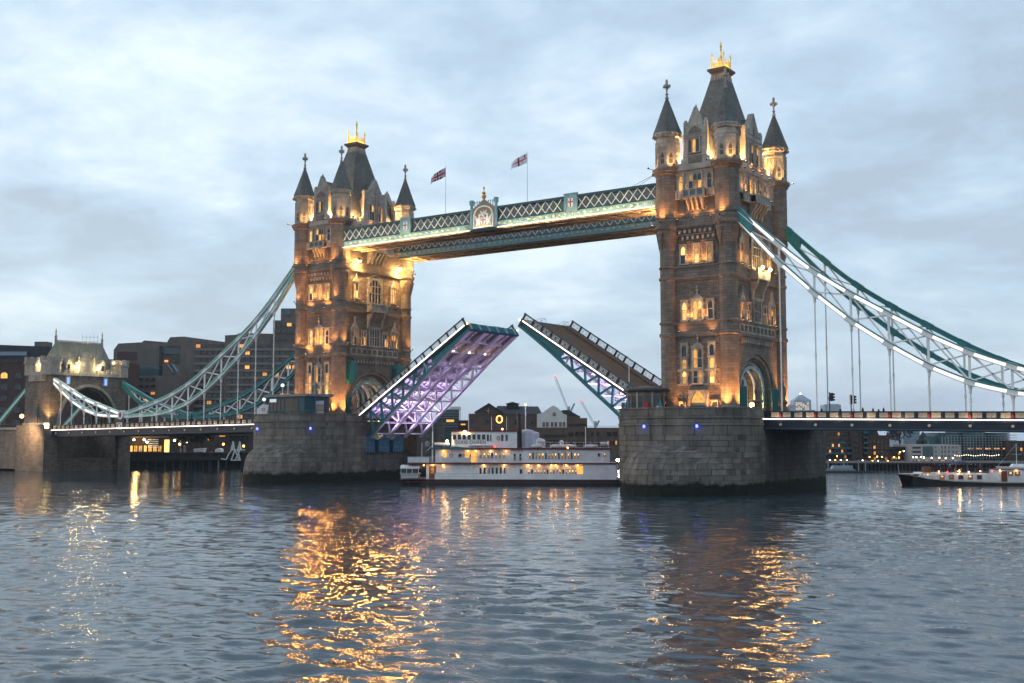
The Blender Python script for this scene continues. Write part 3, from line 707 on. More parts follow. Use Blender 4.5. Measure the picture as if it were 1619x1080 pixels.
    for k in range(5):
        for sg in (-1,1): m.box(-1.1+.5*k-.0,-1.1+.5*k+.25,sg*1.5-.12,sg*1.5+.12,66.9,67.6); m.box(sg*1.2-.12,sg*1.2+.12,-1.35+.6*k,-1.35+.6*k+.28,66.9,67.6)
    mk('roof_cresting', m, portland, T)
    m = MB(); m.frustum(-1.15,1.15,-1.4,1.4,68.1,-1.6,1.6,-1.9,1.9,68.6); m.box(-1.65,1.65,-1.95,1.95,68.6,68.95); mk('roof_platform', m, lead, T)
    m = MB()
    for sx in (-1,1):
        for sy in (-1,1): m.lathe(sx*1.05,sy*1.3,[(.2,68.95),(.2,69.4),(.13,69.5),(.12,71.0),(.22,71.1),(.2,71.35),(.03,71.8)],6)
    for sg in (-1,1):
        m.bar((-1.2,sg*1.5,69.15),(1.2,sg*1.5,69.15),.08,.16); m.bar((sg*1.2,-1.5,69.15),(sg*1.2,1.5,69.15),.08,.16)
        for k in range(4):
            for a, b in (((-.75+.5*k),sg*1.5),):
                m.lathe(a,b,[(.11,69.3),(.2,69.7),(.07,70.0),(.15,70.15),(.02,70.4)],5); m.lathe(sg*1.2,-.9+.6*k,[(.11,69.3),(.2,69.7),(.07,70.0),(.15,70.15),(.02,70.4)],5)
    m.lathe(0,0,[(.55,68.95),(.45,69.8),(.3,70.2),(.3,70.4),(.16,71.0),(.28,71.3),(.12,71.6),(.10,72.3),(.22,72.5),(.10,72.8),(.24,73.1),(.22,73.35),(.03,74.0)],8)
    mk('gilded_crown', m, gold, T)
    for sx, sy in ((-1,-1),(1,-1),(1,1)): lamp('POINT', (sx*.75,sy*.9,69.3), 130, WARMER, T, .12)
    for p, q in (((-1.9,-2.3,68.9),(0,0,71)),((1.9,-2.3,68.9),(0,0,71))): lamp('SPOT', p, 350, WARMER, T, .1, q, 80)
    # --- floodlights fixed on ledges
    lamp('SPOT',(3.4,6.9,53.4),5000,WARMER,T,.2,(AX,AY,60.5),50); lamp('SPOT',(3.9,-6.6,53.2),1500,WARMER,T,.2,(1.5,-3.0,61),70)
    for sx in (-1,1):
        uplight(T,(sx*AX,-AY-3.0,11.8),(sx*AX,-AY,20.5),1900,spot=56)
        uplight(T,(sx*(AX+3.0),-AY,11.8),(sx*AX,-AY,20.5),1800,spot=56)
        uplight(T,(sx*(AX+3.0),AY,11.8),(sx*AX,AY,20.5),1800,spot=56)
        for sy in (-1,1):
            uplight(T,(sx*AX,sy*(AY+2.9),42.4),(sx*AX,sy*AY,48),220,spot=80,arm=(sx*AX,sy*(AY+1.8),42.2))
            uplight(T,(sx*(AX+2.9),sy*AY,42.4),(sx*AX,sy*AY,48),220,spot=80,arm=(sx*(AX+1.8),sy*AY,42.2))
            for a in (45,135,225,315):
                c, s = math.cos(R(a)), math.sin(R(a)); uplight(T,(sx*AX+3.1*c,sy*AY+3.1*s,51.3),(sx*AX,sy*AY,54.0),95,WARMER,spot=100,arm=(sx*AX+2.2*c,sy*AY+2.2*s,50.9))
    for u in (-1.2,1.2): uplight(T,FWf(u,.8,26.6),FWf(u,0,31),120,spot=120); uplight(T,FWf(u,.75,35.4),FWf(u,0,39.5),150,spot=120)
    for u in (-2.9,0,2.9): uplight(T,FWf(u,.9,42.6),FWf(u*.8,.3,46),90,spot=120)
    uplight(T,FWf(-3.0,1.2,12.0),FWf(-1.6,0,19),420,spot=100); uplight(T,FWf(3.0,1.2,12.0),FWf(1.6,0,19),420,spot=100)
    for u in (-2.7,2.7): uplight(T,FWf(u,1.0,24.8),FWf(u*.8,0,26.6),30,spot=130)
    for u in (-3.3,-1.75,1.75,3.3): uplight(T,FWf(u,.45,47.15),FWf(u*.95,.2,50),26,spot=120,size=.06)
    for x, y in ((-2.9,-8.6),(2.9,-8.6),(5.0,-5.4),(5.0,5.4),(-5.0,-5.4)): lamp('POINT',(x,y,51.9),3400,WARMER,T,.15)
    for u in (-5,-1.7,1.7,5): uplight(T,FS(u,.9,47.05),FS(u,.1,50.5),40,spot=120); uplight(T,FS(u,.7,50.95),FS(u*.9,.1,55),35,spot=110)
    for u in (-6.5,-3.9,3.9,6.5): uplight(T,FS(u,.7,35.3),FS(u*.95,0,39.5),60,spot=110); uplight(T,FS(u,.7,26.5),FS(u*.95,0,30),45,spot=110)
    # archway: cool blue-white strips and one warm lamp
    for x in (-3.6,-1.2,1.2,3.6):
        for sg in (-1,1): lamp('SPOT',(x,sg*4.1,15.6),60,(.35,.42,1.0),T,.15,(x,sg*1.0,20),120)
    return T
tower_r = tower()
tower_l = copy_tree(tower_r)
tower_r.location = (41.15,0,0); tower_l.location = (-41.15,0,0)
tower_r['label'] = 'nearer and larger gothic bridge tower with shore chains fixed to its right side'
tower_l['label'] = 'farther gothic bridge tower, arch facing the channel, brightly floodlit under the walkways'
# the farther tower carries more ledge lights than the nearer one
for sx in (-1,1):
    uplight(tower_l,(sx*AX,-AY-2.3,26.6),(sx*AX,-AY,32),170,spot=90); uplight(tower_l,(sx*AX,-AY-2.3,35.4),(sx*AX,-AY,40),150,spot=90)
    uplight(tower_l,FWf(sx*2.6,1.3,24.8),FWf(sx*2.2,0,30),320,spot=110); uplight(tower_l,FWf(sx*2.4,1.3,33.7),FWf(sx*2.0,0,38),260,spot=110)
for y in (-1,1): uplight(tower_l,(AX+2.3,y*AY,26.6),(AX,y*AY,32),150,spot=90)
# lamps hung only on one tower
def hung_flood(T, loc, tgt, e, spot=130):
    mb = MB(); p = Vector(loc); d = (Vector(tgt)-p).normalized(); mb.tube(p-d*.5,p-d*.06,.22,.36,10,0); mb.tube(p-d*.06,p-d*.02,.33,.33,10,1); mb.ball(tuple(p),.30,8,1)
    mk('hung_floodlight', mb, [black_p, lamp_flood], T); lamp('SPOT', tuple(p+d*.45), e, (1,.58,.17), T, .3, tgt, spot, .9)
hung_flood(tower_l, (41.15-34.6,-5.74,43.3), (5.2,-4.0,36.5), 4500)
hung_flood(tower_l, (41.15-34.6,6.42,43.1), (5.2,6.0,36.5), 4500)
# these two lamps also glare out over the river: spots added for gold glints
for y in (-5.74,6.42): lamp('SPOT',(41.15-34.2,y,43.2),8000,(1,.42,.08),tower_l,.8,(41.15+62,-118,0),46,.5)
for T_, e_ in ((tower_l,1600),(tower_r,1500)):
    for sx in (-1,1): lamp('SPOT',(sx*AX,-AY-3.2,12.4),e_,(1,.42,.08),T_,.25,(sx*AX+(70 if T_ is tower_l else 20),-120,4),40,.5)  # spots added at the turret feet, aimed outward to gild the water
for u, z in ((-2.6,27.0),(2.6,27.0),(-2.4,35.6),(2.4,35.6)): lamp('SPOT',FWf(u,1.2,z),1800,(1,.42,.08),tower_l,.25,(u+75,-120,0),44,.5)  # more added ledge spots without fixtures, only for gold glints in the river
# lit parapet panel and its two lamps on the shore-side balcony of the right tower
def balcony_lamps():
    for u in (-1.5, 1.5):
        mb = MB(); p = FS(u,1.9,35.2); mb.ball(p,.22,8,1); mb.tube((p[0],p[1],34.5),(p[0],p[1],35.0),.06,.06,6,0)
        mk('balcony_lamp', mb, [black_p, lamp_warm], tower_r); lamp('POINT',FS(u,2.3,34.8),260,(1,.72,.35),tower_r,.15); lamp('SPOT',FS(u,2.2,35.2),1900,(1,.44,.09),tower_r,.6,(40,-115,0),50,.5)
balcony_lamps()
# teal plate housings in the arch spandrels of the left tower, teal gates, gate piers
for u in (-7.2, 6.6):
    m = MB(); m.fbox(FS,u-1.0,u+1.0,.05,1.3,19.8,22.3); m.prism(FS,[(u-1.1,22.3),(u+1.1,22.3),(u+.7,23.2),(u-.7,23.2)],.05,1.4); m.prism(FS,[(u-1.0,19.8),(u+1.0,19.8),(u+.5,18.9),(u-.5,18.9)][::-1],.05,1.1); mk('spandrel_housing', m, teal, tower_l)
for T in (tower_r, tower_l):
    for sg in (-1,1):
        m = MB(); m.fbox(FS,*sorted((sg*5.0,sg*7.9)),.1,.35,11.5,16.3)
        for k in range(7): u = sg*(5.1+.44*k); m.fbox(FS,u-.04,u+.04,.35,.42,11.6,16.2)
        mk('teal_gate', m, teal, T)
    for sg in (-1,1):
        p = FS(sg*4.9,2.2,0) if T is tower_r else FS(sg*7.9,2.4,0)
        m = MB(); m.lathe(p[0],p[1],[(.75,11.4),(.75,12.2),(.6,12.4),(.6,13.6),(.85,13.8),(.85,14.1),(.45,14.2),(.45,14.7),(.62,15.4),(.5,16.2),(.3,16.6),(.36,16.9),(.22,17.3),(.05,17.6)],8); mk('gate_pier', m, granite, T)
p = FS(2.2,-2.0,13.6); m = MB(); m.ball(p,.3,8,0); mk('arch_lamp', m, lamp_warm, tower_r); lamp('POINT',(p[0]+.5,p[1],13.6),120,WARMER,tower_r,.2)
p = FS(2.2,-2.0,13.6); m = MB(); m.ball(p,.3,8,0); mk('arch_lamp', m, lamp_warm, tower_l); lamp('POINT',(p[0]+.5,p[1],13.6),120,WARMER,tower_l,.2)

# ---------------------------------------------------------------- high-level walkways
def walkway(yo, yi, label, crest):
    """yo: the decorated face towards the camera, yi: the other side"""
    Wk = thing('high_walkway', label, 'walkway', (0,0,0))
    sgn = 1 if yi > yo else -1
    X0, X1 = -34.3, 34.3
    soffit = paint('walkway_soffit', (.42,.31,.21), .7, var=.25) if 'walkway_soffit' not in MATS else MATS['walkway_soffit']
    lo, hi = min(yo,yi), max(yo,yi)
    m = MB(); m.box(X0,X1,lo+.15,hi-.15,45.25,45.5); mk('floor', m, soffit, Wk)
    for y in (lo+.25, hi-.25, (lo+hi)/2):
        m = MB(); m.box(X0,X1,y-.2,y+.2,44.95,45.25); mk('floor_girder', m, soffit, Wk)
    n = 24
    for k in range(n):
        x = X0+(X1-X0)*(k+.5)/n; m = MB(); m.box(x-.1,x+.1,lo+.3,hi-.3,45.0,45.24); mk('floor_beam', m, soffit, Wk)
        m = MB(); m.bar((x-1.3,lo+.4,45.1),(x+1.3,hi-.4,45.1),.12,.12); mk('floor_brace', m, soffit, Wk)
    m = MB(); m.box(X0,X1,lo+.45,hi-.45,45.5,48.55); mk('glazing', m, paint('walkway_glass', (.10,.135,.15), .25, spec=.5) if 'walkway_glass' not in MATS else MATS['walkway_glass'], Wk)
    m = MB(); m.box(X0,X1,lo+.1,hi-.1,48.8,49.0); m.frustum(X0,X1,lo+.1,hi-.1,49.0,X0,X1,lo+1.5,hi-1.5,49.35); mk('roof', m, teal_d, Wk)
    for y in (lo,hi):
        m = MB(); m.box(X0,X1,y-.16,y+.16,48.55,48.98); mk('top_chord', m, teal_d, Wk)
    m = MB(); m.box(X0,X1,min(yo,yo+sgn*.3),max(yo,yo+sgn*.3),45.3,46.5); mk('fascia', m, pale_blue, Wk)
    m = MB(); m.box(X0,X1,yo-.22,yo-.02,45.05,45.3); m.box(X0,X1,yo-.14,yo-.01,46.36,46.55); mk('fascia_ledge', m, teal_d, Wk)
    pm = MB()
    pm.box(-.5,.5,-.10,0,-.38,-.30); pm.box(-.5,.5,-.10,0,.30,.38); pm.box(-.5,-.42,-.10,0,-.3,.3); pm.box(.42,.5,-.10,0,-.3,.3)
    pm.ball((0,-.02,0),.24,8,1,.8); pm_me = bpy.data.meshes.get('fascia_panel') or pm.mesh('fascia_panel',[pale_blue, cream])
    np_ = 54
    for k in range(np_):
        x = X0+(X1-X0)*(k+.5)/np_
        if crest and abs(x) < 3.0: continue
        inst('fascia_panel', pm_me, Wk, (x,yo-.003,45.93), (0,0,0), (1.06,1,1))
    lm = MB(); w, h = 1.63, 2.0
    for off in (0,):
        lm.bar((-w/2,0,-h/2),(w/2,0,h/2),.08,.17,0,(0,1,0)); lm.bar((w/2,.05,-h/2),(-w/2,.05,h/2),.08,.17,0,(0,1,0))
    lat = bpy.data.meshes.get('lattice_panel') or lm.mesh('lattice_panel',[paint('lattice_paint', (.58,.64,.65), .5)])
    nl = 42
    for k in range(nl):
        x = X0+(X1-X0)*(k+.5)/nl
        if crest and (abs(x) < 3.1 or abs(abs(x)-18.3) < 1.3): continue
        inst('lattice_panel', lat, Wk, (x,yo-.06,47.53), (0,0,0), (1,1,1))
    if crest:
        m = MB(); m.box(X0,-3.0,yo-.30,yo-.22,45.12,45.26); m.box(3.0,X1,yo-.30,yo-.22,45.12,45.26); mk('light_strip', m, glow('walkway_led', (1.0,.80,.52), 1.7), Wk)
        for k in range(34):
            x = X0+1.2+(X1-X0-2.4)*k/33
            if abs(x) > 3.2: lamp('SPOT',(x,yo-1.3,44.9),210,(1,.72,.38),Wk,.15,(x,yo+.05,46.4),140)
        # coat of arms in a canopied frame
        m = MB(); F = frame(0,yo-.15,0)
        m.fbox(F,-2.4,2.4,-.2,.1,45.4,49.0); m.prism(F,[(-2.4,49.0),(2.4,49.0),(1.2,49.75),(0,50.6),(-1.2,49.75)],-.2,.1); a = mk('arms_panel', m, paint('arms_ground',(.30,.22,.13),.6), Wk)
        m = MB()
        for sg in (-1,1):
            b = F(sg*2.7,0,0); m.lathe(b[0],b[1],[(.36,45.2),(.36,45.6),(.28,45.8),(.28,49.6),(.42,49.8),(.46,50.5),(.36,50.6)],8)
        mk_split('arms_column', m, pale_blue, Wk)
        m = MB()
        for k in range(12):
            a0, a1 = math.pi*k/12, math.pi*(k+1)/12
            pts = [(2.1*math.cos(a0),47.9+1.5*math.sin(a0)),(2.1*math.cos(a1),47.9+1.5*math.sin(a1)),(1.85*math.cos(a1),47.9+1.25*math.sin(a1)),(1.85*math.cos(a0),47.9+1.25*math.sin(a0))]
            m.prism(F,pts,.1,.3)
        m.fbox(F,-2.2,-1.95,.1,.3,45.6,47.9); m.fbox(F,1.95,2.2,.1,.3,45.6,47.9); m.fbox(F,-2.2,2.2,.1,.34,45.42,45.65)
        mk('arms_arch', m, white_p, Wk)
        m = MB(); m.prism(F,[(-.55,46.4),(-.3,46.0),(0,45.85),(.3,46.0),(.55,46.4),(.55,47.3),(-.55,47.3)],.1,.26); sh = mk('shield', m, white_p, Wk)
        m = MB(); m.fbox(F,-.08,.08,.26,.29,45.95,47.3); m.fbox(F,-.55,.55,.26,.29,46.7,46.86); m.fbox(F,-.42,-.3,.26,.29,46.95,47.25); mk('shield_cross', m, red_p, sh)
        m = MB(); b = F(0,.2,0); m.ball((b[0],b[1],47.65),.3,8,0,1.1); m.prism(F,[(-.5,47.8),(0,47.95),(.5,47.8),(.75,48.6),(.1,48.2),(0,48.75),(-.1,48.2),(-.75,48.6)],.1,.22); mk('helm', m, white_p, Wk)
        for sg in (-1,1):      # the winged beasts that hold the shield
            m = MB(); P = [(.62,45.8),(1.0,45.75),(1.15,46.2),(1.5,45.75),(1.75,45.8),(1.5,46.5),(1.7,47.0),(1.85,47.75),(1.35,47.35),(1.15,47.0),(1.0,47.5),(1.05,47.85),(.75,48.0),(.5,47.8),(.75,47.55),(.7,47.0),(.5,46.9),(.75,46.6)]
            P = [(sg*u,z) for u,z in P]; m.prism(F, P[::sg],.1,.24); mk('supporter', m, white_p, Wk)
        m = MB(); m.prism(F,[(-1.6,45.7),(1.6,45.7),(1.75,45.95),(0,45.82),(-1.75,45.95)],.24,.3); mk('motto_ribbon', m, gold, Wk)
        m = MB(); b = F(0,0,0); m.lathe(b[0],b[1],[(.16,50.5),(.42,50.9),(.5,51.2),(.2,51.4),(.4,51.7),(.12,52.0),(.12,52.4),(.24,52.55),(.04,52.95)],8); mk('gilded_finial', m, gold, Wk)
        for k in range(6):
            u = (-1,1)[k//3]*(1.0+.5*(k%3)); b = F(u,0,0); m = MB(); m.lathe(b[0],b[1],[(.08,49.3),(.08,50.0),(.16,50.1),(.02,50.4)],6); mk('cresting_spike', m, pale_blue, Wk)
        lamp('SPOT',(0,yo-1.6,44.9),260,(1,.78,.50),Wk,.15,(0,yo,48.2),110); lamp('SPOT',(-2.0,yo-1.4,44.9),90,(1,.78,.50),Wk,.1,(-1.2,yo,48.2),110); lamp('SPOT',(2.0,yo-1.4,44.9),90,(1,.78,.50),Wk,.1,(1.2,yo,48.2),110)
        for x in (-18.3,18.3):
            m = MB(); F2 = frame(x,yo-.1,0); m.fbox(F2,-1.25,1.25,-.2,.12,46.3,49.15); m.fbox(F2,-1.25,-1.0,.12,.22,46.3,49.15); m.fbox(F2,1.0,1.25,.12,.22,46.3,49.15); m.fbox(F2,-1.35,1.35,-.2,.28,49.15,49.35); b = mk('shield_block', m, pale_blue, Wk)
            m = MB(); m.prism(F2,[(-.5,47.2),(0,46.8),(.5,47.2),(.5,48.5),(-.5,48.5)],.12,.19); s = mk('shield', m, white_p, b)
            m = MB(); m.fbox(F2,-.09,.09,.19,.21,46.9,48.5); m.fbox(F2,-.5,.5,.19,.21,47.75,47.93); mk('shield_cross', m, red_p, s)
    for x in (-32.5,32.5): lamp('POINT',(x,(yo+yi)/2,43.6),1500,(1,.60,.24),Wk,.25)
    return Wk
walk_n = walkway(-10.5,-5.2,'lattice walkway across the top with a white coat of arms at its middle',True)
walk_f = walkway(5.6,10.9,'plain green lattice walkway behind the one with the arms',False)
m = MB(); m.bar((29.5,-9.8,49.1),(33.8,-9.8,50.6),.05,.05); m.bar((31,-9.8,49.2),(33.8,-9.8,50.5),.04,.04); m.box(33.4,34.0,-10.0,-9.6,50.3,50.7); tag(mk('stay_arm', m, black_p), 'thin dark stay running up to the right tower above the walkway', 'stay')

# flags
def flag(x, label, kind):
    t = thing('flagpole', label, 'flag', (x,-9.2,49.2), 0, 'flags above the walkway')
    m = MB(); m.tube((0,0,0),(0,0,8.9),.06,.04,8); m.ball((0,0,8.95),.1,6); mk('pole', m, white_p, t)
    nx, nz = 24, 16; wv = lambda a, b: .32*math.sin(a*6.5+b*1.2)*a**.6
    droop = 1.3 if kind == 'union' else 1.1
    fl, fh = 3.1, 1.75
    mb = MB()
    cols = [paint('flag_white',(.62,.62,.66),.8), paint('flag_red',(.36,.02,.05),.8), paint('flag_navy',(.02,.025,.10),.8)] if 'flag_white' not in MATS else [MATS['flag_white'],MATS['flag_red'],MATS['flag_navy']]
    def colour(u, v):        # u,v in 0..1, hoist at u=0
        x_, y_ = (u-.5)*2, (v-.5)*2
        if kind == 'union':
            if abs(x_) < .10 or abs(y_) < .20: return 1
            if abs(x_) < .17 or abs(y_) < .34: return 0
            d = abs(abs(x_)-abs(y_)); return 1 if d < .09 else 0 if d < .27 else 2
        if u < .10+.0 and False: return 0
        if abs(x_) < .10 or abs(y_) < .17: return 1
        if u < .34 and v > .62 and abs(u-.18) < .035: return 1
        return 0
    P = lambda u, v: (-fl*u*.94, -fl*u*.30+wv(u,v), 7.0-droop*u**1.3+fh*v*(1-.25*u)+.05*math.sin(9*u))
    for i in range(nx):
        for j in range(nz):
            a, b, c, d = i/nx, (i+1)/nx, j/nz, (j+1)/nz
            mb.add([P(a,c),P(b,c),P(b,d),P(a,d)], [(0,1,2,3)], colour((a+b)/2,(c+d)/2))
    f = mk('cloth', mb, cols, t); so = f.modifiers.new('thickness','SOLIDIFY'); so.thickness = .02
flag(-9.9,'union flag on the pole left of the coat of arms','union'); flag(8.4,'white flag with a red cross on the pole right of the coat of arms','george')

# ---------------------------------------------------------------- bascule leaves
lat_mat = MATS['lattice_paint']
lp = MB(); w, h = 1.86, .78
for k in range(2):
    x0, x1 = -w/2+k*w/2, -w/2+(k+1)*w/2
    lp.bar((x0,0,-h/2),(x1,0,h/2),.05,.07,0,(0,1,0)); lp.bar((x0,0,h/2),(x1,0,-h/2),.05,.07,0,(0,1,0))
    c = (x0+x1)/2
    for j in range(8):
        a0, a1 = math.pi*j/4, math.pi*(j+1)/4; lp.bar((c+.26*math.cos(a0),0,.26*math.sin(a0)),(c+.26*math.cos(a1),0,.26*math.sin(a1)),.05,.07,0,(0,1,0))
lp.box(-w/2,w/2,-.03,.03,h/2,h/2+.06); lp.box(-w/2,w/2,-.03,.03,-h/2-.06,-h/2)
rail_me = lp.mesh('parapet_panel',[lat_mat])
pp = MB(); pp.box(-.16,.16,-.12,.12,-.55,.62); pp.box(-.2,.2,-.16,.16,.62,.70); post_me = pp.mesh('parapet_post',[navy])
led_leaf = glow('leaf_led',(1.0,.78,.66),4.0)
leaf_white = paint('leaf_underside', (.44,.40,.42), .55, var=.2)
def leaf(X, rz, label):
    Lf = thing('bascule_leaf', label, 'bascule', (X,0,12.75))
    Lf.rotation_euler = (0, -R(32), 0) if rz == 0 else (0, R(32), 0)
    sx = 1 if rz == 0 else -1
    LEN = 30.4
    zb = lambda x: float(np.interp(x, [-1,.7,6.5,13,18,22.7,27,30.9], [-5.6,-5.15,-4.2,-3.4,-2.72,-2.13,-1.75,-1.45]))
    m = MB(); m.box(*sorted((sx*-1.5,sx*LEN)),-7.55,7.55,-.35,-.15); mk('road_deck', m, deck_brown, Lf)
    for y0,y1 in ((-7.5,-5.2),(5.2,7.5)):
        m = MB(); m.box(*sorted((sx*-1.5,sx*LEN)),y0,y1,-.14,.04); mk('footway', m, deck_brown, Lf)
    ys = (-7.3,-2.5,2.5,7.3); xs = [.7+3.25*k for k in range(9)]+[30.2]
    for gi, y in enumerate(ys):
        outer = gi == 0; mt = teal if outer else leaf_white
        m = MB(); m.box(*sorted((0,sx*LEN)),y-.28,y+.28,-.75,-.36); mk('top_flange', m, mt, Lf)
        m = MB()
        q = [0,3,6.5,10,13,15.5,18,20.5,22.7,25,27,30.3]
        for a, b in zip(q[:-1], q[1:]): m.hexa([(sx*a,y-.4*sx,zb(a)),(sx*b,y-.4*sx,zb(b)),(sx*b,y+.4*sx,zb(b)),(sx*a,y+.4*sx,zb(a)),(sx*a,y-.4*sx,zb(a)+.42),(sx*b,y-.4*sx,zb(b)+.42),(sx*b,y+.4*sx,zb(b)+.42),(sx*a,y+.4*sx,zb(a)+.42)])
        mk('bottom_flange', m, teal if gi == 0 else leaf_white, Lf)
        if outer:       # underside plate of the outer girders shows pale
            m = MB()
            for a, b in zip(q[:-1], q[1:]): m.bar((sx*a,y,zb(a)-.03),(sx*b,y,zb(b)-.03),.62,.05)
            mk('flange_plate', m, leaf_white, Lf)
        for k in range(6):
            a, b = xs[k], xs[k+1]; c = (a+b)/2
            for p0, p1 in (((a,zb(a)+.3),(c,-.6)),((c,-.6),(b,zb(b)+.3))):
                m = MB(); m.bar((sx*p0[0],y,p0[1]),(sx*p1[0],y,p1[1]),.34,.34); mk('truss_diagonal', m, mt, Lf)
        m = MB(); a = xs[6]; P = [(a,zb(a)+.3),(26,zb(26)+.3),(30.2,zb(30.2)+.3),(30.2,-.4),(a,-.4)]; Fq = (lambda u,o,z,y=y: (sx*u,y+o,z)); m.prism(Fq,P if sx < 0 else P[::-1],-.06,.06); mk('end_web', m, mt, Lf)
    for k, x in enumerate(xs):
        m = MB(); m.box(*sorted((sx*(x-.12),sx*(x+.12))),-7.2,7.2,max(-1.3,zb(x)+.4),-.36); mk('cross_beam', m, leaf_white, Lf)
        for y0,y1 in zip(ys[:-1],ys[1:]):
            if k < 7:
                m = MB(); m.bar((sx*x,y0,zb(x)+.3),(sx*x,y1,zb(x)+.3),.26,.26); mk('cross_tie', m, leaf_white, Lf)
                for a, b in (((y0,(y0+y1)/2),(y1,(y0+y1)/2)) if k in (2,4,6) else ()):
                    m = MB(); m.bar((sx*x,a,zb(x)+.3),(sx*x,b,-1.2),.2,.2); mk('cross_brace', m, leaf_white, Lf)
            if k < len(xs)-1:
                x2 = xs[k+1]; m = MB(); m.box(*sorted((sx*(x+.15),sx*(x2-.15))),y0+.3,y1-.3,-.52,-.40); mk('soffit_panel', m, leaf_white, Lf)
                for j in range(1,3):
                    yy = y0+(y1-y0)*j/3; m = MB(); m.box(*sorted((sx*(x+.15),sx*(x2-.15))),yy-.09,yy+.09,-.85,-.53); mk('stringer', m, leaf_white, Lf)
    # nose beam with teal ribs
    m = MB(); m.box(*sorted((sx*LEN,sx*(LEN+.45))),-7.6,7.6,-1.55,-.1); mk('nose_beam', m, teal_d, Lf)
    for k in range(22):
        y = -7.2+14.4*k/21; m = MB(); m.box(*sorted((sx*(LEN+.45),sx*(LEN+.62))),y-.16,y+.16,-1.45,-.2); mk('nose_rib', m, teal if k%4 else pale_blue, Lf)
    for sg in (-1,1):
        y = sg*7.72
        np_ = 14
        for k in range(np_+1):
            x = -.6+31*k/np_; inst('parapet_post', post_me, Lf, (sx*x,y,.55))
            if k < np_: inst('parapet_panel', rail_me, Lf, (sx*(x+31/np_/2),y,.55), (0,0,0), (1.0,1,1.08))
        m = MB(); m.box(*sorted((sx*-.9,sx*30.7)),y-.14,y+.14,1.08,1.22); mk('hand_rail', m, navy, Lf)
        m = MB(); m.box(*sorted((sx*-.9,sx*30.7)),y-.14,y+.14,-.05,.08); m.box(*sorted((sx*-.9,sx*30.7)),y-.12,y+.12,-.55,-.24); mk('base_rail', m, navy, Lf)
        m = MB(); m.box(*sorted((sx*-.9,sx*30.2)),y+sg*.15,y+sg*.24,-.22,-.06); mk('light_strip', m, led_leaf, Lf)
        m = MB(); m.ball((sx*30.9,y+sg*.2,-.3),.16,6); mk('end_lamp', m, lamp_orange, Lf)
        m = MB(); m.bar((sx*18.6,y,-2.2),(sx*18.6,y+sg*.05,.9),.3,.12); mk('bracket_arm', m, pale_blue, Lf)
        m = MB(); m.bar((sx*-1,sg*5.15,.5),(sx*30,sg*5.15,.5),.06,.06)
        mk('kerb_rail', m, steel, Lf)
        for k in range(8): m = MB(); m.bar((sx*(1+4*k),sg*5.15,-.1),(sx*(1+4*k),sg*5.15,.5),.05,.05); mk('kerb_rail_post', m, steel, Lf)
    for y in (-4.2, 3.2):     # wire guards at the tip
        m = MB(); pts = [(28.4,0),(29.4,1.25),(30.3,.1)]
        for a, b in zip(pts[:-1],pts[1:]): m.tube((sx*a[0],y,a[1]),(sx*b[0],y,b[1]),.03,.03,5); m.tube((sx*a[0],y+1.4,a[1]),(sx*b[0],y+1.4,b[1]),.03,.03,5)
        m.tube((sx*29.4,y,1.25),(sx*29.4,y+1.4,1.25),.03,.03,5); mk('wire_guard', m, steel, Lf)
    # purple wash lights on the pier end of each bay
    PUR = (.64,.48,1.0)
    for y in (-4.9,0,4.9):
        lamp('SPOT',(sx*1.2,y,-4.6),5200,PUR,Lf,1.3,(sx*9,y,-1.2),120)
        lamp('SPOT',(sx*5.5,y,-3.6),2800,(.80,.70,1.0),Lf,1.3,(sx*12,y,-.8),130)
        lamp('SPOT',(sx*11.5,y,-2.6),1500,PUR,Lf,1.3,(sx*18,y,-.6),140)
        lamp('SPOT',(sx*17.5,y,-1.7),800,PUR,Lf,1.3,(sx*25,y,-.6),140)
        m = MB(); m.ball((sx*23.8,y,-1.25),.12,6); mk('soffit_lamp', m, lamp_white, Lf); lamp('POINT',(sx*24.1,y,-1.4),30,(1,.62,.40),Lf,.1)
    return Lf
leaf_l = leaf(-32.15, 0, 'raised bascule leaf showing its purple-lit underside, rising from the left tower')
leaf_r = leaf(32.15, 1, 'raised bascule leaf showing its brown road deck, rising from the right tower')
# ---------------------------------------------------------------- shore spans and chains
TOP = ([46.6,48.5,55.9,60,65.2,70.5,76,81.3,87,92.2,100.9,104.2],[44.7,42.9,35.85,32.45,28.9,25.7,22.4,19.7,17.5,16.1,14.15,13.55])
BOT = ([46.6,48.5,54.1,59.9,65.2,70.7,76,81.3,87,92,101,104.2],[43.6,41.2,34.85,29.4,24.95,21.2,18,15.65,14.15,13.5,13.2,13.15])
TOP2 = ([104.2,110,118.4,123.3,131.8],[13.55,15.0,17.2,19.1,22.5])
BOT2 = ([104.2,112.9,118.3,123.2,127.7,131.8],[13.15,13.45,14.75,16.7,19.2,21.8])
def smooth(tab):
    X, Z = map(np.array, tab)
    def f(x):
        w = np.exp(-.5*((np.linspace(-3,3,25))/1.2)**2); xs = np.clip(x+np.linspace(-3,3,25), X[0], X[-1])
        k = min(1, (x-X[0])/3, (X[-1]-x)/3)
        return float(k*(w*np.interp(xs,X,Z)).sum()/w.sum() + (1-k)*np.interp(x,X,Z))
    return f
par = lambda x: 12.25-(abs(x)-51.8)*.0135
chain_teal = paint('chain_teal', (.03,.20,.21), .45, var=.2); chain_pale_lit = paint('chain_lit_green', (.36,.60,.54), .5, var=.15)  # pale one is the teal with its lighting put into the colour
led_chain = glow('chain_led', (1.0,.92,.88), .95)
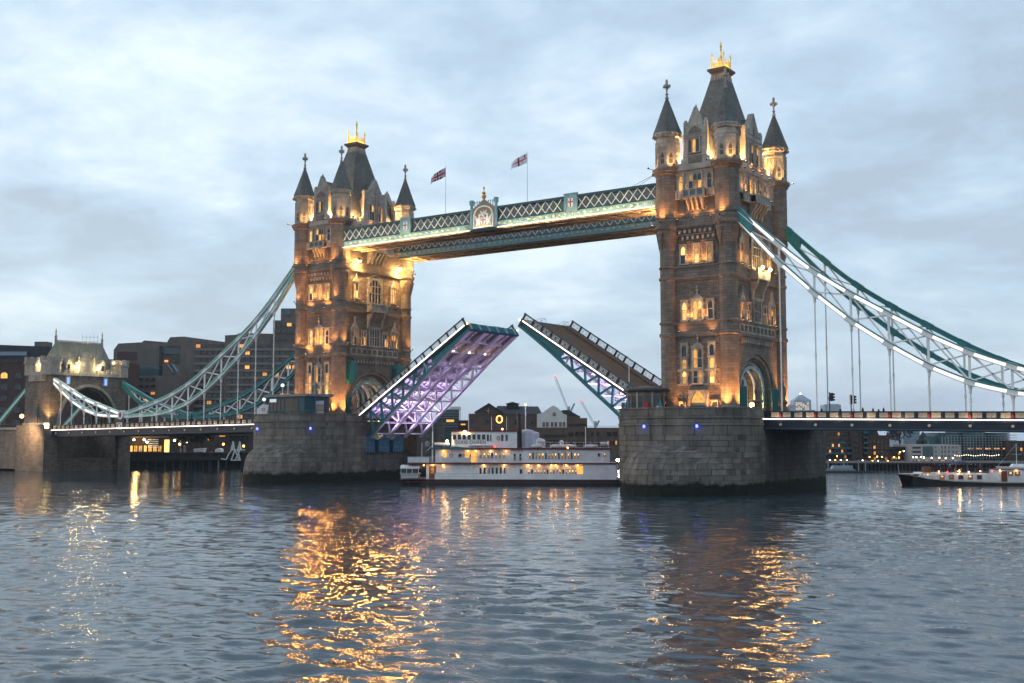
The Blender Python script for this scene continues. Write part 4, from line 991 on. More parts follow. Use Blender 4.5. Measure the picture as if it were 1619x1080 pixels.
def chain(sx, y, label, lit, xmax=131.8):
    C = thing('suspension_chain', label, 'chain', (0,0,0))
    for tabs, x0, x1, pts in (((TOP,BOT),46.6,104.2,[54.5+5.33*k for k in range(10)]), ((TOP2,BOT2),104.2,131.8,[109,114,119,124,128.5])):
        if x0 >= xmax: continue
        ft, fb = smooth(tabs[0]), smooth(tabs[1])
        n = int((x1-x0)/1.6); xs = [x0+(x1-x0)*k/n for k in range(n+1)]
        for nm, f in (('top_chord',ft),('bottom_chord',fb)):
            m = MB()
            for a, b in zip(xs[:-1],xs[1:]): m.bar((sx*a,y,f(a)),(sx*b,y,f(b)),.5,.62)
            o = mk(nm, m, white_p if lit == 2 else chain_pale_lit if lit else chain_teal, C)  # chord paint made paler where the chain is lit
            m = MB()
            for a, b in zip(xs[:-1],xs[1:]): m.bar((sx*a,y,f(a)+.36),(sx*b,y,f(b)+.36),.85,.14)
            mk('chord_cap', m, chain_teal if lit != 1 else chain_pale_lit, o)
            m = MB()
            for a, b in zip(xs[:-1],xs[1:]): m.bar((sx*a,y,f(a)-.36),(sx*b,y,f(b)-.36),.85,.12)
            mk('chord_flange', m, chain_teal if lit == 0 else white_p, o)
            if lit == 2 or (lit == 1 and x0 > 100):
                m = MB()
                for a, b in zip(xs[:-1],xs[1:]): m.bar((sx*a,y-.29,f(a)-.02),(sx*b,y-.29,f(b)-.02),.06,.40)
                mk('light_strip', m, led_chain, o)
        web = white_p
        pts = [p for p in pts if p < xmax]
        for i, p in enumerate(pts):
            t, b = ft(p), fb(p)
            for zz, s_ in ((t,ft(p+.5)-ft(p-.5)),(b,fb(p+.5)-fb(p-.5))): m = MB(); m.bar((sx*(p-.7),y,zz-.7*s_),(sx*(p+.7),y,zz+.7*s_),.66,.92); mk('gusset_plate', m, web if lit else chain_teal, C)
            if t-b > .9: m = MB(); m.bar((sx*p,y,b),(sx*p,y,t),.3,.22); mk('web_post', m, web, C)
            q = pts[i+1] if i+1 < len(pts) else (x1 if x0 < 100 else None)
            if q is not None and t-b > .8:
                for (a0,z0),(a1,z1) in (((p,b+.1),(q,ft(q)-.2)),((p,t-.2),(q,fb(q)+.2))):
                    m = MB(); m.bar((sx*a0,y,z0),(sx*a1,y,z1),.24,.2); mk('web_diagonal', m, web, C)
            zd = par(p)-1.0
            if b-zd > .6:
                h = MB(); h.tube((sx*p,y,b-.3),(sx*p,y,zd),.11,.11,8); h.lathe(sx*p,y,[(.12,b-1.6),(.20,b-1.4),(.20,b-1.0),(.34,b-.5),(.34,b-.3)],8); h.tube((sx*p,y,(b+zd)/2-.3),(sx*p,y,(b+zd)/2+.3),.17,.17,8)
                mk('hanger', h, white_p, C)
        if x0 < 100 and fb(49.8) > 0:      # first diagonal by the tower
            m = MB(); m.bar((sx*49.6,y,fb(49.6)),(sx*54.5,y,ft(54.5)-.2),.24,.2); mk('web_diagonal', m, web, C)
    # saddle plates at the tower, pin at the low point
    m = MB(); Fp = (lambda u,o,z: (sx*u,y+o,z)); P = [(45.6,45.4),(48.8,43.2),(50.6,40.9),(50.2,39.2),(47.2,42.4),(45.6,43.4)]; m.prism(Fp, P if sx < 0 else P[::-1],-.42,.42); mk('saddle_plate', m, chain_teal, C)
    if xmax > 104.2:
        m = MB(); F = frame(sx*104.2,y,0); n = 20
        m.prism(F,[(.95*math.cos(2*math.pi*k/n),13.4+1.05*math.sin(2*math.pi*k/n)) for k in range(n)],-.55,.62); med = mk('pin_medallion', m, white_p if lit else chain_teal, C)
        m = MB(); m.prism(F,[(.42*math.cos(2*math.pi*k/n),13.4+.6*math.sin(2*math.pi*k/n)) for k in range(n)],.62,.68); mk('medallion_boss', m, red_p, med)
        m = MB(); m.fbox(F,-1.5,1.5,-.6,.75,9.6,12.25); m.fbox(F,-1.7,1.7,-.7,.85,12.0,12.4); b = mk('pin_pedestal', m, navy, C)
        m = MB()
        for u0,u1,z0,z1 in ((-1,1,10.2,10.35),(-1,1,11.5,11.65),(-1,-.85,10.35,11.5),(.85,1,10.35,11.5)): m.fbox(F,u0,u1,.75,.82,z0,z1)
        for sg in (-1,1): m.bar(F(-.7*sg,.8,10.45),F(.7*sg,.8,11.4),.12,.06)
        m.prism(F,[(.35*math.cos(math.pi*k/4),10.95+.35*math.sin(math.pi*k/4)) for k in range(8)],.75,.86); mk('pedestal_panel', m, white_p, b)
    return C
chain(1,-9.6,'nearer white-lit chain falling away from the right tower',2)
chain(1,9.6,'farther dark teal chain falling away behind the white-lit one at the right tower',0)
chain(-1,-9.6,'nearer pale green chain sweeping down to the left of the farther tower',1)
chain(-1,9.6,'farther dark teal chain sweeping down behind the pale green one',0)

sp = MB(); F0 = frame(0,0,0)       # cast scroll ornament in a cream panel
sp.box(-.62,.62,-.02,.04,-.36,.36,1)
for sg in (-1,1):
    for k in range(7):
        a0, a1 = k*.9, (k+1)*.9; r0, r1 = .26-.03*k, .26-.03*(k+1)
        sp.bar((sg*(.30+r0*math.cos(a0)),-.03,r0*math.sin(a0)),(sg*(.30+r1*math.cos(a1)),-.03,r1*math.sin(a1)),.03,.07,2,(0,1,0))
sp.bar((0,-.03,-.32),(0,-.03,.32),.03,.07,2,(0,1,0))
scroll_me = sp.mesh('parapet_panel',[navy, cream, paint('scroll_brown',(.16,.11,.06),.8)])  # scrolls in dark brown on the cream ground
bp = MB(); bp.box(-.20,.20,-.14,.10,-.5,.5); bp.box(-.24,.24,-.18,.12,.46,.56); bpost_me = bp.mesh('parapet_post',[navy])
rd = MB(); rd.prism(F0,[(-.16,-.38),(.16,-.38),(.16,-.05),(0,.25),(-.16,-.05)],.12,.2); shield_me = rd.mesh('red_shield',[paint('shield_red',(.7,.02,.02),.5)])
rb = MB(); rb.tube((0,-.12,0),(0,.1,0),.2,.2,10); boss_me = rb.mesh('girder_boss',[cream])
def shore_span(sx, x_end, x_panels, label):
    D = thing('shore_span', label, 'bridge deck', (0,0,0))
    def slab(nm, y0, y1, dz0, dz1, mt, xs=(51.3, x_end), seg=6):
        m = MB()
        for k in range(seg):
            a = xs[0]+(xs[1]-xs[0])*k/seg; b = xs[0]+(xs[1]-xs[0])*(k+1)/seg
            p = [(sx*a,y0),(sx*b,y0),(sx*b,y1),(sx*a,y1)]; za, zb_ = par(a), par(b)
            q = [za,zb_,zb_,za]; pts = [(x,y,z+dz0) for (x,y),z in zip(p,q)]+[(x,y,z+dz1) for (x,y),z in zip(p,q)]
            if sx < 0: pts = [pts[i] for i in (1,0,3,2,5,4,7,6)]
            m.hexa(pts)
        return mk(nm, m, mt, D)
    slab('roadway',-9.3,9.3,-1.5,-1.2,asphalt); slab('underside_plate',-9.0,9.0,-2.2,-1.9,steel)
    for y in (-10.2, 10.0):
        slab('fascia_girder',y,y+.2,-2.75,-1.15,navy); slab('girder_flange',y-.12,y+.4,-2.6,-2.45,paint('slate_blue_paint',(.03,.07,.11),.5) if 'slate_blue_paint' not in MATS else MATS['slate_blue_paint'])
        slab('girder_flange',y-.12,y+.4,-1.62,-1.48,navy)
        slab('top_rail',y-.08,y+.28,-.12,.02,navy); slab('base_rail',y-.04,y+.26,-1.12,-.92,navy); slab('backing_plate',y+.10,y+.16,-.95,-.1,navy)
    slab('light_strip',-10.42,-10.26,-1.22,-1.08,led_white)
    for k in range(int((x_end-51.8)/2.6)):
        x = 53+2.6*k; m = MB(); m.box(sx*x-.15,sx*x+.15,-9.9,9.9,par(x)-2.7,par(x)-2.2); mk('cross_girder', m, steel, D)
    base = 54.5-5.33
    k = 0
    while True:
        x = base+5.33/3*k; k += 1
        if x > x_panels: break
        if x < 52: continue
        inst('parapet_post', bpost_me, D, (sx*x,-10.16,par(x)-.55))
        c = x+5.33/6; inst('parapet_panel', scroll_me, D, (sx*c,-10.10,par(c)-.52), (0,0,0), (1,1,.98))
        if (k-1)%3 == 0 and sx > 0: inst('red_shield', shield_me, D, (sx*x,-10.2,par(x)-.55))
        if (k-1)%3 == 0: inst('girder_boss', boss_me, D, (sx*x,-10.28,par(x)-1.95))
    # the strip light washes the parapet panels
    for j in range(int((x_panels-52)/4.5)):
        x = 54+4.5*j; lamp('SPOT',(sx*x,-11.3,par(x)-1.0),32,(1,.72,.45),D,.2,(sx*x,-10.1,par(x)-.5),150)
    return D
shore_span(1, 131, 100, 'bridge deck with cream scroll panels running out of the picture from the right pier')
shore_span(-1, 131.2, 131, 'bridge deck with cream scroll panels between the gatehouse and the left pier')

# ---------------------------------------------------------------- north gatehouse (abutment)
def gatehouse():
    G = thing('bridge_gatehouse', 'squat stone gatehouse with steep lit roof at the far left end of the bridge', 'gatehouse', (0,0,0))
    x0, x1 = -142.0, -131.5; xc = -136.7; FSa = frame(x1,0,math.pi/2); FWa = frame(xc,-10.8,0); FNa = frame(x0,0,-math.pi/2)
    m = MB(); m.arch_slab(frame(x1,0,math.pi/2),-10.5,0,8.0,11.2,9.6,10.8,24.2,2.0,24); mk('body', m, granite_r, G)
    m = MB()
    n = 24
    for k in range(n):
        a, b = arch_pt(8.0,11.2,9.6,k/n), arch_pt(8.0,11.2,9.6,(k+1)/n); a2, b2 = arch_pt(8.7,11.2,10.3,k/n), arch_pt(8.7,11.2,10.3,(k+1)/n); m.prism(FSa,[a,b,b2,a2],0,.3)
    mk('arch_ring', m, portland, G)
    m = MB(); m.box(-143.0,-131.0,-12.2,-8.6,-2,11.3); m.box(-143,-131,8.6,12.2,-2,11.3); m.box(-142,-132,-8.6,8.6,-2,3.0); mk('base', m, granite, G)
    m = MB(); m.fbox(FWa,-5.4,5.4,-.1,.35,11.3,11.8); m.fbox(FSa,-10.8,10.8,-.1,.3,23.5,24.2); m.fbox(FWa,-5.4,5.4,-.1,.4,23.5,24.3); mk('string_course', m, portland, G)
    for k in range(9): u = -3.0+.8*k; m = MB(); m.fbox(FWa,u-.24,u+.24,0,.45,22.0,23.5); mk('corbel', m, portland, G)
    m = MB(); m.fbox(FWa,-1.0,.6,0,.3,11.8,18.0); mk('buttress', m, granite, G)
    for u,w in ((-6.0,.9),(4.6,.9)):
        m = MB(); m.fbox(FSa,u-.35,u+.35,0,.12,21.4,23.0); mk('slit_window', m, glow('blue_slit',(.12,.25,1.0),2.2) if 'blue_slit' not in MATS else MATS['blue_slit'], G)
        m = MB(); m.fbox(FSa,u-.6,u-.36,0,.25,21.2,23.2); m.fbox(FSa,u+.36,u+.6,0,.25,21.2,23.2); m.fbox(FSa,u-.6,u+.6,0,.25,23.2,23.45); mk('slit_surround', m, portland, G)
    for x,y,r in ((-140.6,-9.6,2.1),(-133.2,-9.6,2.4),(-140.6,9.6,2.1),(-133.2,9.6,2.4)):
        m = MB(); m.lathe(x,y,[(r,23.6),(r,26.2),(r+.25,26.4),(r+.25,26.8),(r,27.0)],8,math.pi/8); t = mk('corner_turret', m, portland, G)
        for k in range(8):
            a = math.pi/4*k; c, s = math.cos(a), math.sin(a); m = MB(); m.bar((x+(r-.35)*c,y+(r-.35)*s,27.5),(x+(r+.1)*c,y+(r+.1)*s,27.5),.9,1.2); mk('merlon', m, portland, t)
    for k in range(11):
        u = -6.6+1.32*k; m = MB(); m.fbox(FSa,u-.4,u+.4,-.4,.1,24.2,25.3 if k%2 else 24.7); mk('merlon', m, portland, G)
    m = MB(); m.frustum(-141.2,-132.3,-8.6,8.6,24.0,-140.4,-133.0,-8.1,8.1,25.6); m.hexa([(-140.4,-8.1,25.6),(-133.0,-8.1,25.6),(-133.0,8.1,25.6),(-140.4,8.1,25.6),(-137.0,-6.2,32.0),(-136.4,-6.2,32.0),(-136.4,6.8,32.0),(-137.0,6.8,32.0)])
    pale_slate = masonry('pale_lead_roof', (.22,.22,.175), (.17,.17,.14), (.10,.10,.085), .6, 4.0, streak=.3); mk('roof', m, pale_slate, G)
    m = MB(); m.bar((-136.7,-6.2,32.15),(-136.7,6.8,32.15),.4,.35)
    for k in range(22): m.box(-136.85,-136.55,-6.0+.58*k,-5.75+.58*k,32.3,32.6)
    mk('ridge_cresting', m, portland, G)
    for y in (-6.3,6.9): m = MB(); m.lathe(-136.7,y,[(.32,31.8),(.28,33.2),(.42,33.4),(.14,33.7),(.12,34.4),(.26,34.6),(.1,34.8),(.03,35.6)],8); mk('roof_finial', m, portland, G)
    m = MB(); u = -1.0; m.prism(FSa,[(u-1.8,24.2),(u+1.8,24.2),(u+1.8,27.0),(u,29.3),(u-1.8,27.0)],-2.5,.15); mk('gable', m, portland, G)
    m = MB()
    for sg in (-1,1): m.bar(FSa(u+sg*2.0,-.2,26.9),FSa(u,-.2,29.6),.9,.2); b = FSa(u+sg*1.9,-.1,0); m.lathe(b[0],b[1],[(.28,24.2),(.28,28.0),(.36,28.1),(.05,28.9)],6)
    m.fbox(FSa,u-.8,u+.8,.15,.25,25.0,26.8); mk('gable_coping', m, portland, G)
    for u in (-5.6,3.9):
        m = MB(); m.fbox(FSa,u-.7,u+.7,-2.2,-.3,24.4,26.6); m.prism(FSa,[(u-.85,26.6),(u+.85,26.6),(u,27.8)],-3.0,-.2); d = mk('dormer', m, portland, G); m = MB(); m.fbox(FSa,u-.4,u+.4,-.3,-.26,25.0,26.3); mk('dormer_window', m, dark_glass, d)
    for u in (-4.0,2.5):
        p = FSa(u,-.2,25.6); m = MB(); m.ball(p,.28,8,1); m.tube((p[0],p[1],24.3),(p[0],p[1],25.3),.07,.07,6,0); mk('parapet_lamp', m, [black_p, lamp_warm], G); lamp('POINT',FSa(u,.8,26.2),700,(1,.80,.42),G,.2)
    lamp('POINT',(-137.5,-8.9,26.0),420,(1,.8,.45),G,.2); lamp('POINT',(-135.0,8.9,27.2),600,(1,.8,.45),G,.2)
    # warm lamps at the foot of the tower and under the arch
    lamp('SPOT',(-134.5,-16.5,10.6),4200,(1,.66,.34),G,.25,(-137,-12.2,7.0),130); lamp('SPOT',(-130.6,-12.4,12.2),3500,(1,.60,.2),G,.2,(-132,-10.0,18.0),90)
    lamp('POINT',(-136.5,6.4,17.5),1600,(1,.5,.22),G,.2)
    m = MB(); m.box(-131.5,-130.9,-12.1,-11.1,10.5,11.7); mk('corner_lamp', m, glow('corner_lamp_glass',(1,.72,.3),9), G)
    # coffered vault ribs
    for k in range(6):
        F = frame(-141+1.7*k,0,math.pi/2); m = MB()
        for j in range(24):
            a, b = arch_pt(7.95,11.2,9.5,j/24), arch_pt(7.95,11.2,9.5,(j+1)/24); a2, b2 = arch_pt(7.5,11.2,9.0,j/24), arch_pt(7.5,11.2,9.0,(j+1)/24); m.prism(F,[a,b,b2,a2],-.2,.2)
        mk('vault_rib', m, granite, G)
    return G
gatehouse()
for y, lab in ((-9.6,'pale straight tie girder slanting down to the left of the gatehouse'),(9.6,'pale straight tie girder seen through the gatehouse arch')):
    t = thing('land_tie', lab, 'tie girder')
    m = MB(); m.bar((-142,y,21.0),(-166,y,4.6),.7,.9); mk('girder', m, chain_pale_lit, t); m = MB(); m.bar((-142,y,21.55),(-166,y,5.15),.95,.16); mk('cap', m, chain_teal, t)
def viaduct():
    V = thing('approach_viaduct', 'low stone approach viaduct with an arch, left of the gatehouse', 'viaduct')
    F = frame(-160,-11.0,0); m = MB(); m.arch_slab(F,-22,0,6.0,3.0,4.6,18,10.2,0.5,20); mk('wall', m, granite, V)
    m = MB(); m.fbox(F,-18,18,-.2,.4,10.2,10.7); m.fbox(F,-18,18,-22,-.2,10.2,10.5); mk('coping', m, portland, V)
    m = MB(); m.fbox(F,-18,18,.0,.12,10.7,10.85); m.fbox(F,-18,18,.0,.12,11.5,11.65); mk('railing', m, navy, V)
    for k in range(18): m = MB(); m.fbox(F,-17.6+2*k,-17.4+2*k,-.02,.16,10.7,11.75); mk('railing_post', m, navy, V)
    return V
viaduct()
# ---------------------------------------------------------------- people (one continuous body each, shared meshes)
def person_mesh(name, top, legs, hair, sit=False, arm=0.0):
    V = [(0,0,.98),(0,.0,1.20),(0,.0,1.42),(0,0,1.54),(0,-.01,1.68),(.19,0,1.43),(.25,-.02,1.15),(.24,-.12-arm*.3,.92+arm*.25),(-.19,0,1.43),(-.26,.02,1.15),(-.24,-.08,.92),
         (.10,0,.93),(.12,-.04,.52),(.12,.02,.08),(.13,-.14,.03),(-.10,0,.93),(-.12,.05,.52),(-.13,.10,.08),(-.14,-.05,.03)]
    Rr = [.17,.15,.17,.06,.11,.075,.05,.045,.075,.05,.045,.11,.075,.05,.045,.11,.075,.05,.045]
    E = [(0,1),(1,2),(2,3),(3,4),(2,5),(5,6),(6,7),(2,8),(8,9),(9,10),(0,11),(11,12),(12,13),(13,14),(0,15),(15,16),(16,17),(17,18)]
    me = bpy.data.meshes.new('tmp'); me.from_pydata(V, E, [])
    o = bpy.data.objects.new('tmp', me); COL.objects.link(o)
    sk = o.modifiers.new('s','SKIN'); ss = o.modifiers.new('d','SUBSURF'); ss.levels = 1; ss.render_levels = 1
    for i, v in enumerate(me.skin_vertices[0].data): v.radius = (Rr[i],)*2; v.use_root = (i == 0)
    dg = bpy.context.evaluated_depsgraph_get(); out = bpy.data.meshes.new_from_object(o.evaluated_get(dg)); out.name = name
    bpy.data.objects.remove(o); out.materials.clear()
    for m in (top, legs, MATS.get('skin') or paint('skin',(.42,.25,.17),.6), hair): out.materials.append(m)
    for p in out.polygons:
        z = p.center.z; p.material_index = 3 if z > 1.70 or (z > 1.6 and p.center.y > .03) else 2 if z > 1.50 else 0 if z > .9 else 1
    return out
coat_d = paint('dark_coat',(.015,.016,.02),.9); coat_b = paint('navy_coat',(.02,.03,.06),.9); coat_r = paint('red_coat',(.20,.02,.02),.9); coat_g = paint('grey_coat',(.10,.10,.10),.9); trous = paint('dark_trousers',(.012,.013,.018),.9); hair_d = paint('dark_hair',(.015,.011,.009),.8)
PM = [person_mesh('person_a',coat_d,trous,hair_d), person_mesh('person_b',coat_b,trous,hair_d,arm=.8), person_mesh('person_c',coat_g,trous,hair_d,arm=.3), person_mesh('person_d',coat_r,trous,hair_d)]
def person(loc, rz, k, label, group=None):
    o = inst('person', PM[k], None, loc, (0,0,rz), (1,1,random.uniform(.96,1.04))); tag(o, label, 'person', group); return o

# ---------------------------------------------------------------- the paddle boat
boat_white = paint('boat_white', (.78,.76,.75), .45, var=.14, scale=.7); boat_red = paint('boat_dark_red', (.14,.018,.022), .5); hull_black = paint('hull_black', (.012,.011,.011), .4, var=.3); canvas_w = paint('canvas_white',(.60,.60,.60),.8)
def sgn_win(name, w, h, arch, glass, fr):
    k = f'{name}_{w}_{h}_{arch}_{fr.name}'
    me = bpy.data.meshes.get(k)
    if not me:
        m = MB(); F = frame(0,0,0); t = .06
        m.fbox(F,-w/2-t,-w/2,0,.05,0,h); m.fbox(F,w/2,w/2+t,0,.05,0,h); m.fbox(F,-w/2-t,w/2+t,0,.06,-t,0); m.fbox(F,-w/2-t,w/2+t,0,.05,h,h+t)
        if arch:
            for sg in (-1,1): m.prism(F,[(sg*w/2,h),(sg*w/2,h-w*.4),(sg*w*.28,h-w*.1),(0,h)][::sg],0,.045)
        me = m.mesh(k,[fr])
    return me
def boat_window(parent, F, u, z, w, h, lit, arch=False, fr=None, o=0.0):
    b = inst('window', sgn_win('window',w,h,arch,None,fr or boat_white), parent, F(u,o,z), (0,0,F.rot))
    inst('pane', unit_me(dark_glass if not lit else pane_cabin), b, (0,-.005,h/2), (0,0,0), (w,.03,h))
    return b
def eave_lamp(root, p, e, mat, col, r=.11):
    m = MB(); m.ball(p, r, 6); mk('deck_lamp', m, mat, root)
    if e: lamp('POINT', (p[0],p[1]-.12,p[2]-.05), e, col, root, .08)
def paddle_boat():
    B = thing('paddle_boat', 'white three-deck paddle boat with black funnel passing between the piers', 'boat', (-12.9,-17.9,0), math.atan2(.523,.853))
    W = 9.0; F = frame(0,0,0); rn = random.Random(4)
    # hull with a raked bow
    m = MB(); xs = [-.3,1.5,5,30,44,45.5]; ins = [3.4,1.6,.0,.0,.0,.6]
    for a, b, i, j in zip(xs[:-1],xs[1:],ins[:-1],ins[1:]):
        ra = .5 if a < 0 else 0.0
        m.hexa([(a+(1.2 if a < 0 else .0),i,-1.0),(b,j,-1.0),(b,W-j,-1.0),(a+(1.2 if a < 0 else 0),W-i,-1.0),(a,i*.8,.95),(b,j*.8,.95),(b,W-j*.8,.95),(a,W-i*.8,.95)])
    mk('hull', m, hull_black, B)
    m = MB(); m.box(.8,45,-.05,W,.50,.60); m.box(.4,45.2,.0,W,.96,1.04); mk('rubbing_strake', m, boat_red, B)
    m = MB(); m.box(0,45,.4,W-.4,.95,1.06); mk('main_deck', m, steel, B)
    # bulwark, main deckhouse
    m = MB(); m.box(6.2,32.2,0,.08,1.04,2.0); mk('bulwark', m, boat_white, B)
    m = MB(); m.box(4.6,37.9,.55,W-.5,1.06,3.72); mk('lower_house', m, boat_white, B)
    m = MB(); m.box(32.2,37.9,.02,.6,1.04,3.72); mk('stern_plating', m, boat_white, B)
    m = MB(); m.box(36.5,38.2,.5,W-.5,.95,3.6); mk('paddle_box', m, boat_white, B)
    Fl = frame(0,.55,0)
    m = MB(); m.fbox(Fl,5.1,6.3,0,.05,1.1,3.35); mk('door', m, paint('varnished_door',(.22,.07,.03),.5), B)
    m = MB(); m.fbox(Fl,5.45,5.95,.05,.07,2.1,3.1); mk('door_light', m, pane_warm, B)
    for k in range(7): boat_window(B,Fl,14.2+.71*k,1.75,.40,1.35,False,True)
    boat_window(B,Fl,21.3,1.7,.45,1.1,False)
    for k in range(16): boat_window(B,Fl,22.7+.545*k,1.75,.30,1.05,k%5 != 1,True)
    m = MB(); m.fbox(Fl,31.1,32.1,0,.06,1.1,3.3); mk('lit_doorway', m, glow('doorway_glow',(1,.45,.08),.9), B)
    # second deck
    m = MB(); m.box(1.3,38.0,-.12,W,3.66,3.92); mk('second_deck', m, boat_red, B)
    m = MB(); m.box(6.2,36.8,.5,W-.5,3.92,6.25); mk('upper_house', m, boat_white, B)
    m = MB(); m.box(21.6,32.2,.08,.55,3.92,6.2); m.box(32.2,36.8,.08,.55,3.92,6.2); mk('side_screen', m, boat_white, B)
    Fu = frame(0,.5,0); Fs = frame(0,.08,0)
    for k in range(7): boat_window(B,Fu,14.2+.68*k,4.7,.38,1.0,k != 3,True)
    for k in range(16):
        boat_window(B,Fs,22.9+.56*k,4.55,.30,1.15,k%4 != 1,True)
        if k%2 == 0:
            m = MB(); n = 8; c = 22.9+.56*k+.28; m.prism(Fs,[(c+.52*math.cos(math.pi*j/n),5.72+.42*math.sin(math.pi*j/n)) for j in range(n+1)],.01,.05); mk('scallop', m, canvas_w, B)
    for x in (20.2,21.2): boat_window(B,Fu,x,4.3,.35,1.2,False)
    for x, lt in ((34.9,False),(35.9,True)): boat_window(B,Fs,x,5.0,.42,.6,lt)
    for x0, x1, lt in ((7.6,8.2,True),(11.5,13.6,True)):
        m = MB(); m.fbox(Fu,x0,x1,0,.05,4.0,6.0); mk('doorway', m, pane_warm if lt else black_p, B)
    for x in (9.0, 11.0):      # life rings
        m = MB(); n = 12
        for j in range(n): a0, a1 = 2*math.pi*j/n, 2*math.pi*(j+1)/n; m.tube(Fu(x+.3*math.cos(a0),.08,5.15+.3*math.sin(a0)),Fu(x+.3*math.cos(a1),.08,5.15+.3*math.sin(a1)),.07,.07,5)
        mk('life_ring', m, paint('ring_red',(.5,.06,.04),.5) if 'ring_red' not in MATS else MATS['ring_red'], B)
    # railings: posts, rails and canvas dodger at the bow
    m = MB(); m.box(1.45,5.2,-.02,.03,3.95,4.85); mk('bow_dodger', m, canvas_w, B)
    for x0,x1,z in ((1.4,21.6,3.92),(6.2,14,1.04)):
        m = MB(); m.bar((x0,-.02,z+1.0),(x1,-.02,z+1.0),.06,.06); m.bar((x0,-.02,z+.5),(x1,-.02,z+.5),.03,.03); mk('rail', m, canvas_w, B)
        for k in range(int((x1-x0)/1.35)+1): m = MB(); m.bar((x0+1.35*k,-.02,z),(x0+1.35*k,-.02,z+1.0),.05,.05); mk('rail_post', m, canvas_w, B)
    for k in range(11): m = MB(); x = 6.6+3.0*k; m.tube((x,.05,1.05),(x,.05,3.7),.05,.05,6); mk('deck_post', m, boat_white, B)
    m = MB(); m.box(7.5,12.5,-.01,.04,4.0,4.8); mk('rail_banner', m, canvas_w, B)
    # awning, hurricane deck
    m = MB(); m.prism(frame(0,-.3,0),[(5.5,6.35),(13.6,6.15),(13.6,6.4),(9.8,6.75),(5.5,6.55)],-9.2,0); mk('blue_awning', m, paint('awning_blue',(.06,.12,.18),.7), B)
    m = MB(); m.box(13.2,37.0,-.15,W+.1,6.22,6.5); mk('hurricane_deck', m, boat_red, B)
    # pilot house and texas
    m = MB(); m.box(9.0,20.6,.9,W-.9,6.5,9.35); mk('pilot_house', m, boat_white, B)
    m = MB(); m.box(8.8,20.9,.7,W-.7,9.35,9.6); mk('pilot_house_roof', m, boat_red, B)
    Fp = frame(0,.9,0)
    for k in range(7): boat_window(B,Fp,9.55+.86*k,7.95,.60,.9,False)
    for x,w in ((15.45,.4),(15.95,.22),(18.0,.4),(18.75,.4)): boat_window(B,Fp,x,7.7,w,1.15,False)
    m = MB(); n = 12
    for j in range(n): a0, a1 = 2*math.pi*j/n, 2*math.pi*(j+1)/n; m.tube(Fp(17.3+.26*math.cos(a0),.08,8.2+.32*math.sin(a0)),Fp(17.3+.26*math.cos(a1),.08,8.2+.32*math.sin(a1)),.06,.06,5)
    mk('life_ring', m, MATS['ring_red'], B)
    cu = bpy.data.curves.new('boat_name','FONT'); cu.body = 'DIXIE QUEEN'; cu.size = .82; cu.extrude = .015; cu.space_character = 1.12; cu.align_x = 'CENTER'
    to = bpy.data.objects.new('boat_name', cu); COL.objects.link(to); to.parent = B; to.location = (12.4,.87,7.22); to.rotation_euler = (math.pi/2,0,0); cu.materials.append(paint('name_paint',(.05,.05,.06),.6))
    bpy.context.view_layer.update(); nm = bpy.data.meshes.new_from_object(to.evaluated_get(bpy.context.evaluated_depsgraph_get())); bpy.data.objects.remove(to)
    to = inst('boat_name', nm, B, (12.4,.87,7.22), (math.pi/2,0,0))
    m = MB()
    for x, r, z in ((20.6,1.5,9.1),(22.2,1.3,9.4),(23.4,1.0,9.0)): m.lathe(x,3.2,[(r,6.5),(r,z),(r*.9,z+.2),(.1,z+.4)],14)
    mk('casing', m, paint('casing_lilac_white',(.56,.55,.62),.45), B)
    m = MB(); m.lathe(24.6,2.6,[(.9,6.5),(.9,7.6),(.7,8.0),(.1,8.2)],10); mk('vent_casing', m, boat_white, B)
    m = MB(); m.lathe(21.0,1.3,[(.42,6.5),(.42,12.1),(.50,12.2),(.50,12.55),(.40,12.6)],12); mk('funnel', m, hull_black, B)
    m = MB(); m.tube((22.0,2.2,6.5),(22.0,2.2,13.9),.12,.08,8); mk('mast', m, boat_white, B); m = MB(); m.ball((22.0,2.2,14.1),.16,6); mk('mast_lamp', m, lamp_orange, B)
    for x,y,z0,z1,r in ((15.9,3,9.6,12.0,.06),(18.6,3,9.6,12.0,.06),(11.9,2,9.6,12.7,.08),(32.6,2,6.5,10.2,.10),(3.8,.6,3.9,7.4,.05)):
        m = MB(); m.tube((x,y,z0),(x,y,z1),r,r*.7,6); mk('pole', m, boat_white, B)
    # lit ring emblem slung between two poles
    m = MB(); n = 20; c = (17.3,3.0,11.55)
    for j in range(n):
        a0, a1 = 2*math.pi*j/n, 2*math.pi*(j+1)/n; m.tube((c[0]+.52*math.cos(a0),c[1],c[2]+.62*math.sin(a0)),(c[0]+.52*math.cos(a1),c[1],c[2]+.62*math.sin(a1)),.11,.11,6)
    mk('lit_ring', m, glow('ring_glow',(1,.55,.12),3.0), B)
    m = MB(); m.lathe(c[0],c[1],[(.05,c[2]-.35),(.3,c[2]-.1),(.3,c[2]+.1),(.05,c[2]+.35)],8); m.bar((15.9,3,11.2),(16.8,3,11.5),.05,.05); m.bar((17.8,3,11.5),(18.6,3,11.2),.05,.05); mk('ring_spider', m, red_p, B)
    # bow mast, boom with canisters
    m = MB(); m.tube((5.6,1.2,3.9),(5.6,1.2,9.4),.14,.10,8); m.tube((5.6,1.2,9.4),(5.6,1.2,12.0),.05,.03,6); m.bar((5.6,1.2,6.9),(4.6,1.0,6.0),.08,.08); mk('bow_mast', m, boat_white, B)
    m = MB(); m.lathe(4.7,1.2,[(.1,6.6),(.42,6.8),(.42,7.5),(.1,7.7)],10); mk('winch', m, steel, B)
    m = MB(); m.tube((6.0,1.0,7.15),(8.6,1.0,7.15),.28,.28,10); mk('canister', m, canvas_w, B)
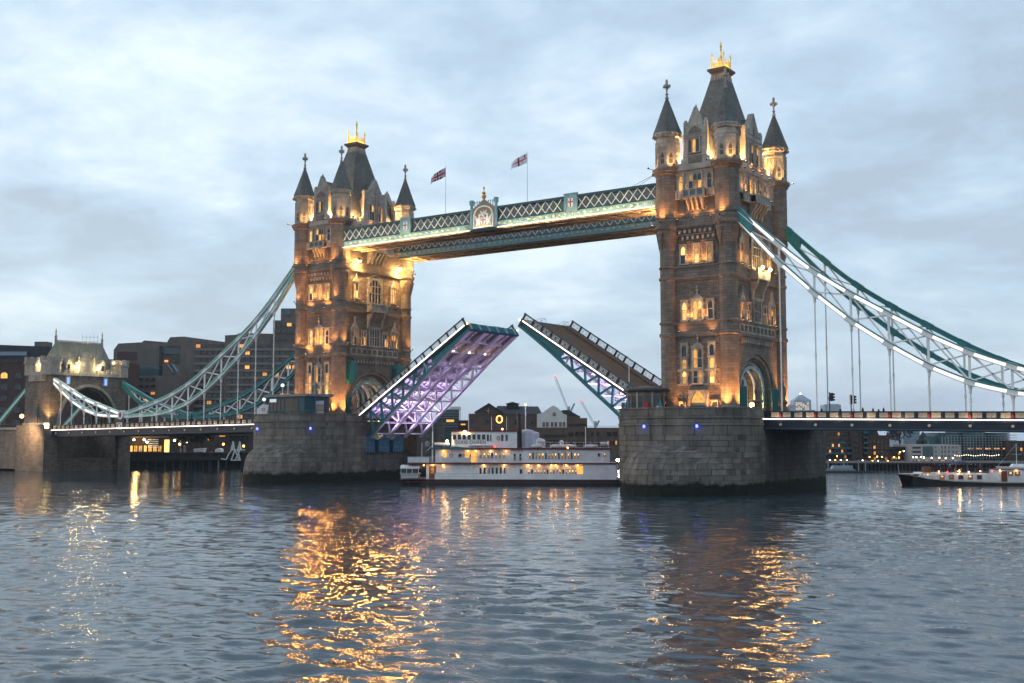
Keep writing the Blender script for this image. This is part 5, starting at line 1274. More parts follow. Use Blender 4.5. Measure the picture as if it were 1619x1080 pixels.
    m = MB(); m.tube((12.2,.5,6.95),(14.6,.5,6.95),.26,.26,10); mk('canister', m, canvas_w, B); m = MB(); m.tube((14.8,.5,6.95),(16.6,.5,6.95),.26,.26,10); mk('canister', m, canvas_w, B)
    # launch with a white canopy carried at the bow
    m = MB(); m.box(.15,3.2,.1,2.6,1.2,2.0); m.box(.0,3.4,0,2.8,1.9,2.1); t = mk('bow_launch', m, paint('launch_grey',(.40,.42,.42),.4), B)
    m = MB(); n = 8
    for j in range(n):
        a0, a1 = math.pi*j/n, math.pi*(j+1)/n
        m.add([(.05,1.4-1.45*math.cos(a0),2.85+.65*math.sin(a0)),(3.5,1.4-1.45*math.cos(a0),2.85+.65*math.sin(a0)),(3.5,1.4-1.45*math.cos(a1),2.85+.65*math.sin(a1)),(.05,1.4-1.45*math.cos(a1),2.85+.65*math.sin(a1))],[(0,1,2,3)])
    cnp = mk('canopy', m, canvas_w, B); sm = cnp.modifiers.new('t','SOLIDIFY'); sm.thickness = .05
    m = MB(); m.box(.1,3.4,-.02,.04,2.8,2.95); m.box(.1,3.4,0.,2.8,2.0,2.04); mk('canopy_trim', m, boat_red, B)
    for x in (.2,1.2,2.2,3.3): m = MB(); m.bar((x,.02,2.0),(x,.02,2.85),.07,.07); mk('canopy_post', m, boat_white, B)
    m = MB(); m.box(.3,3.2,.12,.16,2.1,2.78); mk('canopy_window', m, dark_glass, B)
    # boats and gear on the hurricane deck aft
    m = MB(); m.lathe(0,0,[(.05,-1),(.55,-.7),(.7,0),(.55,.7),(.05,1)],10)
    bm = m.mesh('raft',[canvas_w])
    for x,sc in ((23.9,.8),(27.5,.95),(29.6,1.3),(33.5,1.0)): o = inst('covered_boat', bm, B, (x,1.6,6.75), (0,math.pi/2,0), (.6,.9,1.25*sc))
    m = MB(); m.lathe(28.4,1.6,[(.35,6.5),(.35,7.4),(.45,7.5),(.1,7.9)],10); mk('vent', m, boat_white, B)
    m = MB(); m.tube((35.2,1.0,7.2),(36.4,1.0,7.2),.4,.4,10); mk('canister', m, canvas_w, B)
    m = MB(); m.bar((25,.3,7.5),(36.8,.3,7.5),.05,.05); m.bar((25,.3,7.0),(36.8,.3,7.0),.03,.03); mk('roof_rail', m, boat_white, B)
    for k in range(9): m = MB(); m.bar((25+1.45*k,.3,6.5),(25+1.45*k,.3,7.5),.05,.05); mk('roof_rail_post', m, boat_white, B)
    for x in (24.2,25.6): m = MB(); m.bar((x,1.2,7.55),(x+1.3,1.2,7.5),.1,.12); mk('red_gear', m, boat_red, B)
    # lamps
    OR = (1,.45,.10)
    for x in (4.2,5.8,7.6,14.8,18.4,22.6,24.4,26.6,27.4,29.2,31.2): eave_lamp(B,(x,.22,3.48),18,lamp_orange,OR)
    for x in (7.7,12.0,13.4,16.0,18.7): eave_lamp(B,(x,.2,5.95),14,lamp_orange,OR)
    for p,mt in (((11.4,.6,9.35),lamp_warm),((18.0,.8,9.8),lamp_orange),((8.3,.4,7.7),lamp_warm),((29.5,-.1,6.5),lamp_orange),((16.7,.2,6.75),lamp_red)): eave_lamp(B,p,18,mt,OR if mt is not lamp_red else (1,.1,.1),.15)
    return B
boat = paddle_boat()
def on_boat(x, y, z): return tuple(boat.matrix_basis @ Vector((x,y,z)))
bpy.context.view_layer.update()
person(on_boat(10.6,.2,3.93), .5, 0, 'dark-coated person at the rail on the paddle boat upper deck')
person(on_boat(12.4,.25,3.93), 2.2, 1, 'person beside the lit doorway on the paddle boat upper deck')

# ---------------------------------------------------------------- the river launch on the right
def launch():
    B = thing('river_launch', 'low black-hulled passenger boat with white cabin heading in from the right edge', 'boat', (60.6,31.3,0), YAW)
    F = frame(0,0,0); m = MB()
    xs = [-.95,1.2,3.5,8,16,30]; y0 = [2.4,1.2,.5,.1,0,0]; zt = [2.05,1.75,1.3,.85,.6,.62]; zb_ = [-.5]*6
    for k in range(5):
        a, b = xs[k], xs[k+1]; sh = .95 if k == 0 else 0
        m.hexa([(a+sh*1.0,y0[k],-.6),(b,y0[k+1],-.6),(b,5-y0[k+1],-.6),(a+sh,5-y0[k],-.6),(a,y0[k],zt[k]),(b,y0[k+1],zt[k+1]),(b,5-y0[k+1],zt[k+1]),(a,5-y0[k],zt[k])])
    mk('hull', m, hull_black, B)
    m = MB()
    for k in range(5): m.bar((xs[k],y0[k]-.04,zt[k]-.08),(xs[k+1],y0[k+1]-.04,zt[k+1]-.08),.1,.12)
    mk('rubbing_strake', m, cream, B)
    m = MB(); m.prism(frame(0,.35,0),[(2.0,1.55),(3.4,1.2),(8,.8),(16.4,.55),(14.6,2.05),(6.0,2.2),(2.6,2.25)],-4.3,0); mk('fore_cabin', m, boat_white, B)
    Fc = frame(0,.35,0)
    for k in range(5): boat_window(B,Fc,6.0+1.62*k,1.15,.72,.62,k in (0,1,3),False,paint('varnish',(.20,.06,.025),.5) if 'varnish' not in MATS else MATS['varnish'])
    for k in range(3):
        m = MB(); p = Fc(2.9+.6*k,.03,1.9); m.tube(p,(p[0],p[1]-.05,p[2]),.13,.13,8); mk('porthole', m, pane_hot, B)
    m = MB(); m.box(-.3,4.5,1.0,4.0,1.9,2.0); mk('fore_deck', m, cream, B)
    m = MB(); m.box(16.0,30,.35,4.6,.55,2.75); mk('after_cabin', m, boat_white, B); m = MB(); m.box(15.8,30,.2,4.8,2.75,2.87); mk('after_cabin_roof', m, boat_red, B)
    m = MB(); m.fbox(Fc,16.3,17.3,0,.05,.7,2.5); mk('cabin_door', m, MATS['varnish'], B)
    for x in (17.9,19.1): boat_window(B,Fc,x,1.75,.7,.6,True,True,MATS['varnish'])
    m = MB(); m.fbox(Fc,20.4,21.6,0,.05,1.0,2.6); mk('cabin_door', m, MATS['varnish'], B)
    for x0,x1 in ((3.4,15.0),):
        m = MB(); m.bar((x0,.4,3.05),(x1,.4,2.95),.05,.05); m.bar((x0,.4,2.65),(x1,.4,2.55),.03,.03); mk('rail', m, MATS['varnish'], B)
        for k in range(10): m = MB(); m.bar((x0+1.2*k,.4,2.1),(x0+1.2*k,.4,3.05),.05,.05); mk('rail_post', m, steel, B)
    m = MB(); m.box(3.3,4.5,1.2,2.6,2.1,3.2); mk('deck_locker', m, MATS['varnish'], B)
    m = MB(); m.prism(frame(0,1.2,0),[(8.6,3.6),(11.0,3.6),(10.4,4.1),(9.2,4.1)],-2.4,0); mk('awning', m, paint('awning_navy',(.05,.07,.16),.8), B)
    for x in (8.8,10.8): m = MB(); m.bar((x,1.3,2.1),(x,1.3,3.6),.06,.06); mk('awning_post', m, steel, B)
    m = MB(); m.tube((-.7,2.5,2.1),(-.9,2.5,3.6),.04,.03,6); mk('bow_staff', m, boat_white, B)
    for x,z,mt,e in ((5.4,2.45,lamp_orange,10),(8.9,2.5,lamp_warm,14),(6.9,2.4,lamp_red,4),(12.6,2.5,lamp_orange,10),(14.6,2.6,lamp_red,4),(16.0,2.65,lamp_orange,10),(18.9,2.6,lamp_orange,6),(10.6,2.35,lamp_white,8)):
        p = Fc(x,.15,z); m = MB(); m.ball(p,.10,6); mk('deck_lamp', m, mt, B); lamp('POINT',(p[0],p[1]-.12,p[2]-.05),e,(1,.5,.25) if mt is not lamp_red else (1,.2,.25),B,.08)
    return B
lb = launch(); bpy.context.view_layer.update()
rn = random.Random(9)
spots = [5.4,6.1,6.9,7.5,8.2,9.6,10.3,11.6,12.1,12.7,13.6]
desc = ['person in dark coat nearest the locker','person second along from the locker','person third along from the locker','person just left of the navy awning','person under the left post of the awning','person under the middle of the awning','person under the right side of the awning','person just right of the navy awning','second person right of the navy awning','third person right of the navy awning','person nearest the sloping cabin end']
for k, x in enumerate(spots):
    p = lb.matrix_basis @ Vector((x, 1.3+rn.random()*1.6, 2.1)); person(tuple(p), rn.random()*6, rn.choice((0,0,1,2)), desc[k]+' on the passenger boat deck', 'passengers on the river launch')
# ---------------------------------------------------------------- banks and far buildings
# distances t are metres ahead of the camera, widths come from true sizes at that distance
def su(u, t): return (u-809.5)/1792*t
def zv(v, t): return 8.5+(690-v)/1792*t
concrete = masonry('dark_concrete', (.150,.122,.102), (.125,.104,.088), (.09,.08,.07), 6, 2.8, streak=.25, bump=.2)
brick_red = masonry('red_brick', (.090,.040,.030), (.070,.033,.026), (.07,.05,.045), .45, .15, streak=.25, bump=.1)
brick_brown = masonry('brown_brick', (.150,.098,.070), (.118,.078,.058), (.07,.055,.045), .45, .15, streak=.25, bump=.1)
brick_dark = masonry('dark_brick', (.075,.052,.042), (.058,.042,.036), (.05,.04,.035), .45, .15, streak=.3, bump=.1)
render_w = paint('pale_render', (.60,.57,.53), .8, var=.1, scale=.4)
roof_dark = masonry('dark_slate', (.045,.047,.05), (.035,.037,.04), (.025,.025,.025), .6, .4, streak=.3)
glass_b = paint('blue_green_glass', (.035,.075,.085), .15, var=.35, scale=.15, spec=.6)
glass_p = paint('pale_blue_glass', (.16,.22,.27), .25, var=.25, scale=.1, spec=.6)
quay_st = masonry('quay_stone', (.050,.045,.040), (.036,.033,.030), (.02,.02,.02), 1.6, .6, weed=True, streak=.5)
balcony_t = paint('balcony_teal', (.02,.11,.15), .5)
def bbox(mb, s0,s1,t0,t1,z0,z1,mi=0):
    P = [ahead(s0,t0),ahead(s1,t0),ahead(s1,t1),ahead(s0,t1)]
    mb.hexa([(p[0],p[1],z0) for p in P]+[(p[0],p[1],z1) for p in P], mi)
def block(root, name, u0,u1,v0,v1,t,depth,mat, z1=None):
    """a mass whose front stands t metres away"""
    m = MB(); bbox(m, su(u0,t),su(u1,t),t,t+depth, zv(v1,t) if z1 is None else z1, zv(v0,t)); return mk(name, m, mat, root)
def bprism(root, name, pts, t, depth, mat):
    m = MB(); n = len(pts); P = [ahead(su(u,t),t,zv(v,t)) for u,v in pts]; Q = [ahead(su(u,t),t+depth,zv(v,t)) for u,v in pts]
    m.add(P+Q, [tuple(range(n)), tuple(reversed(range(n,2*n)))]+[(k,n+k,n+(k+1)%n,(k+1)%n) for k in range(n)]); return mk(name, m, mat, root)
def fwin(root, u, v, w, h, t, mat, name='window', arched=False, reveal=None, dep=.12):
    """a glazed opening: frame set proud of the wall, pane behind it"""
    p = ahead(su(u,t),t-.02,zv(v,t)); ww, hh = w*t/1792, h*t/1792
    k = f'far_window_{round(ww,2)}_{round(hh,2)}_{arched}_{(reveal or concrete).name}'
    me = bpy.data.meshes.get(k)
    if not me:
        m = MB(); F = frame(0,0,0); e = max(.08, ww*.07)
        m.fbox(F,-ww/2-e,-ww/2,0,dep,-hh/2,hh/2); m.fbox(F,ww/2,ww/2+e,0,dep,-hh/2,hh/2); m.fbox(F,-ww/2-e,ww/2+e,0,dep*1.4,-hh/2-e,-hh/2); m.fbox(F,-ww/2-e,ww/2+e,0,dep,hh/2,hh/2+e)
        m.fbox(F,-.04,.04,0,dep*.6,-hh/2,hh/2)
        if arched:
            for sg in (-1,1): m.prism(F,[(sg*ww/2,hh/2),(sg*ww/2,hh/2-ww*.3),(sg*ww*.25,hh/2-ww*.06),(0,hh/2)][::sg],0,dep*.9)
        me = m.mesh(k,[reveal or concrete])
    o = inst(name, me, root, p, (0,0,YAW))
    inst('pane', unit_me(mat), o, (0,-.012,0), (0,0,0), (ww,.02,hh)); return o
def grid(root, u0,u1,du,vs,w,h,t,lit,rn,reveal=None,arched=False,glass=None):
    u = u0
    while u <= u1+.01:
        for v in vs:
            on = rn.random() < lit; fwin(root,u,v,w,h,t,(pane_far if rn.random() < .7 else pane_warm) if on else (glass or dark_glass),'window',arched,reveal)
        u += du
rn = random.Random(31)
band_conc = paint('band_concrete',(.20,.165,.14),.9,var=.2,scale=.3)
pane_far = lit_pane('amber_window', (1.0,.42,.09), .25, 1.5)
# land
m = MB(); bbox(m,su(-260,312),su(395,312),311,640,-2,3.75); bbox(m,su(395,318),su(1000,318),372,640,-2,2.6); tag(mk('embankment', m, paint('paving',(.09,.085,.08),.9)), None, None, kind='structure')
m = MB(); bbox(m,su(1180,292),su(1760,292),291,5000,-2,1.45); tag(mk('far_bank', m, MATS['paving']), None, None, kind='structure')
def quay(name, label, u0,u1,t,ztop,pile_du):
    q = thing(name, label, 'quay wall'); m = MB(); bbox(m,su(u0,t),su(u1,t),t,t+1.0,-2,ztop); mk('wall', m, quay_st, q)
    m = MB(); bbox(m,su(u0,t),su(u1,t),t-.25,t+1.2,ztop,ztop+.35); mk('coping', m, brick_dark, q)
    u = u0+2
    while u < u1:
        p = ahead(su(u,t),t-.35); m = MB(); m.tube((p[0],p[1],-2),(p[0],p[1],ztop+.1),.22,.2,7); mk('pile', m, black_p, q); u += pile_du
quay('quay_wall','dark tidal quay wall below the restaurant at the left bank',-60,398,309.5,3.9,14)
quay('quay_wall','piled quay wall below the lamps on the far right bank',1240,1700,290,1.5,6)

# brick warehouse behind the gatehouse
Wh = thing('brick_warehouse','dark red brick warehouse with arched windows behind the gatehouse','warehouse'); t = 420
block(Wh,'wall',-60,192,572,700,t,20,brick_red,z1=3.7); block(Wh,'parapet',-60,192,568,573,t-.4,1,brick_dark)
bprism(Wh,'mansard_roof',[(-60,568),(80,568),(76,548),(-60,543)],t+1,18,roof_dark); block(Wh,'roof_glazing',-60,40,556,562,t+.6,1,glass_p); block(Wh,'plant_room',52,72,540,549,t+6,5,concrete)
for v in (593.5,611.6,629.7,647.8,667): 
    for u in [-36,-15,6,28,115,137,159,181]: fwin(Wh,u,v,10.5,9.5,t,pane_far if (u,v) in ((6,593.5),(137,647.8)) else dark_glass,'window',True,brick_dark)
sc = thing('scaffold','thin scaffold tower on the rooftop behind the gatehouse roof','scaffold')
for k in range(5):
    u = 128+6*k; p = ahead(su(u,430),430,0); m = MB(); m.tube((p[0],p[1],zv(552,430)),(p[0],p[1],zv(527+2*(k%3),430)),.05,.05,5); mk('pole', m, steel, sc)
for v in (533,540,546): a, b = ahead(su(126,430),430,zv(v,430)), ahead(su(154,430),430,zv(v,430)); m = MB(); m.tube(a,b,.05,.05,5); mk('ledger', m, steel, sc)

# the long concrete hotel
H = thing('concrete_hotel','big stepped dark concrete hotel block behind the left chains','hotel')
bprism(H,'west_wing',[(178,690),(178,553),(185,543),(222,541),(250,546),(250,690)],470,30,concrete); block(H,'west_glazing',184,214,556,569,469.6,1,paint('dark_red_cladding',(.05,.016,.016),.5))
bprism(H,'stair_wing',[(222,690),(222,541),(226,538),(262,541),(300,545),(300,690)],474,30,concrete); block(H,'glass_link',236,284,547,560,473.5,1,glass_b)
bprism(H,'raised_roof',[(258,548),(267,533),(285,532),(288,548)],472,20,concrete)
bprism(H,'main_wing',[(284,690),(284,532),(290,532),(357,541),(357,690)],468,32,concrete); bprism(H,'long_wing',[(354,690),(354,530),(372,529),(378,526),(446,528),(446,690)],465,34,concrete)
block(H,'east_wing',430,480,506,690,463,34,concrete); block(H,'lift_tower',442,468,487,508,466,16,concrete); block(H,'lift_tower_glazing',446,458,489,497,465.6,1,glass_b)
block(H,'podium',196,278,594,690,446,20,concrete); bprism(H,'podium_step',[(256,594),(256,576),(270,574),(282,600),(282,690),(256,690)],450,14,concrete); block(H,'podium_glazing',198,250,578,594,448,16,glass_b)
for v in range(12):
    vv = 547+11.2*v
    for u0,u1,t in ((307,356,467.6),(358,446,464.6),(432,480,462.6)):
        if t == 462.6 and vv > 680: continue
        block(H,'sill_band',u0,u1,vv+3.6,vv+7.2,t-.6,1.0,band_conc)
vr = [547+11.2*k for k in range(12)]
grid(H,312,354,9.5,vr,7.0,5.2,467.55,.05,rn); grid(H,362,443,9.4,vr,7.0,5.2,464.55,.10,rn); grid(H,437,478,9.4,[513,524,535]+vr[1:],7.0,5.2,462.55,.12,rn)
grid(H,204,250,9.5,[600,611,622,633,644],6.5,4.6,445.55,.14,rn); grid(H,240,282,11,[571],6,3.5,473.3,.5,rn)
for u in (262,270): bprism(H,'skylight',[(u,575),(u+2.4,575),(u+12,588),(u+9.6,588)],449,1,glass_p)

# lit restaurant and quay furniture under the left span
Rs = thing('riverside_restaurant','low restaurant glowing yellow under the left bridge span','restaurant'); t = 330
block(Rs,'hall',196,264,690,717,t,14,brick_dark); block(Rs,'fascia',194,266,688,692,t-1.2,2,concrete); block(Rs,'terrace',196,300,716,720,t-8,8,concrete)
for k in range(8): fwin(Rs,202+7.6*k,709,5.4,9,t,pane_hot if k != 5 else pane_warm,'window',False,brick_dark)
for k in range(5): block(Rs,'awning_slat',236,252,694+3*k,695.4+3*k,t-1.6,.6,white_p)
m = MB(); bbox(m,su(263,t),su(270,t),t-.5,t,zv(716,t),zv(695,t)); mk('lit_column', m, glow('lit_column',(1,.62,.2),1.6), Rs)
lamp('POINT',ahead(su(225,t),t-4,zv(700,t)),900,(1,.6,.2),Rs,.4)
bk = thing('waterside_block','dark low block with two amber windows behind the white gangway','building'); block(bk,'wall',296,420,678,718,352,14,brick_dark); fwin(bk,330,693,4,7,351.9,pane_far,'window',False,brick_dark); fwin(bk,353,689.5,9,2,351.9,pane_far,'window',False,brick_dark)
for k in range(4): fwin(bk,367+8*k,693,5,8,351.9,dark_glass,'window',False,brick_dark)
def lamp_post(u,v,t,zb,mat,e,label,col=(1,.6,.25),r=.30,group=None):
    s = ahead(su(u,t),t,0); z = zv(v,t); L = thing('street_lamp',label,'lamp',(s[0],s[1],zb),0,group); m = MB(); m.tube((0,0,0),(0,0,z-zb-r*.7),.08,.05,6); m.lathe(0,0,[(.16,0),(.12,.5),(.08,.6)],6); mk('post', m, black_p, L)
    m = MB(); m.ball((0,0,z-zb),r,7); mk('globe', m, mat, L)
    if e: lamp('POINT',(0,0,z-zb+.02),e,col,L,r*1.1)
for i,(u,v,mt) in enumerate(((214,695,lamp_white),(230,695,lamp_white),(234.5,699,lamp_white),(278,696,lamp_white),(286,702,lamp_orange),(298.5,700.5,lamp_white),(355,702,lamp_orange),(387,705,lamp_orange),(336,716,lamp_orange))):
    lab = ['white lamp highest over the left part of the restaurant','white lamp over the middle of the restaurant','small white lamp just right of the restaurant middle','small white lamp right of the lit restaurant column','orange lamp left of the white kiosk','white lamp above the white kiosk','orange lamp right of the arched kiosk','large orange lamp beside the white gangway','low orange lamp between the two kiosks'][i]
    lamp_post(u,v,322,3.75,mt,25,lab,group='lamps on the left quay')
for i,(u,v) in enumerate(((36,658),(132,701))): lamp_post(u,v,(292,312)[i],(10.5,3.75)[i],lamp_orange,120,('orange street lamp on the approach viaduct beside the gatehouse','orange lamp low under the deck behind the gatehouse pier')[i],r=.5)
def kiosk(u0,u1,v0,v1,t,label,arch):
    K = thing('kiosk',label,'kiosk'); block(K,'body',u0,u1,v0+3,v1,t,2.5,white_p)
    if arch: bprism(K,'roof',[(u0,v0+3),(u0+1,v0+1),((u0+u1)/2,v0),(u1-1,v0+1),(u1,v0+3)],t-.1,2.7,white_p)
    else: bprism(K,'roof',[(u0-2,v0+4),(u0,v0+1),(u1+1,v0),(u1,v0+4)],t-.2,3,canvas_w); block(K,'poster',u0+4,u1-1,v0+6,v1-3,t-.05,.1,glass_b)
kiosk(309,324,708,722,313,'white kiosk with slanting roof on the jetty',False); kiosk(342,352,708.5,719,313,'white round-topped kiosk on the jetty',True)
sg_ = thing('notice_board','small pale notice on the dark jetty edge','sign'); block(sg_,'board',302.5,308,722,727,309.0,.1,glass_p); block(sg_,'leg',305,305.6,727,733,309.0,.1,steel)
def gangway():
    G = thing('white_gangway','white steel gangway with crossed legs beside the left pier','gangway'); t = 308
    def L(n, a, b, w=.28):
        m = MB(); m.bar(ahead(su(a[0],t),t,zv(a[1],t)),ahead(su(b[0],t),t,zv(b[1],t)),w,w); mk(n, m, white_p, G)
    L('rail',(363,719),(368,711)); L('rail',(368,711),(389,711)); L('leg',(368,727),(373,712)); L('leg',(380,727),(374,712)); L('leg',(374,727),(381,712)); L('leg',(382,727),(378,712)); L('foot',(367,727),(383,727)); L('post',(352,725),(360,726)); L('post',(360,726),(363,719))
    for u in (369.5,380): bprism(G,'canvas_cone',[(u-3.5,711),(u,697.5),(u+2.5,711)],t,1.2,canvas_w)
gangway()
J = thing('timber_jetty','dark timber jetty on piles under the white gangway','jetty'); block(J,'deck',260,390,722,727,308.5,8,paint('wet_timber',(.03,.025,.02),.7))
for k in range(11): p = ahead(su(264+12*k,309),309); m = MB(); m.tube((p[0],p[1],-2),(p[0],p[1],zv(726,309)),.25,.22,7); mk('pile', m, MATS['wet_timber'] if k != 7 else steel, J)
# dark trees on the quay
leaf_m = paint('dusk_foliage',(.018,.024,.014),.9,var=.4); bark = paint('bark',(.03,.025,.02),.9)
def tree(u,t,zb,h,r,label,mat=None,n=900,seed=1):
    q = random.Random(seed); s = ahead(su(u,t),t); T = thing('quay_tree',label,'tree',(s[0],s[1],zb)); m = MB(); m.tube((0,0,0),(0,0,h*.45),.28,.18,7)
    tips = []
    for k in range(9):
        a = q.random()*6.28; l = r*(.5+.5*q.random()); e = (l*math.cos(a),l*math.sin(a),h*(.55+.35*q.random())); m.tube((0,0,h*(.3+.15*q.random())),e,.10,.03,5); tips.append(e)
    mk('trunk', m, bark, T); m = MB()
    for k in range(n):
        c = q.choice(tips); d = Vector((q.gauss(0,1),q.gauss(0,1),q.gauss(0,.8))); p = Vector(c)+d*r*.26; a = Vector((q.gauss(0,1),q.gauss(0,1),q.gauss(0,1))).normalized()*.28; b = a.cross(Vector((q.gauss(0,1),q.gauss(0,1),q.gauss(0,1)))).normalized()*.22
        m.add([p-a-b,p+a-b,p+a+b,p-a+b],[(0,1,2,3)])
    mk('crown', m, mat or leaf_m, T)
tree(291,324,3.75,6.5,2.8,'dark tree on the quay just right of the restaurant',seed=2); tree(322,326,3.75,7.5,3.2,'dark tree on the quay behind the slant-roofed kiosk',seed=3)

# brick wharf building with a white gabled front, beyond the paddle boat
Cb = thing('wharf_building','brown brick wharf building with a pediment and a white gabled front','building'); t = 380
block(Cb,'west_block',741,850,654,732,t,26,brick_brown); bprism(Cb,'gable',[(752,655),(752,650.7),(773,638.5),(793,652),(793,655)],t-.3,2,brick_brown)
bprism(Cb,'gable_roof',[(749,652),(773,637.3),(796,652.5),(793,652.5),(773,639.3),(752,652)],t-1.0,24,roof_dark)
m = MB(); A = [ahead(su(u,t),t+d,zv(v,t)) for u,v,d in ((778,654,-.3),(858,656,-.3),(858,656,26),(778,654,26),(786,640.5,10),(852,641.5,10))]; m.add(A,[(0,1,5,4),(2,3,4,5),(1,2,5),(3,0,4)]); mk('long_roof', m, roof_dark, Cb)
block(Cb,'cupola',801,820,638,645,t+6,5,roof_dark); bprism(Cb,'cupola_roof',[(799,638.5),(810,635.5),(822,638.5)],t+5.5,6,roof_dark)
bprism(Cb,'white_front',[(849,732),(849,655),(858,652.5),(868,645),(875,641),(882,645),(891,654.5),(896,656),(896,732)],t-2,6,render_w)
bprism(Cb,'east_roof',[(886,652),(889,648.5),(899,648.2),(917,658.5),(893,658.5)],t+1,20,roof_dark); block(Cb,'east_block',896,928,661,732,t-.5,20,brick_brown)
block(Cb,'upper_step',893,917,657.5,662,t+1,18,brick_brown); block(Cb,'river_wing',846,1010,676,732,t-6,8,brick_brown); block(Cb,'centre_wing',858,898,687.5,690,t-6.3,1,brick_dark); block(Cb,'bay',930,953,677,732,t-6.6,1.2,brick_brown)
block(Cb,'roof_rail',928,1000,673.6,674.2,t-4,.1,steel)
for v in (671,684):
    for u in (859.5,865.3,872.7,878.5,886,891.5): fwin(Cb,u,v,3.6,7.2 if v < 680 else 5.0,t-2,dark_glass,'window',False,render_w)
def round_win(u,v,r,t):
    p = ahead(su(u,t),t-.06,zv(v,t)); m = MB(); rr = r*t/1792; n = 16; F = frame(p[0],p[1],YAW); m.prism(F,[(rr*math.cos(2*math.pi*k/n),p[2]+rr*1.2*math.sin(2*math.pi*k/n)) for k in range(n)],0,.05); w = mk('round_window', m, dark_glass, Cb)
    m = MB(); m.fbox(F,-rr,rr,.05,.08,p[2]-.06,p[2]+.06); m.fbox(F,-.06,.06,.05,.08,p[2]-rr*1.2,p[2]+rr*1.2); mk('glazing_bar', m, render_w, w)
round_win(876,655,2.6,t-2.05); round_win(772,649.5,3.6,t-.35)
for u in (746,769,773,812,816,838,842): fwin(Cb,u,667,2.6,5.5,t-.0,dark_glass,'window',False,brick_dark)
for k in range(9): fwin(Cb,900+3.2*k,671.8,2.2,2.4,t-.55,dark_glass,'window',False,brick_dark)
for u,lt in ((900,0),(904,0),(911,0),(914,0),(919,0),(922,0),(936,0),(945,0),(961,0),(964.5,0),(970,0),(973.5,0)):
    for v in (686,700): fwin(Cb,u,v,2.4,6,t-6.05 if not 930 < u < 953 else t-6.65,pane_far if (u,v) in ((961,700),(973.5,700)) else dark_glass,'window',False,brick_dark)
for k in range(7): fwin(Cb,851+5*k,699,2.6,5.5,t-6.05,dark_glass,'window',False,brick_dark)
fb = thing('floodlit_bollard','warm floodlight shining up a wall beside the right pier','lamp'); p = ahead(su(976,300),300,zv(727,300)); m = MB(); m.tube((p[0],p[1],-1),p,.12,.12,6); mk('post', m, black_p, fb); m = MB(); m.ball(p,.35,8); mk('globe', m, lamp_warm, fb)
# small blocks left of it
g1 = thing('glass_office','teal glass office block just right of the raised left leaf','building'); block(g1,'glass_body',690,726,648,735,420,14,glass_b); block(g1,'lit_floor',706,718,663.5,667,419.7,1,pane_warm)
for v in (652,656,660,670,674): block(g1,'floor_band',690,726,v,v+.7,419.6,.6,steel)
g2 = thing('pale_office','pale plain office tower beside the teal glass block','building'); block(g2,'body',711,726.5,643,735,455,14,render_w); block(g2,'stair_core',708,713,647,735,454,6,glass_p)
for k in range(6): block(g2,'floor_line',713,726.5,647+3.2*k,647.4+3.2*k,454.8,.4,steel)
g3 = thing('low_wharf_shed','low dark shed with a lit band between office and wharf building','building'); block(g3,'body',724,748,667,735,400,14,brick_dark); block(g3,'roof',722,750,664.5,667,399,16,roof_dark); block(g3,'lit_band',729,736,670,672,399.7,.5,pane_far)
for k in range(6): fwin(g3,727+3.4*k,676,2.2,3,399.9,dark_glass,'window',False,brick_dark)
# tower cranes far off
def crane(a,b,c,d,t,label):
    K = thing('tower_crane',label,'crane'); cm = paint('crane_grey',(.30,.32,.34),.6) if 'crane_grey' not in MATS else MATS['crane_grey']
    P = lambda q: Vector(ahead(su(q[0],t),t,zv(q[1],t)))
    A, B_ = P(a), P(b); base = Vector((B_.x,B_.y,2)); m = MB(); m.bar(base,B_+Vector((0,0,4)),1.6,1.6); mk('mast', m, cm, K)
    m = MB(); n = 14
    for o in ((-.7,0),(.7,0),(0,1.1)):
        off = RT*o[0]+Vector((0,0,o[1])); m.bar(A+off,B_+off,.22,.22)
    for k in range(n):
        p, q = A.lerp(B_,k/n), A.lerp(B_,(k+1)/n); m.bar(p+RT*-.7,q+RT*.7,.15,.15); m.bar(p+RT*.7,q+Vector((0,0,1.1)),.15,.15)
    mk('jib', m, cm, K); m = MB(); m.bar(P(c),P(d),1.3,1.3); mk('counter_jib', m, steel, K); m = MB(); m.ball(tuple(A),.8,6); mk('warning_lamp', m, lamp_red, K)
crane((877.5,596),(899,651),(902,651),(908,638),900,'tall pale crane jib rising behind the white gabled front'); crane((917.5,633),(941,674),(943,673),(947,665),900,'shorter pale crane jib with a red tip light left of the right pier')

# right bank
Ra = thing('riverside_flats','brown brick riverside flats with teal balconies beside the right pier','apartments'); t = 335
block(Ra,'wall',1270,1345,679,742,t,18,brick_brown); block(Ra,'stair_tower',1345,1361,676,742,t-2,18,brick_dark); block(Ra,'parapet',1268,1346,677.5,679.5,t-.4,1,brick_dark)
for v in (686,695,704,713,722): 
    for k in range(9): fwin(Ra,1305+4.8*k,v,2.8,4.6,t,pane_far if rn.random() < .16 else dark_glass,'window',False,brick_dark)
for v in (699.5,708,716.5):
    for k in range(4):
        if v == 699.5 and k != 2: continue
        m = MB(); bbox(m,su(1303+10.5*k,t),su(1311.5+10.5*k,t),t-1.5,t-.05,zv(v+1.4,t),zv(v-1.4,t)); mk('balcony', m, balcony_t, Ra)
for k in range(5): fwin(Ra,1352,686+9*k,4,4.5,t-2,dark_glass,'window',False,brick_dark)
Rb = thing('corner_flats','darker brick corner block with a stack of teal balconies','apartments'); block(Rb,'wall',1368,1404,688,742,t-1,18,brick_dark); block(Rb,'balcony_bay',1361,1368,682,742,t,16,brick_brown)
bprism(Rb,'roof',[(1366,688.5),(1370,681),(1385,681),(1388,688.5)],t,14,roof_dark)
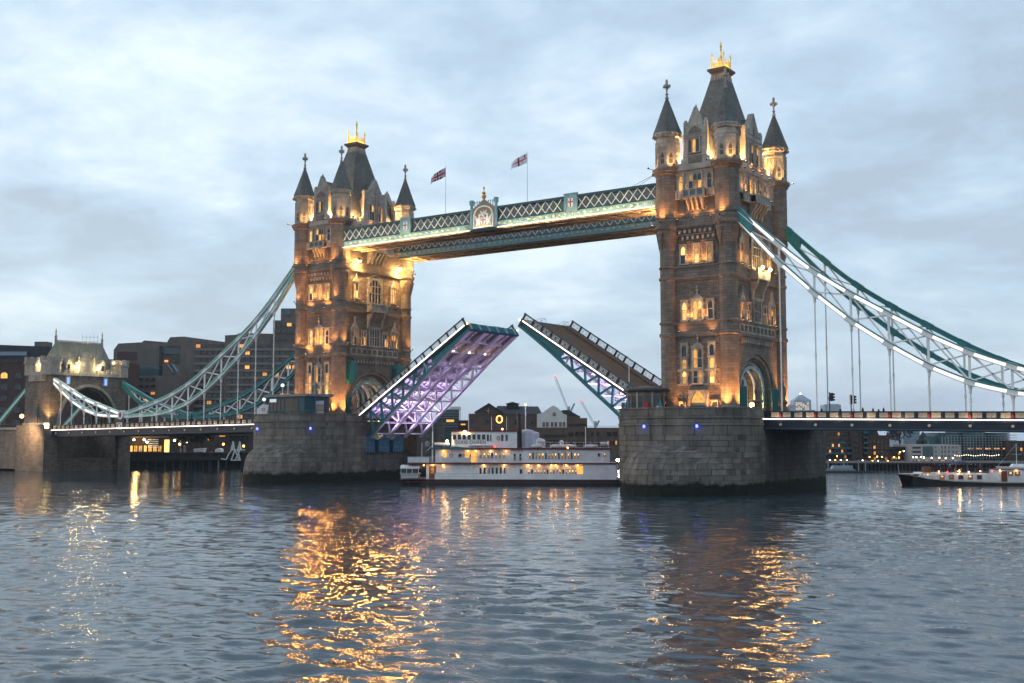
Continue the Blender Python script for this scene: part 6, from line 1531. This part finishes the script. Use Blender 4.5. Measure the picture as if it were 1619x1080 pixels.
for v in (684,691.5,700,708,716): m = MB(); bbox(m,su(1361,t),su(1368,t),t-1.4,t-.05,zv(v+1.3,t),zv(v-1.3,t)); mk('balcony', m, balcony_t, Rb)
for v in (698,707,716,725):
    for k in range(5): fwin(Rb,1374+6*k,v,3,4.6,t-1,pane_far if rn.random() < .12 else dark_glass,'window',False,brick_brown)
Rc = thing('terrace_houses','low brown terrace with hipped roofs between brick block and white offices','houses'); block(Rc,'wall',1404,1438,712,742,t+2,14,brick_brown); bprism(Rc,'roof',[(1403,712.5),(1408,706.5),(1432,706.5),(1439,712.5)],t+1,14,roof_dark)
for v in (717,724,730):
    for k in range(6): fwin(Rc,1408+5.2*k,v,3,3.6,t+2,pane_far if rn.random() < .25 else dark_glass,'window',False,brick_dark)
render_d = paint('weathered_render',(.36,.35,.34),.8,var=.15,scale=.4)
Rd = thing('white_offices','pale framed office block on the right bank behind the launch','offices'); block(Rd,'body',1438,1516,703,742,t-4,16,render_d)
for v in (707.5,714,720.5): block(Rd,'glazing_strip',1440,1453,v-1.5,v+1.5,t-4.1,.3,dark_glass)
block(Rd,'glass_bay',1456,1472,705.5,722,t-4.1,.3,glass_b); 
for v in (707,714,721): 
    for u in (1476,1486,1491,1497,1503,1509): fwin(Rd,u,v,3.4,4.2,t-4.05,dark_glass,'window',False,render_w)
for k in range(8): fwin(Rd,1442+9*k,730,6,5,t-4.05,pane_far if k%3 else dark_glass,'window',False,render_w)
Re = thing('glass_offices','dark green stepped glass office building behind the launch','offices')
def curved(root,u0,u1,v0,v1,t,bulge,mat,n=10):
    m = MB(); F = [ahead(su(u0+(u1-u0)*k/n,t),t-bulge*math.sin(math.pi*k/n)) for k in range(n+1)]; Bk = [ahead(su(u0+(u1-u0)*k/n,t),t+14) for k in range(n+1)]
    for k in range(n): m.hexa([(*F[k][:2],zv(v1,t)),(*F[k+1][:2],zv(v1,t)),(*Bk[k+1][:2],zv(v1,t)),(*Bk[k][:2],zv(v1,t)),(*F[k][:2],zv(v0,t)),(*F[k+1][:2],zv(v0,t)),(*Bk[k+1][:2],zv(v0,t)),(*Bk[k][:2],zv(v0,t))])
    return mk('glass_body', m, mat, root)
curved(Re,1485,1522,684,742,t+12,4,glass_b); curved(Re,1520,1556,682,742,t+8,5,glass_b); curved(Re,1552,1594,684,742,t+10,4,glass_b)
for v in range(688,732,4): 
    m = MB(); bbox(m,su(1486,t+7),su(1594,t+7),t+2.4,t+3.0,zv(v+.5,t),zv(v-.3,t)); mk('floor_band', m, steel, Re)
for k in range(22): m = MB(); u = 1487+4.9*k; bbox(m,su(u,t+2),su(u+.6,t+2),t+2.0,t+2.3,zv(735,t),zv(690,t)); mk('mullion', m, steel, Re)
for k in range(14): fwin(Re,1524+4.6*k,709,3.6,2,t+1.9,pane_far if k%3 else dark_glass,'window',False,steel)
block(Re,'roof_plant',1466,1482,690,704,t+14,8,glass_b)
Rf = thing('dark_wharf_block','dark brick wharf block at the right edge of the picture','building'); block(Rf,'wall',1594,1700,697,742,t-2,16,brick_dark)
for v in (702,710,718,726): 
    for k in range(8): fwin(Rf,1599+6*k,v,3,4.6,t-2,pane_far if rn.random() < .15 else dark_glass,'window',False,brick_brown)
Rg = thing('copper_spire','small dark spire over the white offices','spire'); p = ahead(su(1457,t+20),t+20); m = MB(); m.lathe(p[0],p[1],[(2.2,1.4),(2.2,zv(697,t)),(1.2,zv(694,t)),(1.2,zv(690,t)),(.1,zv(682,t))],8); mk('tower', m, roof_dark, Rg); m = MB(); m.tube((p[0],p[1],zv(682,t)),(p[0],p[1],zv(678,t)),.08,.05,5); mk('vane', m, steel, Rg)
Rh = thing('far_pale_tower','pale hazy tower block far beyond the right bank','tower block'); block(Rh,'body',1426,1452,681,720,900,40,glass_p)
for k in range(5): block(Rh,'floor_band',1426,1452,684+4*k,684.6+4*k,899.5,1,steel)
tree(1420,365,1.4,14,4.5,'bare grey tree behind the low terrace on the right bank',paint('bare_twigs',(.05,.05,.055),.9),1100,5)
# lamps along the right quay
k = 0
where = lambda u: 'in front of the brown flats' if u < 1345 else 'in front of the corner block' if u < 1404 else 'in front of the low terrace' if u < 1438 else 'in front of the white offices'
ordn = ['first','second','third','fourth','fifth','sixth','seventh','eighth','ninth','tenth','eleventh','twelfth','thirteenth','fourteenth','fifteenth','sixteenth','seventeenth','eighteenth']
cnt = {}
for u,v,mt in ((1309.5,727,lamp_white),(1318,727,lamp_orange),(1326.5,727,lamp_white),(1336,727,lamp_white),(1321,721,lamp_orange),(1361,727.5,lamp_white),(1372,722,lamp_orange),(1376.5,728,lamp_orange),(1384,721.5,lamp_orange),(1391.5,722,lamp_orange),(1385,728,lamp_white),(1400.5,728,lamp_orange),(1410.5,722.5,lamp_orange),(1418,723,lamp_orange),(1420,714.5,lamp_orange),(1426,713,lamp_white),
               (1440.5,722.5,lamp_white),(1445.5,722.5,lamp_white),(1453,722,lamp_white),(1457.5,723,lamp_white),(1469.7,723.5,lamp_white),(1481.5,723.5,lamp_white),(1491.7,724,lamp_white),(1503,724,lamp_white)):
    w = where(u); cnt[w] = cnt.get(w,0)+1
    lamp_post(u,v,326 if u < 1438 else 322,1.45,mt,0,f"{'orange' if mt is lamp_orange else 'white'} quay lamp, {ordn[cnt[w]-1]} of those {w}",r=.17,group='lamps on the right quay')
bulb_m = glow('bulb_glass',(1,.80,.55),5.0)
Ls = thing('festoon_lights','string of white bulbs hung along the front of the glass offices','lights')
m = MB(); m.tube(ahead(su(1504,324),324,zv(720,324)),ahead(su(1577,324),324,zv(721,324)),.03,.03,5); mk('cable', m, black_p, Ls)
for u in (1504,1540,1577): p = ahead(su(u,324),324); m = MB(); m.tube((p[0],p[1],1.4),(p[0],p[1],zv(719,324)),.08,.06,6); mk('post', m, black_p, Ls)
for k in range(20):
    p = ahead(su(1506+3.65*k,324),324,zv(720.2+.8*math.sin(k*.9)-.6,324)); m = MB(); m.ball(p,.11,6); mk('bulb', m, bulb_m, Ls)
# moored craft
def moored(u,t,L_,label,rz):
    s = ahead(su(u,t),t); b = thing('moored_boat',label,'boat',(s[0],s[1],0),YAW+rz,'boats moored at the right quay'); m = MB(); m.hexa([(-L_*.42,-.8,-.3),(L_*.4,-.9,-.3),(L_*.4,.9,-.3),(-L_*.42,.8,-.3),(-L_/2,-.9,.8),(L_*.45,-1.1,.7),(L_*.45,1.1,.7),(-L_/2,.9,.8)]); mk('hull', m, steel, b)
    m = MB(); m.frustum(-L_*.25,L_*.3,-.9,.9,.7,-L_*.15,L_*.25,-.7,.7,1.6); mk('cover', m, glass_p, b); m = MB(); m.tube((0,0,1.5),(0,0,2.6),.04,.03,5); mk('staff', m, steel, b)
moored(1318,272,4.5,'small boat with pale cover, nearest the right pier',.1); moored(1328,272,5.0,'larger moored boat with pale cover beside the small one',-.05); moored(1337,273,3.5,'moored boat at the end of the pontoon away from the pier',.2)
Pn = thing('mooring_pontoon','low dark pontoon with moored boats right of the near pier','pontoon'); m = MB(); bbox(m,su(1280,270),su(1378,270),269,270.6,-.3,.35); mk('deck', m, MATS['wet_timber'], Pn)
for u in (1307,1332,1355,1366): p = ahead(su(u,271),271.4); m = MB(); m.tube((p[0],p[1],-2),(p[0],p[1],3.0),.14,.14,6); mk('pile', m, steel, Pn)
Yt = thing('moored_yacht','white yacht with a tall mast at the right edge of the quay','yacht',ahead(su(1603,276),276,0),YAW); m = MB(); m.hexa([(-4,-.6,-.3),(4,-1.1,-.3),(4,1.1,-.3),(-4,.6,-.3),(-5,-.6,1.3),(4.5,-1.3,1.1),(4.5,1.3,1.1),(-5,.6,1.3)]); mk('hull', m, canvas_w, Yt); m = MB(); m.tube((0,0,1),(0,0,6.8),.08,.05,6); m.bar((-1.2,0,4.2),(1.2,0,4.2),.05,.05); m.tube((0,0,6.6),(-4.6,0,1.3),.02,.02,4); m.tube((0,0,6.6),(4.2,0,1.2),.02,.02,4); mk('mast', m, white_p, Yt); m = MB(); m.frustum(-1.5,2.5,-.8,.8,1.1,-1,2.2,-.6,.6,1.9); mk('coachroof', m, boat_white, Yt)
# the distant financial towers
t = 3600
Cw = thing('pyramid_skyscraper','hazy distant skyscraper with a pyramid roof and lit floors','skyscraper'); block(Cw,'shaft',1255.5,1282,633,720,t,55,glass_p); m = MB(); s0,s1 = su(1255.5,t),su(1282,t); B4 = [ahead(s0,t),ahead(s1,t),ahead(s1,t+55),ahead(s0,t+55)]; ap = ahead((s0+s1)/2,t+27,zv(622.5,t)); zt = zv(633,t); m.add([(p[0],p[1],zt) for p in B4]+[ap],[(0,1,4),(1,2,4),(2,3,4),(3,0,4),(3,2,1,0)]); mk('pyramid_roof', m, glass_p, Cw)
m = MB(); m.ball((ap[0],ap[1],ap[2]),2.6,6); mk('beacon', m, lamp_white, Cw)
for r in range(7):
    for c in range(6):
        if rn.random() < .7: m = MB(); u = 1257.5+3.6*c; v = 636.5+2.1*r; bbox(m,su(u,t),su(u+2.7,t),t-.6,t-.1,zv(v+1.2,t),zv(v,t)); mk('lit_floor', m, glow('office_glow',(1,.72,.42),.9) if 'office_glow' not in MATS else MATS['office_glow'], Cw)
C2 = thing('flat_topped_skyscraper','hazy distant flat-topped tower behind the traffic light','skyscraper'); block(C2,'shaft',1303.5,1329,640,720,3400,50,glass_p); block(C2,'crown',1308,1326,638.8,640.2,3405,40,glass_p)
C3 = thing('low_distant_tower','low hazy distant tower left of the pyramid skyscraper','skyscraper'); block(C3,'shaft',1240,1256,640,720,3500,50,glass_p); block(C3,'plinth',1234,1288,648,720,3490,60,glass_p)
# ---------------------------------------------------------------- things standing on the piers and the deck
def cabin_oct():
    K = thing('pier_cabin','octagonal stone cabin with dark windows beside the raised leaf on the right pier','cabin',(34.0,-13.6,11.46)); r, n = 3.3, 8
    m = MB(); m.lathe(0,0,[(r,0),(r,1.1),(r-.12,1.15),(r-.12,3.9)],8,math.pi/8); mk('wall', m, granite, K)
    m = MB(); m.lathe(0,0,[(r+.15,3.9),(r+.35,4.1),(r+.35,4.35),(r-.3,4.6),(.3,4.9)],8,math.pi/8); mk('roof', m, lead, K)
    d = (r-.12)*math.cos(math.pi/8)
    for k in range(8):
        F0 = frame(0,0,k*math.pi/4); F = (lambda u,o,z,F0=F0: F0(u,o+d,z)); F.rot = k*math.pi/4
        for u in (-.55,.55):
            w = inst('window', sgn_win('window',.75,1.9,False,None,granite), K, F(u,0,1.4), (0,0,F.rot)); inst('pane', unit_me(dark_glass), w, (0,-.005,.95), (0,0,0), (.75,.03,1.9))
        m = MB(); m.fbox(F,-.12,.12,0,.14,0,3.9); mk('pilaster', m, portland, K)
    m = MB(); m.box(-3.6,-1.2,-3.6,-3.5,2.5,2.62); mk('sign_bar', m, steel, K)
cabin_oct()
def cabin_long():
    K = thing('pier_cabin','long dark cabin with a thin overhanging roof on the left pier','cabin',(-40.6,-15.8,11.46)); m = MB()
    P = [(-6.4,-1.2),(-5.0,-2.9),(4.6,-2.9),(5.8,-1.4),(5.8,2.4),(-6.4,2.4)]
    def ext(mb,s,z0,z1): n = len(P); mb.add([(x*s,y*s,z0) for x,y in P]+[(x*s,y*s,z1) for x,y in P],[tuple(reversed(range(n))),tuple(range(n,2*n))]+[(k,(k+1)%n,n+(k+1)%n,n+k) for k in range(n)])
    ext(m,1.0,0,4.6); mk('wall', m, teal_d, K); m = MB(); ext(m,1.13,4.6,4.9); ext(m,1.16,4.9,5.05); mk('roof', m, steel, K)
    F = frame(0,-2.9,0)
    for u in (-4.3,-3.3,-2.3,-1.3): 
        w = inst('window', sgn_win('window',.8,2.4,False,None,teal_d), K, F(u,0,1.5), (0,0,0)); inst('pane', unit_me(dark_glass), w, (0,-.005,1.2), (0,0,0), (.8,.03,2.4))
    m = MB(); m.fbox(F,-.4,2.9,0,.08,1.0,4.2); mk('shutter', m, concrete, K)
    m = MB(); m.fbox(F,-4.8,-3.0,.02,.06,3.6,4.2); mk('lit_sign', m, glow('cabin_sign',(.7,.8,.9),.5), K)
cabin_long()
def pb_rail(label, pts, z, h, mat):
    Rl = thing('pier_railing',label,'railing')
    for a, b in zip(pts[:-1],pts[1:]):
        for zz in (h,h*.5,.12): m = MB(); m.bar((*a,z+zz),(*b,z+zz),.06,.06); mk('rail', m, mat, Rl)
        m = MB(); A, B_ = Vector((*a,0)), Vector((*b,0)); n = max(2,int((B_-A).length/.22))
        for k in range(n+1): p = A.lerp(B_,k/n); m.bar((p.x,p.y,z),(p.x,p.y,z+h),.035,.035)
        mk('baluster_lattice', m, mat, Rl)
pb_rail('teal railing along the parapet in front of the octagonal cabin',[(30.9,-15.0),(31.8,-17.6),(34.6,-19.5)],11.5,2.15,teal)
pb_rail('teal railing along the parapet in front of the long dark cabin',[(-46.2,-18.6),(-42,-20.2),(-38,-20.0),(-33.6,-17.8)],11.5,1.95,teal)
Fp_ = thing('signal_pole','tall thin white pole rising beside the octagonal cabin','pole',(30.9,-13.6,11.46)); m = MB(); m.tube((0,0,0),(0,0,9.8),.09,.06,8); mk('shaft', m, white_p, Fp_); m = MB(); m.lathe(0,0,[(.35,0),(.3,1.8),(.16,2.4),(.16,5.4),(.22,5.6)],8); mk('base', m, teal, Fp_)
def parasol(x,y,lab):
    P = thing('closed_parasol',lab,'parasol',(x,y,11.46)); m = MB(); m.tube((0,0,0),(0,0,1.3),.05,.05,6); mk('pole', m, steel, P); m = MB(); m.lathe(0,0,[(.26,.75),(.34,1.0),(.24,1.7),(.12,2.4),(.03,2.75)],7); mk('canopy', m, paint('parasol_teal',(.02,.22,.27),.7) if 'parasol_teal' not in MATS else MATS['parasol_teal'], P)
parasol(36.6,-15.0,'closed teal parasol nearer the octagonal cabin'); parasol(37.3,-15.2,'closed teal parasol farther from the octagonal cabin')
kb = thing('red_bin','red box on the right pier beside the octagonal cabin','box',(35.9,-17.2,11.46)); m = MB(); m.box(-.4,.4,-.3,.3,0,2.1); mk('body', m, red_p, kb); m = MB(); m.box(-.44,.44,-.34,.34,2.1,2.2); mk('lid', m, red_p, kb)
def standard(x,y,h,lab):
    S = thing('teal_lamp_standard',lab,'lamp post',(x,y,11.46)); m = MB(); m.lathe(0,0,[(.34,0),(.3,.6),(.14,.9),(.11,h-1.2),(.2,h-1.1),(.09,h-.9),(.05,h)],8); mk('post', m, teal, S)
    m = MB(); m.bar((-.75,0,h-1.1),(.75,0,h-1.1),.12,.16); m.ball((-.75,0,h-.95),.16,6); m.ball((.75,0,h-.95),.16,6); mk('cross_arm', m, teal, S)
standard(40.2,-13.2,4.3,'teal lamp standard with a cross arm left of the right tower door'); standard(-34.6,-17.2,7.4,'tall teal lamp standard in front of the left tower windows')
for i,(x,y,h) in enumerate(((-43.9,-16.9,6.9),(-47.6,-18.2,4.2),(-50.6,-15.4,2.9))):
    L = thing('globe_lamp',['white globe lamp standing above the long dark cabin roof','white globe lamp at the left end of the long dark cabin','low white globe lamp at the left pier edge'][i],'lamp',(x,y,11.46)); m = MB(); m.tube((0,0,0),(0,0,h-.25),.07,.05,6); mk('post', m, white_p, L); m = MB(); m.ball((0,0,h),.34,8); mk('globe', m, glow('globe_white',(.9,.92,1.0),1.2) if 'globe_white' not in MATS else MATS['globe_white'], L)
bn = thing('pier_banner','white printed banner on the left pier beside the chain','banner',(-49.2,-17.0,11.46)); m = MB(); F = frame(0,0,.1); m.prism(F,[(-1.6,1.5),(1.3,1.3),(1.5,3.2),(-.2,3.3),(-1.5,2.4)],0,.05); mk('cloth', m, canvas_w, bn)
m = MB(); n = 10
for k in range(n): a0,a1 = 2*math.pi*k/n,2*math.pi*(k+1)/n; m.bar(F(.1+.4*math.cos(a0),.07,2.3+.28*math.sin(a0)),F(.1+.4*math.cos(a1),.07,2.3+.28*math.sin(a1)),.1,.1)
mk('print', m, steel, bn); m = MB(); m.tube((-1.6,0,0),(-1.6,0,3.2),.04,.04,6); m.tube((1.5,.1,0),(1.5,.1,3.3),.04,.04,6); mk('pole', m, steel, bn)
pb = thing('poster_board','poster board with coloured panels right of the long dark cabin','board',(-33.4,-17.2,11.46)); m = MB(); m.box(-1.2,1.2,-.06,.06,.6,3.9); mk('frame', m, navy, pb)
for k,(z0,z1,c) in enumerate(((3.0,3.7,(.30,.32,.42)),(1.9,2.9,(.20,.16,.16)),(.8,1.8,(.32,.26,.24)))): m = MB(); m.box(-1.05,1.05,-.09,-.06,z0,z1); mk('poster', m, paint(f'poster_{k}',c,.5), pb)
m = MB(); m.box(-1.0,-.9,-.05,.05,0,.6); m.box(.9,1.0,-.05,.05,0,.6); mk('leg', m, navy, pb)
pl = ['person in white by the octagonal cabin','second person in white by the octagonal cabin','dark-coated person beside the teal lamp standard','dark-coated person next along from the lamp standard','person in dark clothes left of the right tower door','person in front of the right tower door']
white_shirt = paint('white_shirt',(.5,.5,.52),.9); PM.append(person_mesh('person_e',white_shirt,trous,hair_d,arm=.5))
for i,(x,y,k) in enumerate(((38.0,-17.5,4),(38.6,-17.4,4),(40.6,-16.6,0),(41.2,-16.4,1),(41.9,-16.5,0),(43.1,-16.9,0))): person((x,y,11.46), i*1.3, k, pl[i], 'people on the right pier')
pl = ['person in white before the dark windows of the long cabin','person in dark clothes by the cabin shutter','second person in dark clothes by the cabin shutter','person beside the poster board','person by the floodlit turret foot on the left pier']
for i,(x,y,k) in enumerate(((-43.6,-18.6,4),(-40.4,-18.9,0),(-39.6,-18.9,1),(-31.9,-16.2,3),(-30.9,-13.4,0))): person((x,y,11.46), i*1.7, k, pl[i], 'people on the left pier')
wk = ['walker nearest the tower, left of the traffic light','walker between the two traffic lights','broad dark walker just right of the white signal','walker second right of the white signal','walker third right of the white signal','short walker fourth right of the white signal','walker farthest along the deck from the tower']
for i,(x,k) in enumerate(((60.3,0),(63.1,0),(65.0,1),(66.35,0),(67.8,2),(68.6,0),(69.3,0))):
    p = person((x,-9.1,par(x)-1.1), -1.57 if i%2 else 1.57, k, wk[i], 'people walking on the right span'); 
    if i == 5: p.scale = (.9,.9,.9)
pl2 = ['walker crossing beside the chain low point on the left span','walker between the low point and the left pier','walker nearest the left pier on the left span']
for i,x in enumerate((-99.0,-96.5,-61)): person((x,-8.4,par(x)-1.2), 1.57, (0,2,1)[i], pl2[i], 'people walking on the left span')
def signal(x, y, back, lab):
    z = par(x)-1.2; S = thing('traffic_light',lab,'traffic light',(x,y,z)); m = MB(); m.tube((0,0,0),(0,0,4.05 if not back else 3.7),.08,.08,8); mk('pole', m, teal_d if not back else black_p, S)
    h = 2.75 if not back else 2.35
    m = MB(); m.box(.12,.52,-.2,.2,h,h+1.2); mk('housing', m, black_p, S)
    m = MB(); m.box(-.22,.14,-.03,.03,h-.15,h+1.3) if back else m.box(-.1,.1,-.12,.12,h+.2,h+.6); mk('backing_board', m, MATS['globe_white'] if False else white_p if back else teal_d, S)
    for k in range(3):
        zz = h+.2+.4*k; m = MB(); m.tube((.52,0,zz),(.78,0,zz-.03),.15,.13,8,caps=False); m.box(.5,.54,-.13,.13,zz-.12,zz+.12); v = mk('visor', m, black_p, S)
        if back and k == 2: m = MB(); m.ball((.62,0,zz),.10,6); mk('red_lens', m, lamp_red, v)
signal(60.7,-6.8,False,'black traffic light on the right span near the tower'); signal(63.9,-6.8,True,'traffic light with a pale backing board and red light on the right span')

# ---------------------------------------------------------------- thin river haze
m = MB(); c_ = CAM+FW*1700; P_ = [c_+RT*a*3300+FW*b*2500 for a,b in ((-1,-1),(1,-1),(1,1),(-1,1))]; m.hexa([(q.x,q.y,-6) for q in P_]+[(q.x,q.y,165) for q in P_])
hz = bpy.data.materials.new('haze'); hz.use_nodes = True; nt = hz.node_tree; nt.nodes.clear(); o_ = nt.nodes.new('ShaderNodeOutputMaterial'); v_ = nt.nodes.new('ShaderNodeVolumePrincipled')
v_.inputs['Color'].default_value = (.80,.88,1.0,1); v_.inputs['Density'].default_value = .00010; v_.inputs['Anisotropy'].default_value = .3; nt.links.new(v_.outputs[0], o_.inputs['Volume'])
tag(mk('haze', m, hz), 'thin pale blue river haze', None, kind='stuff')
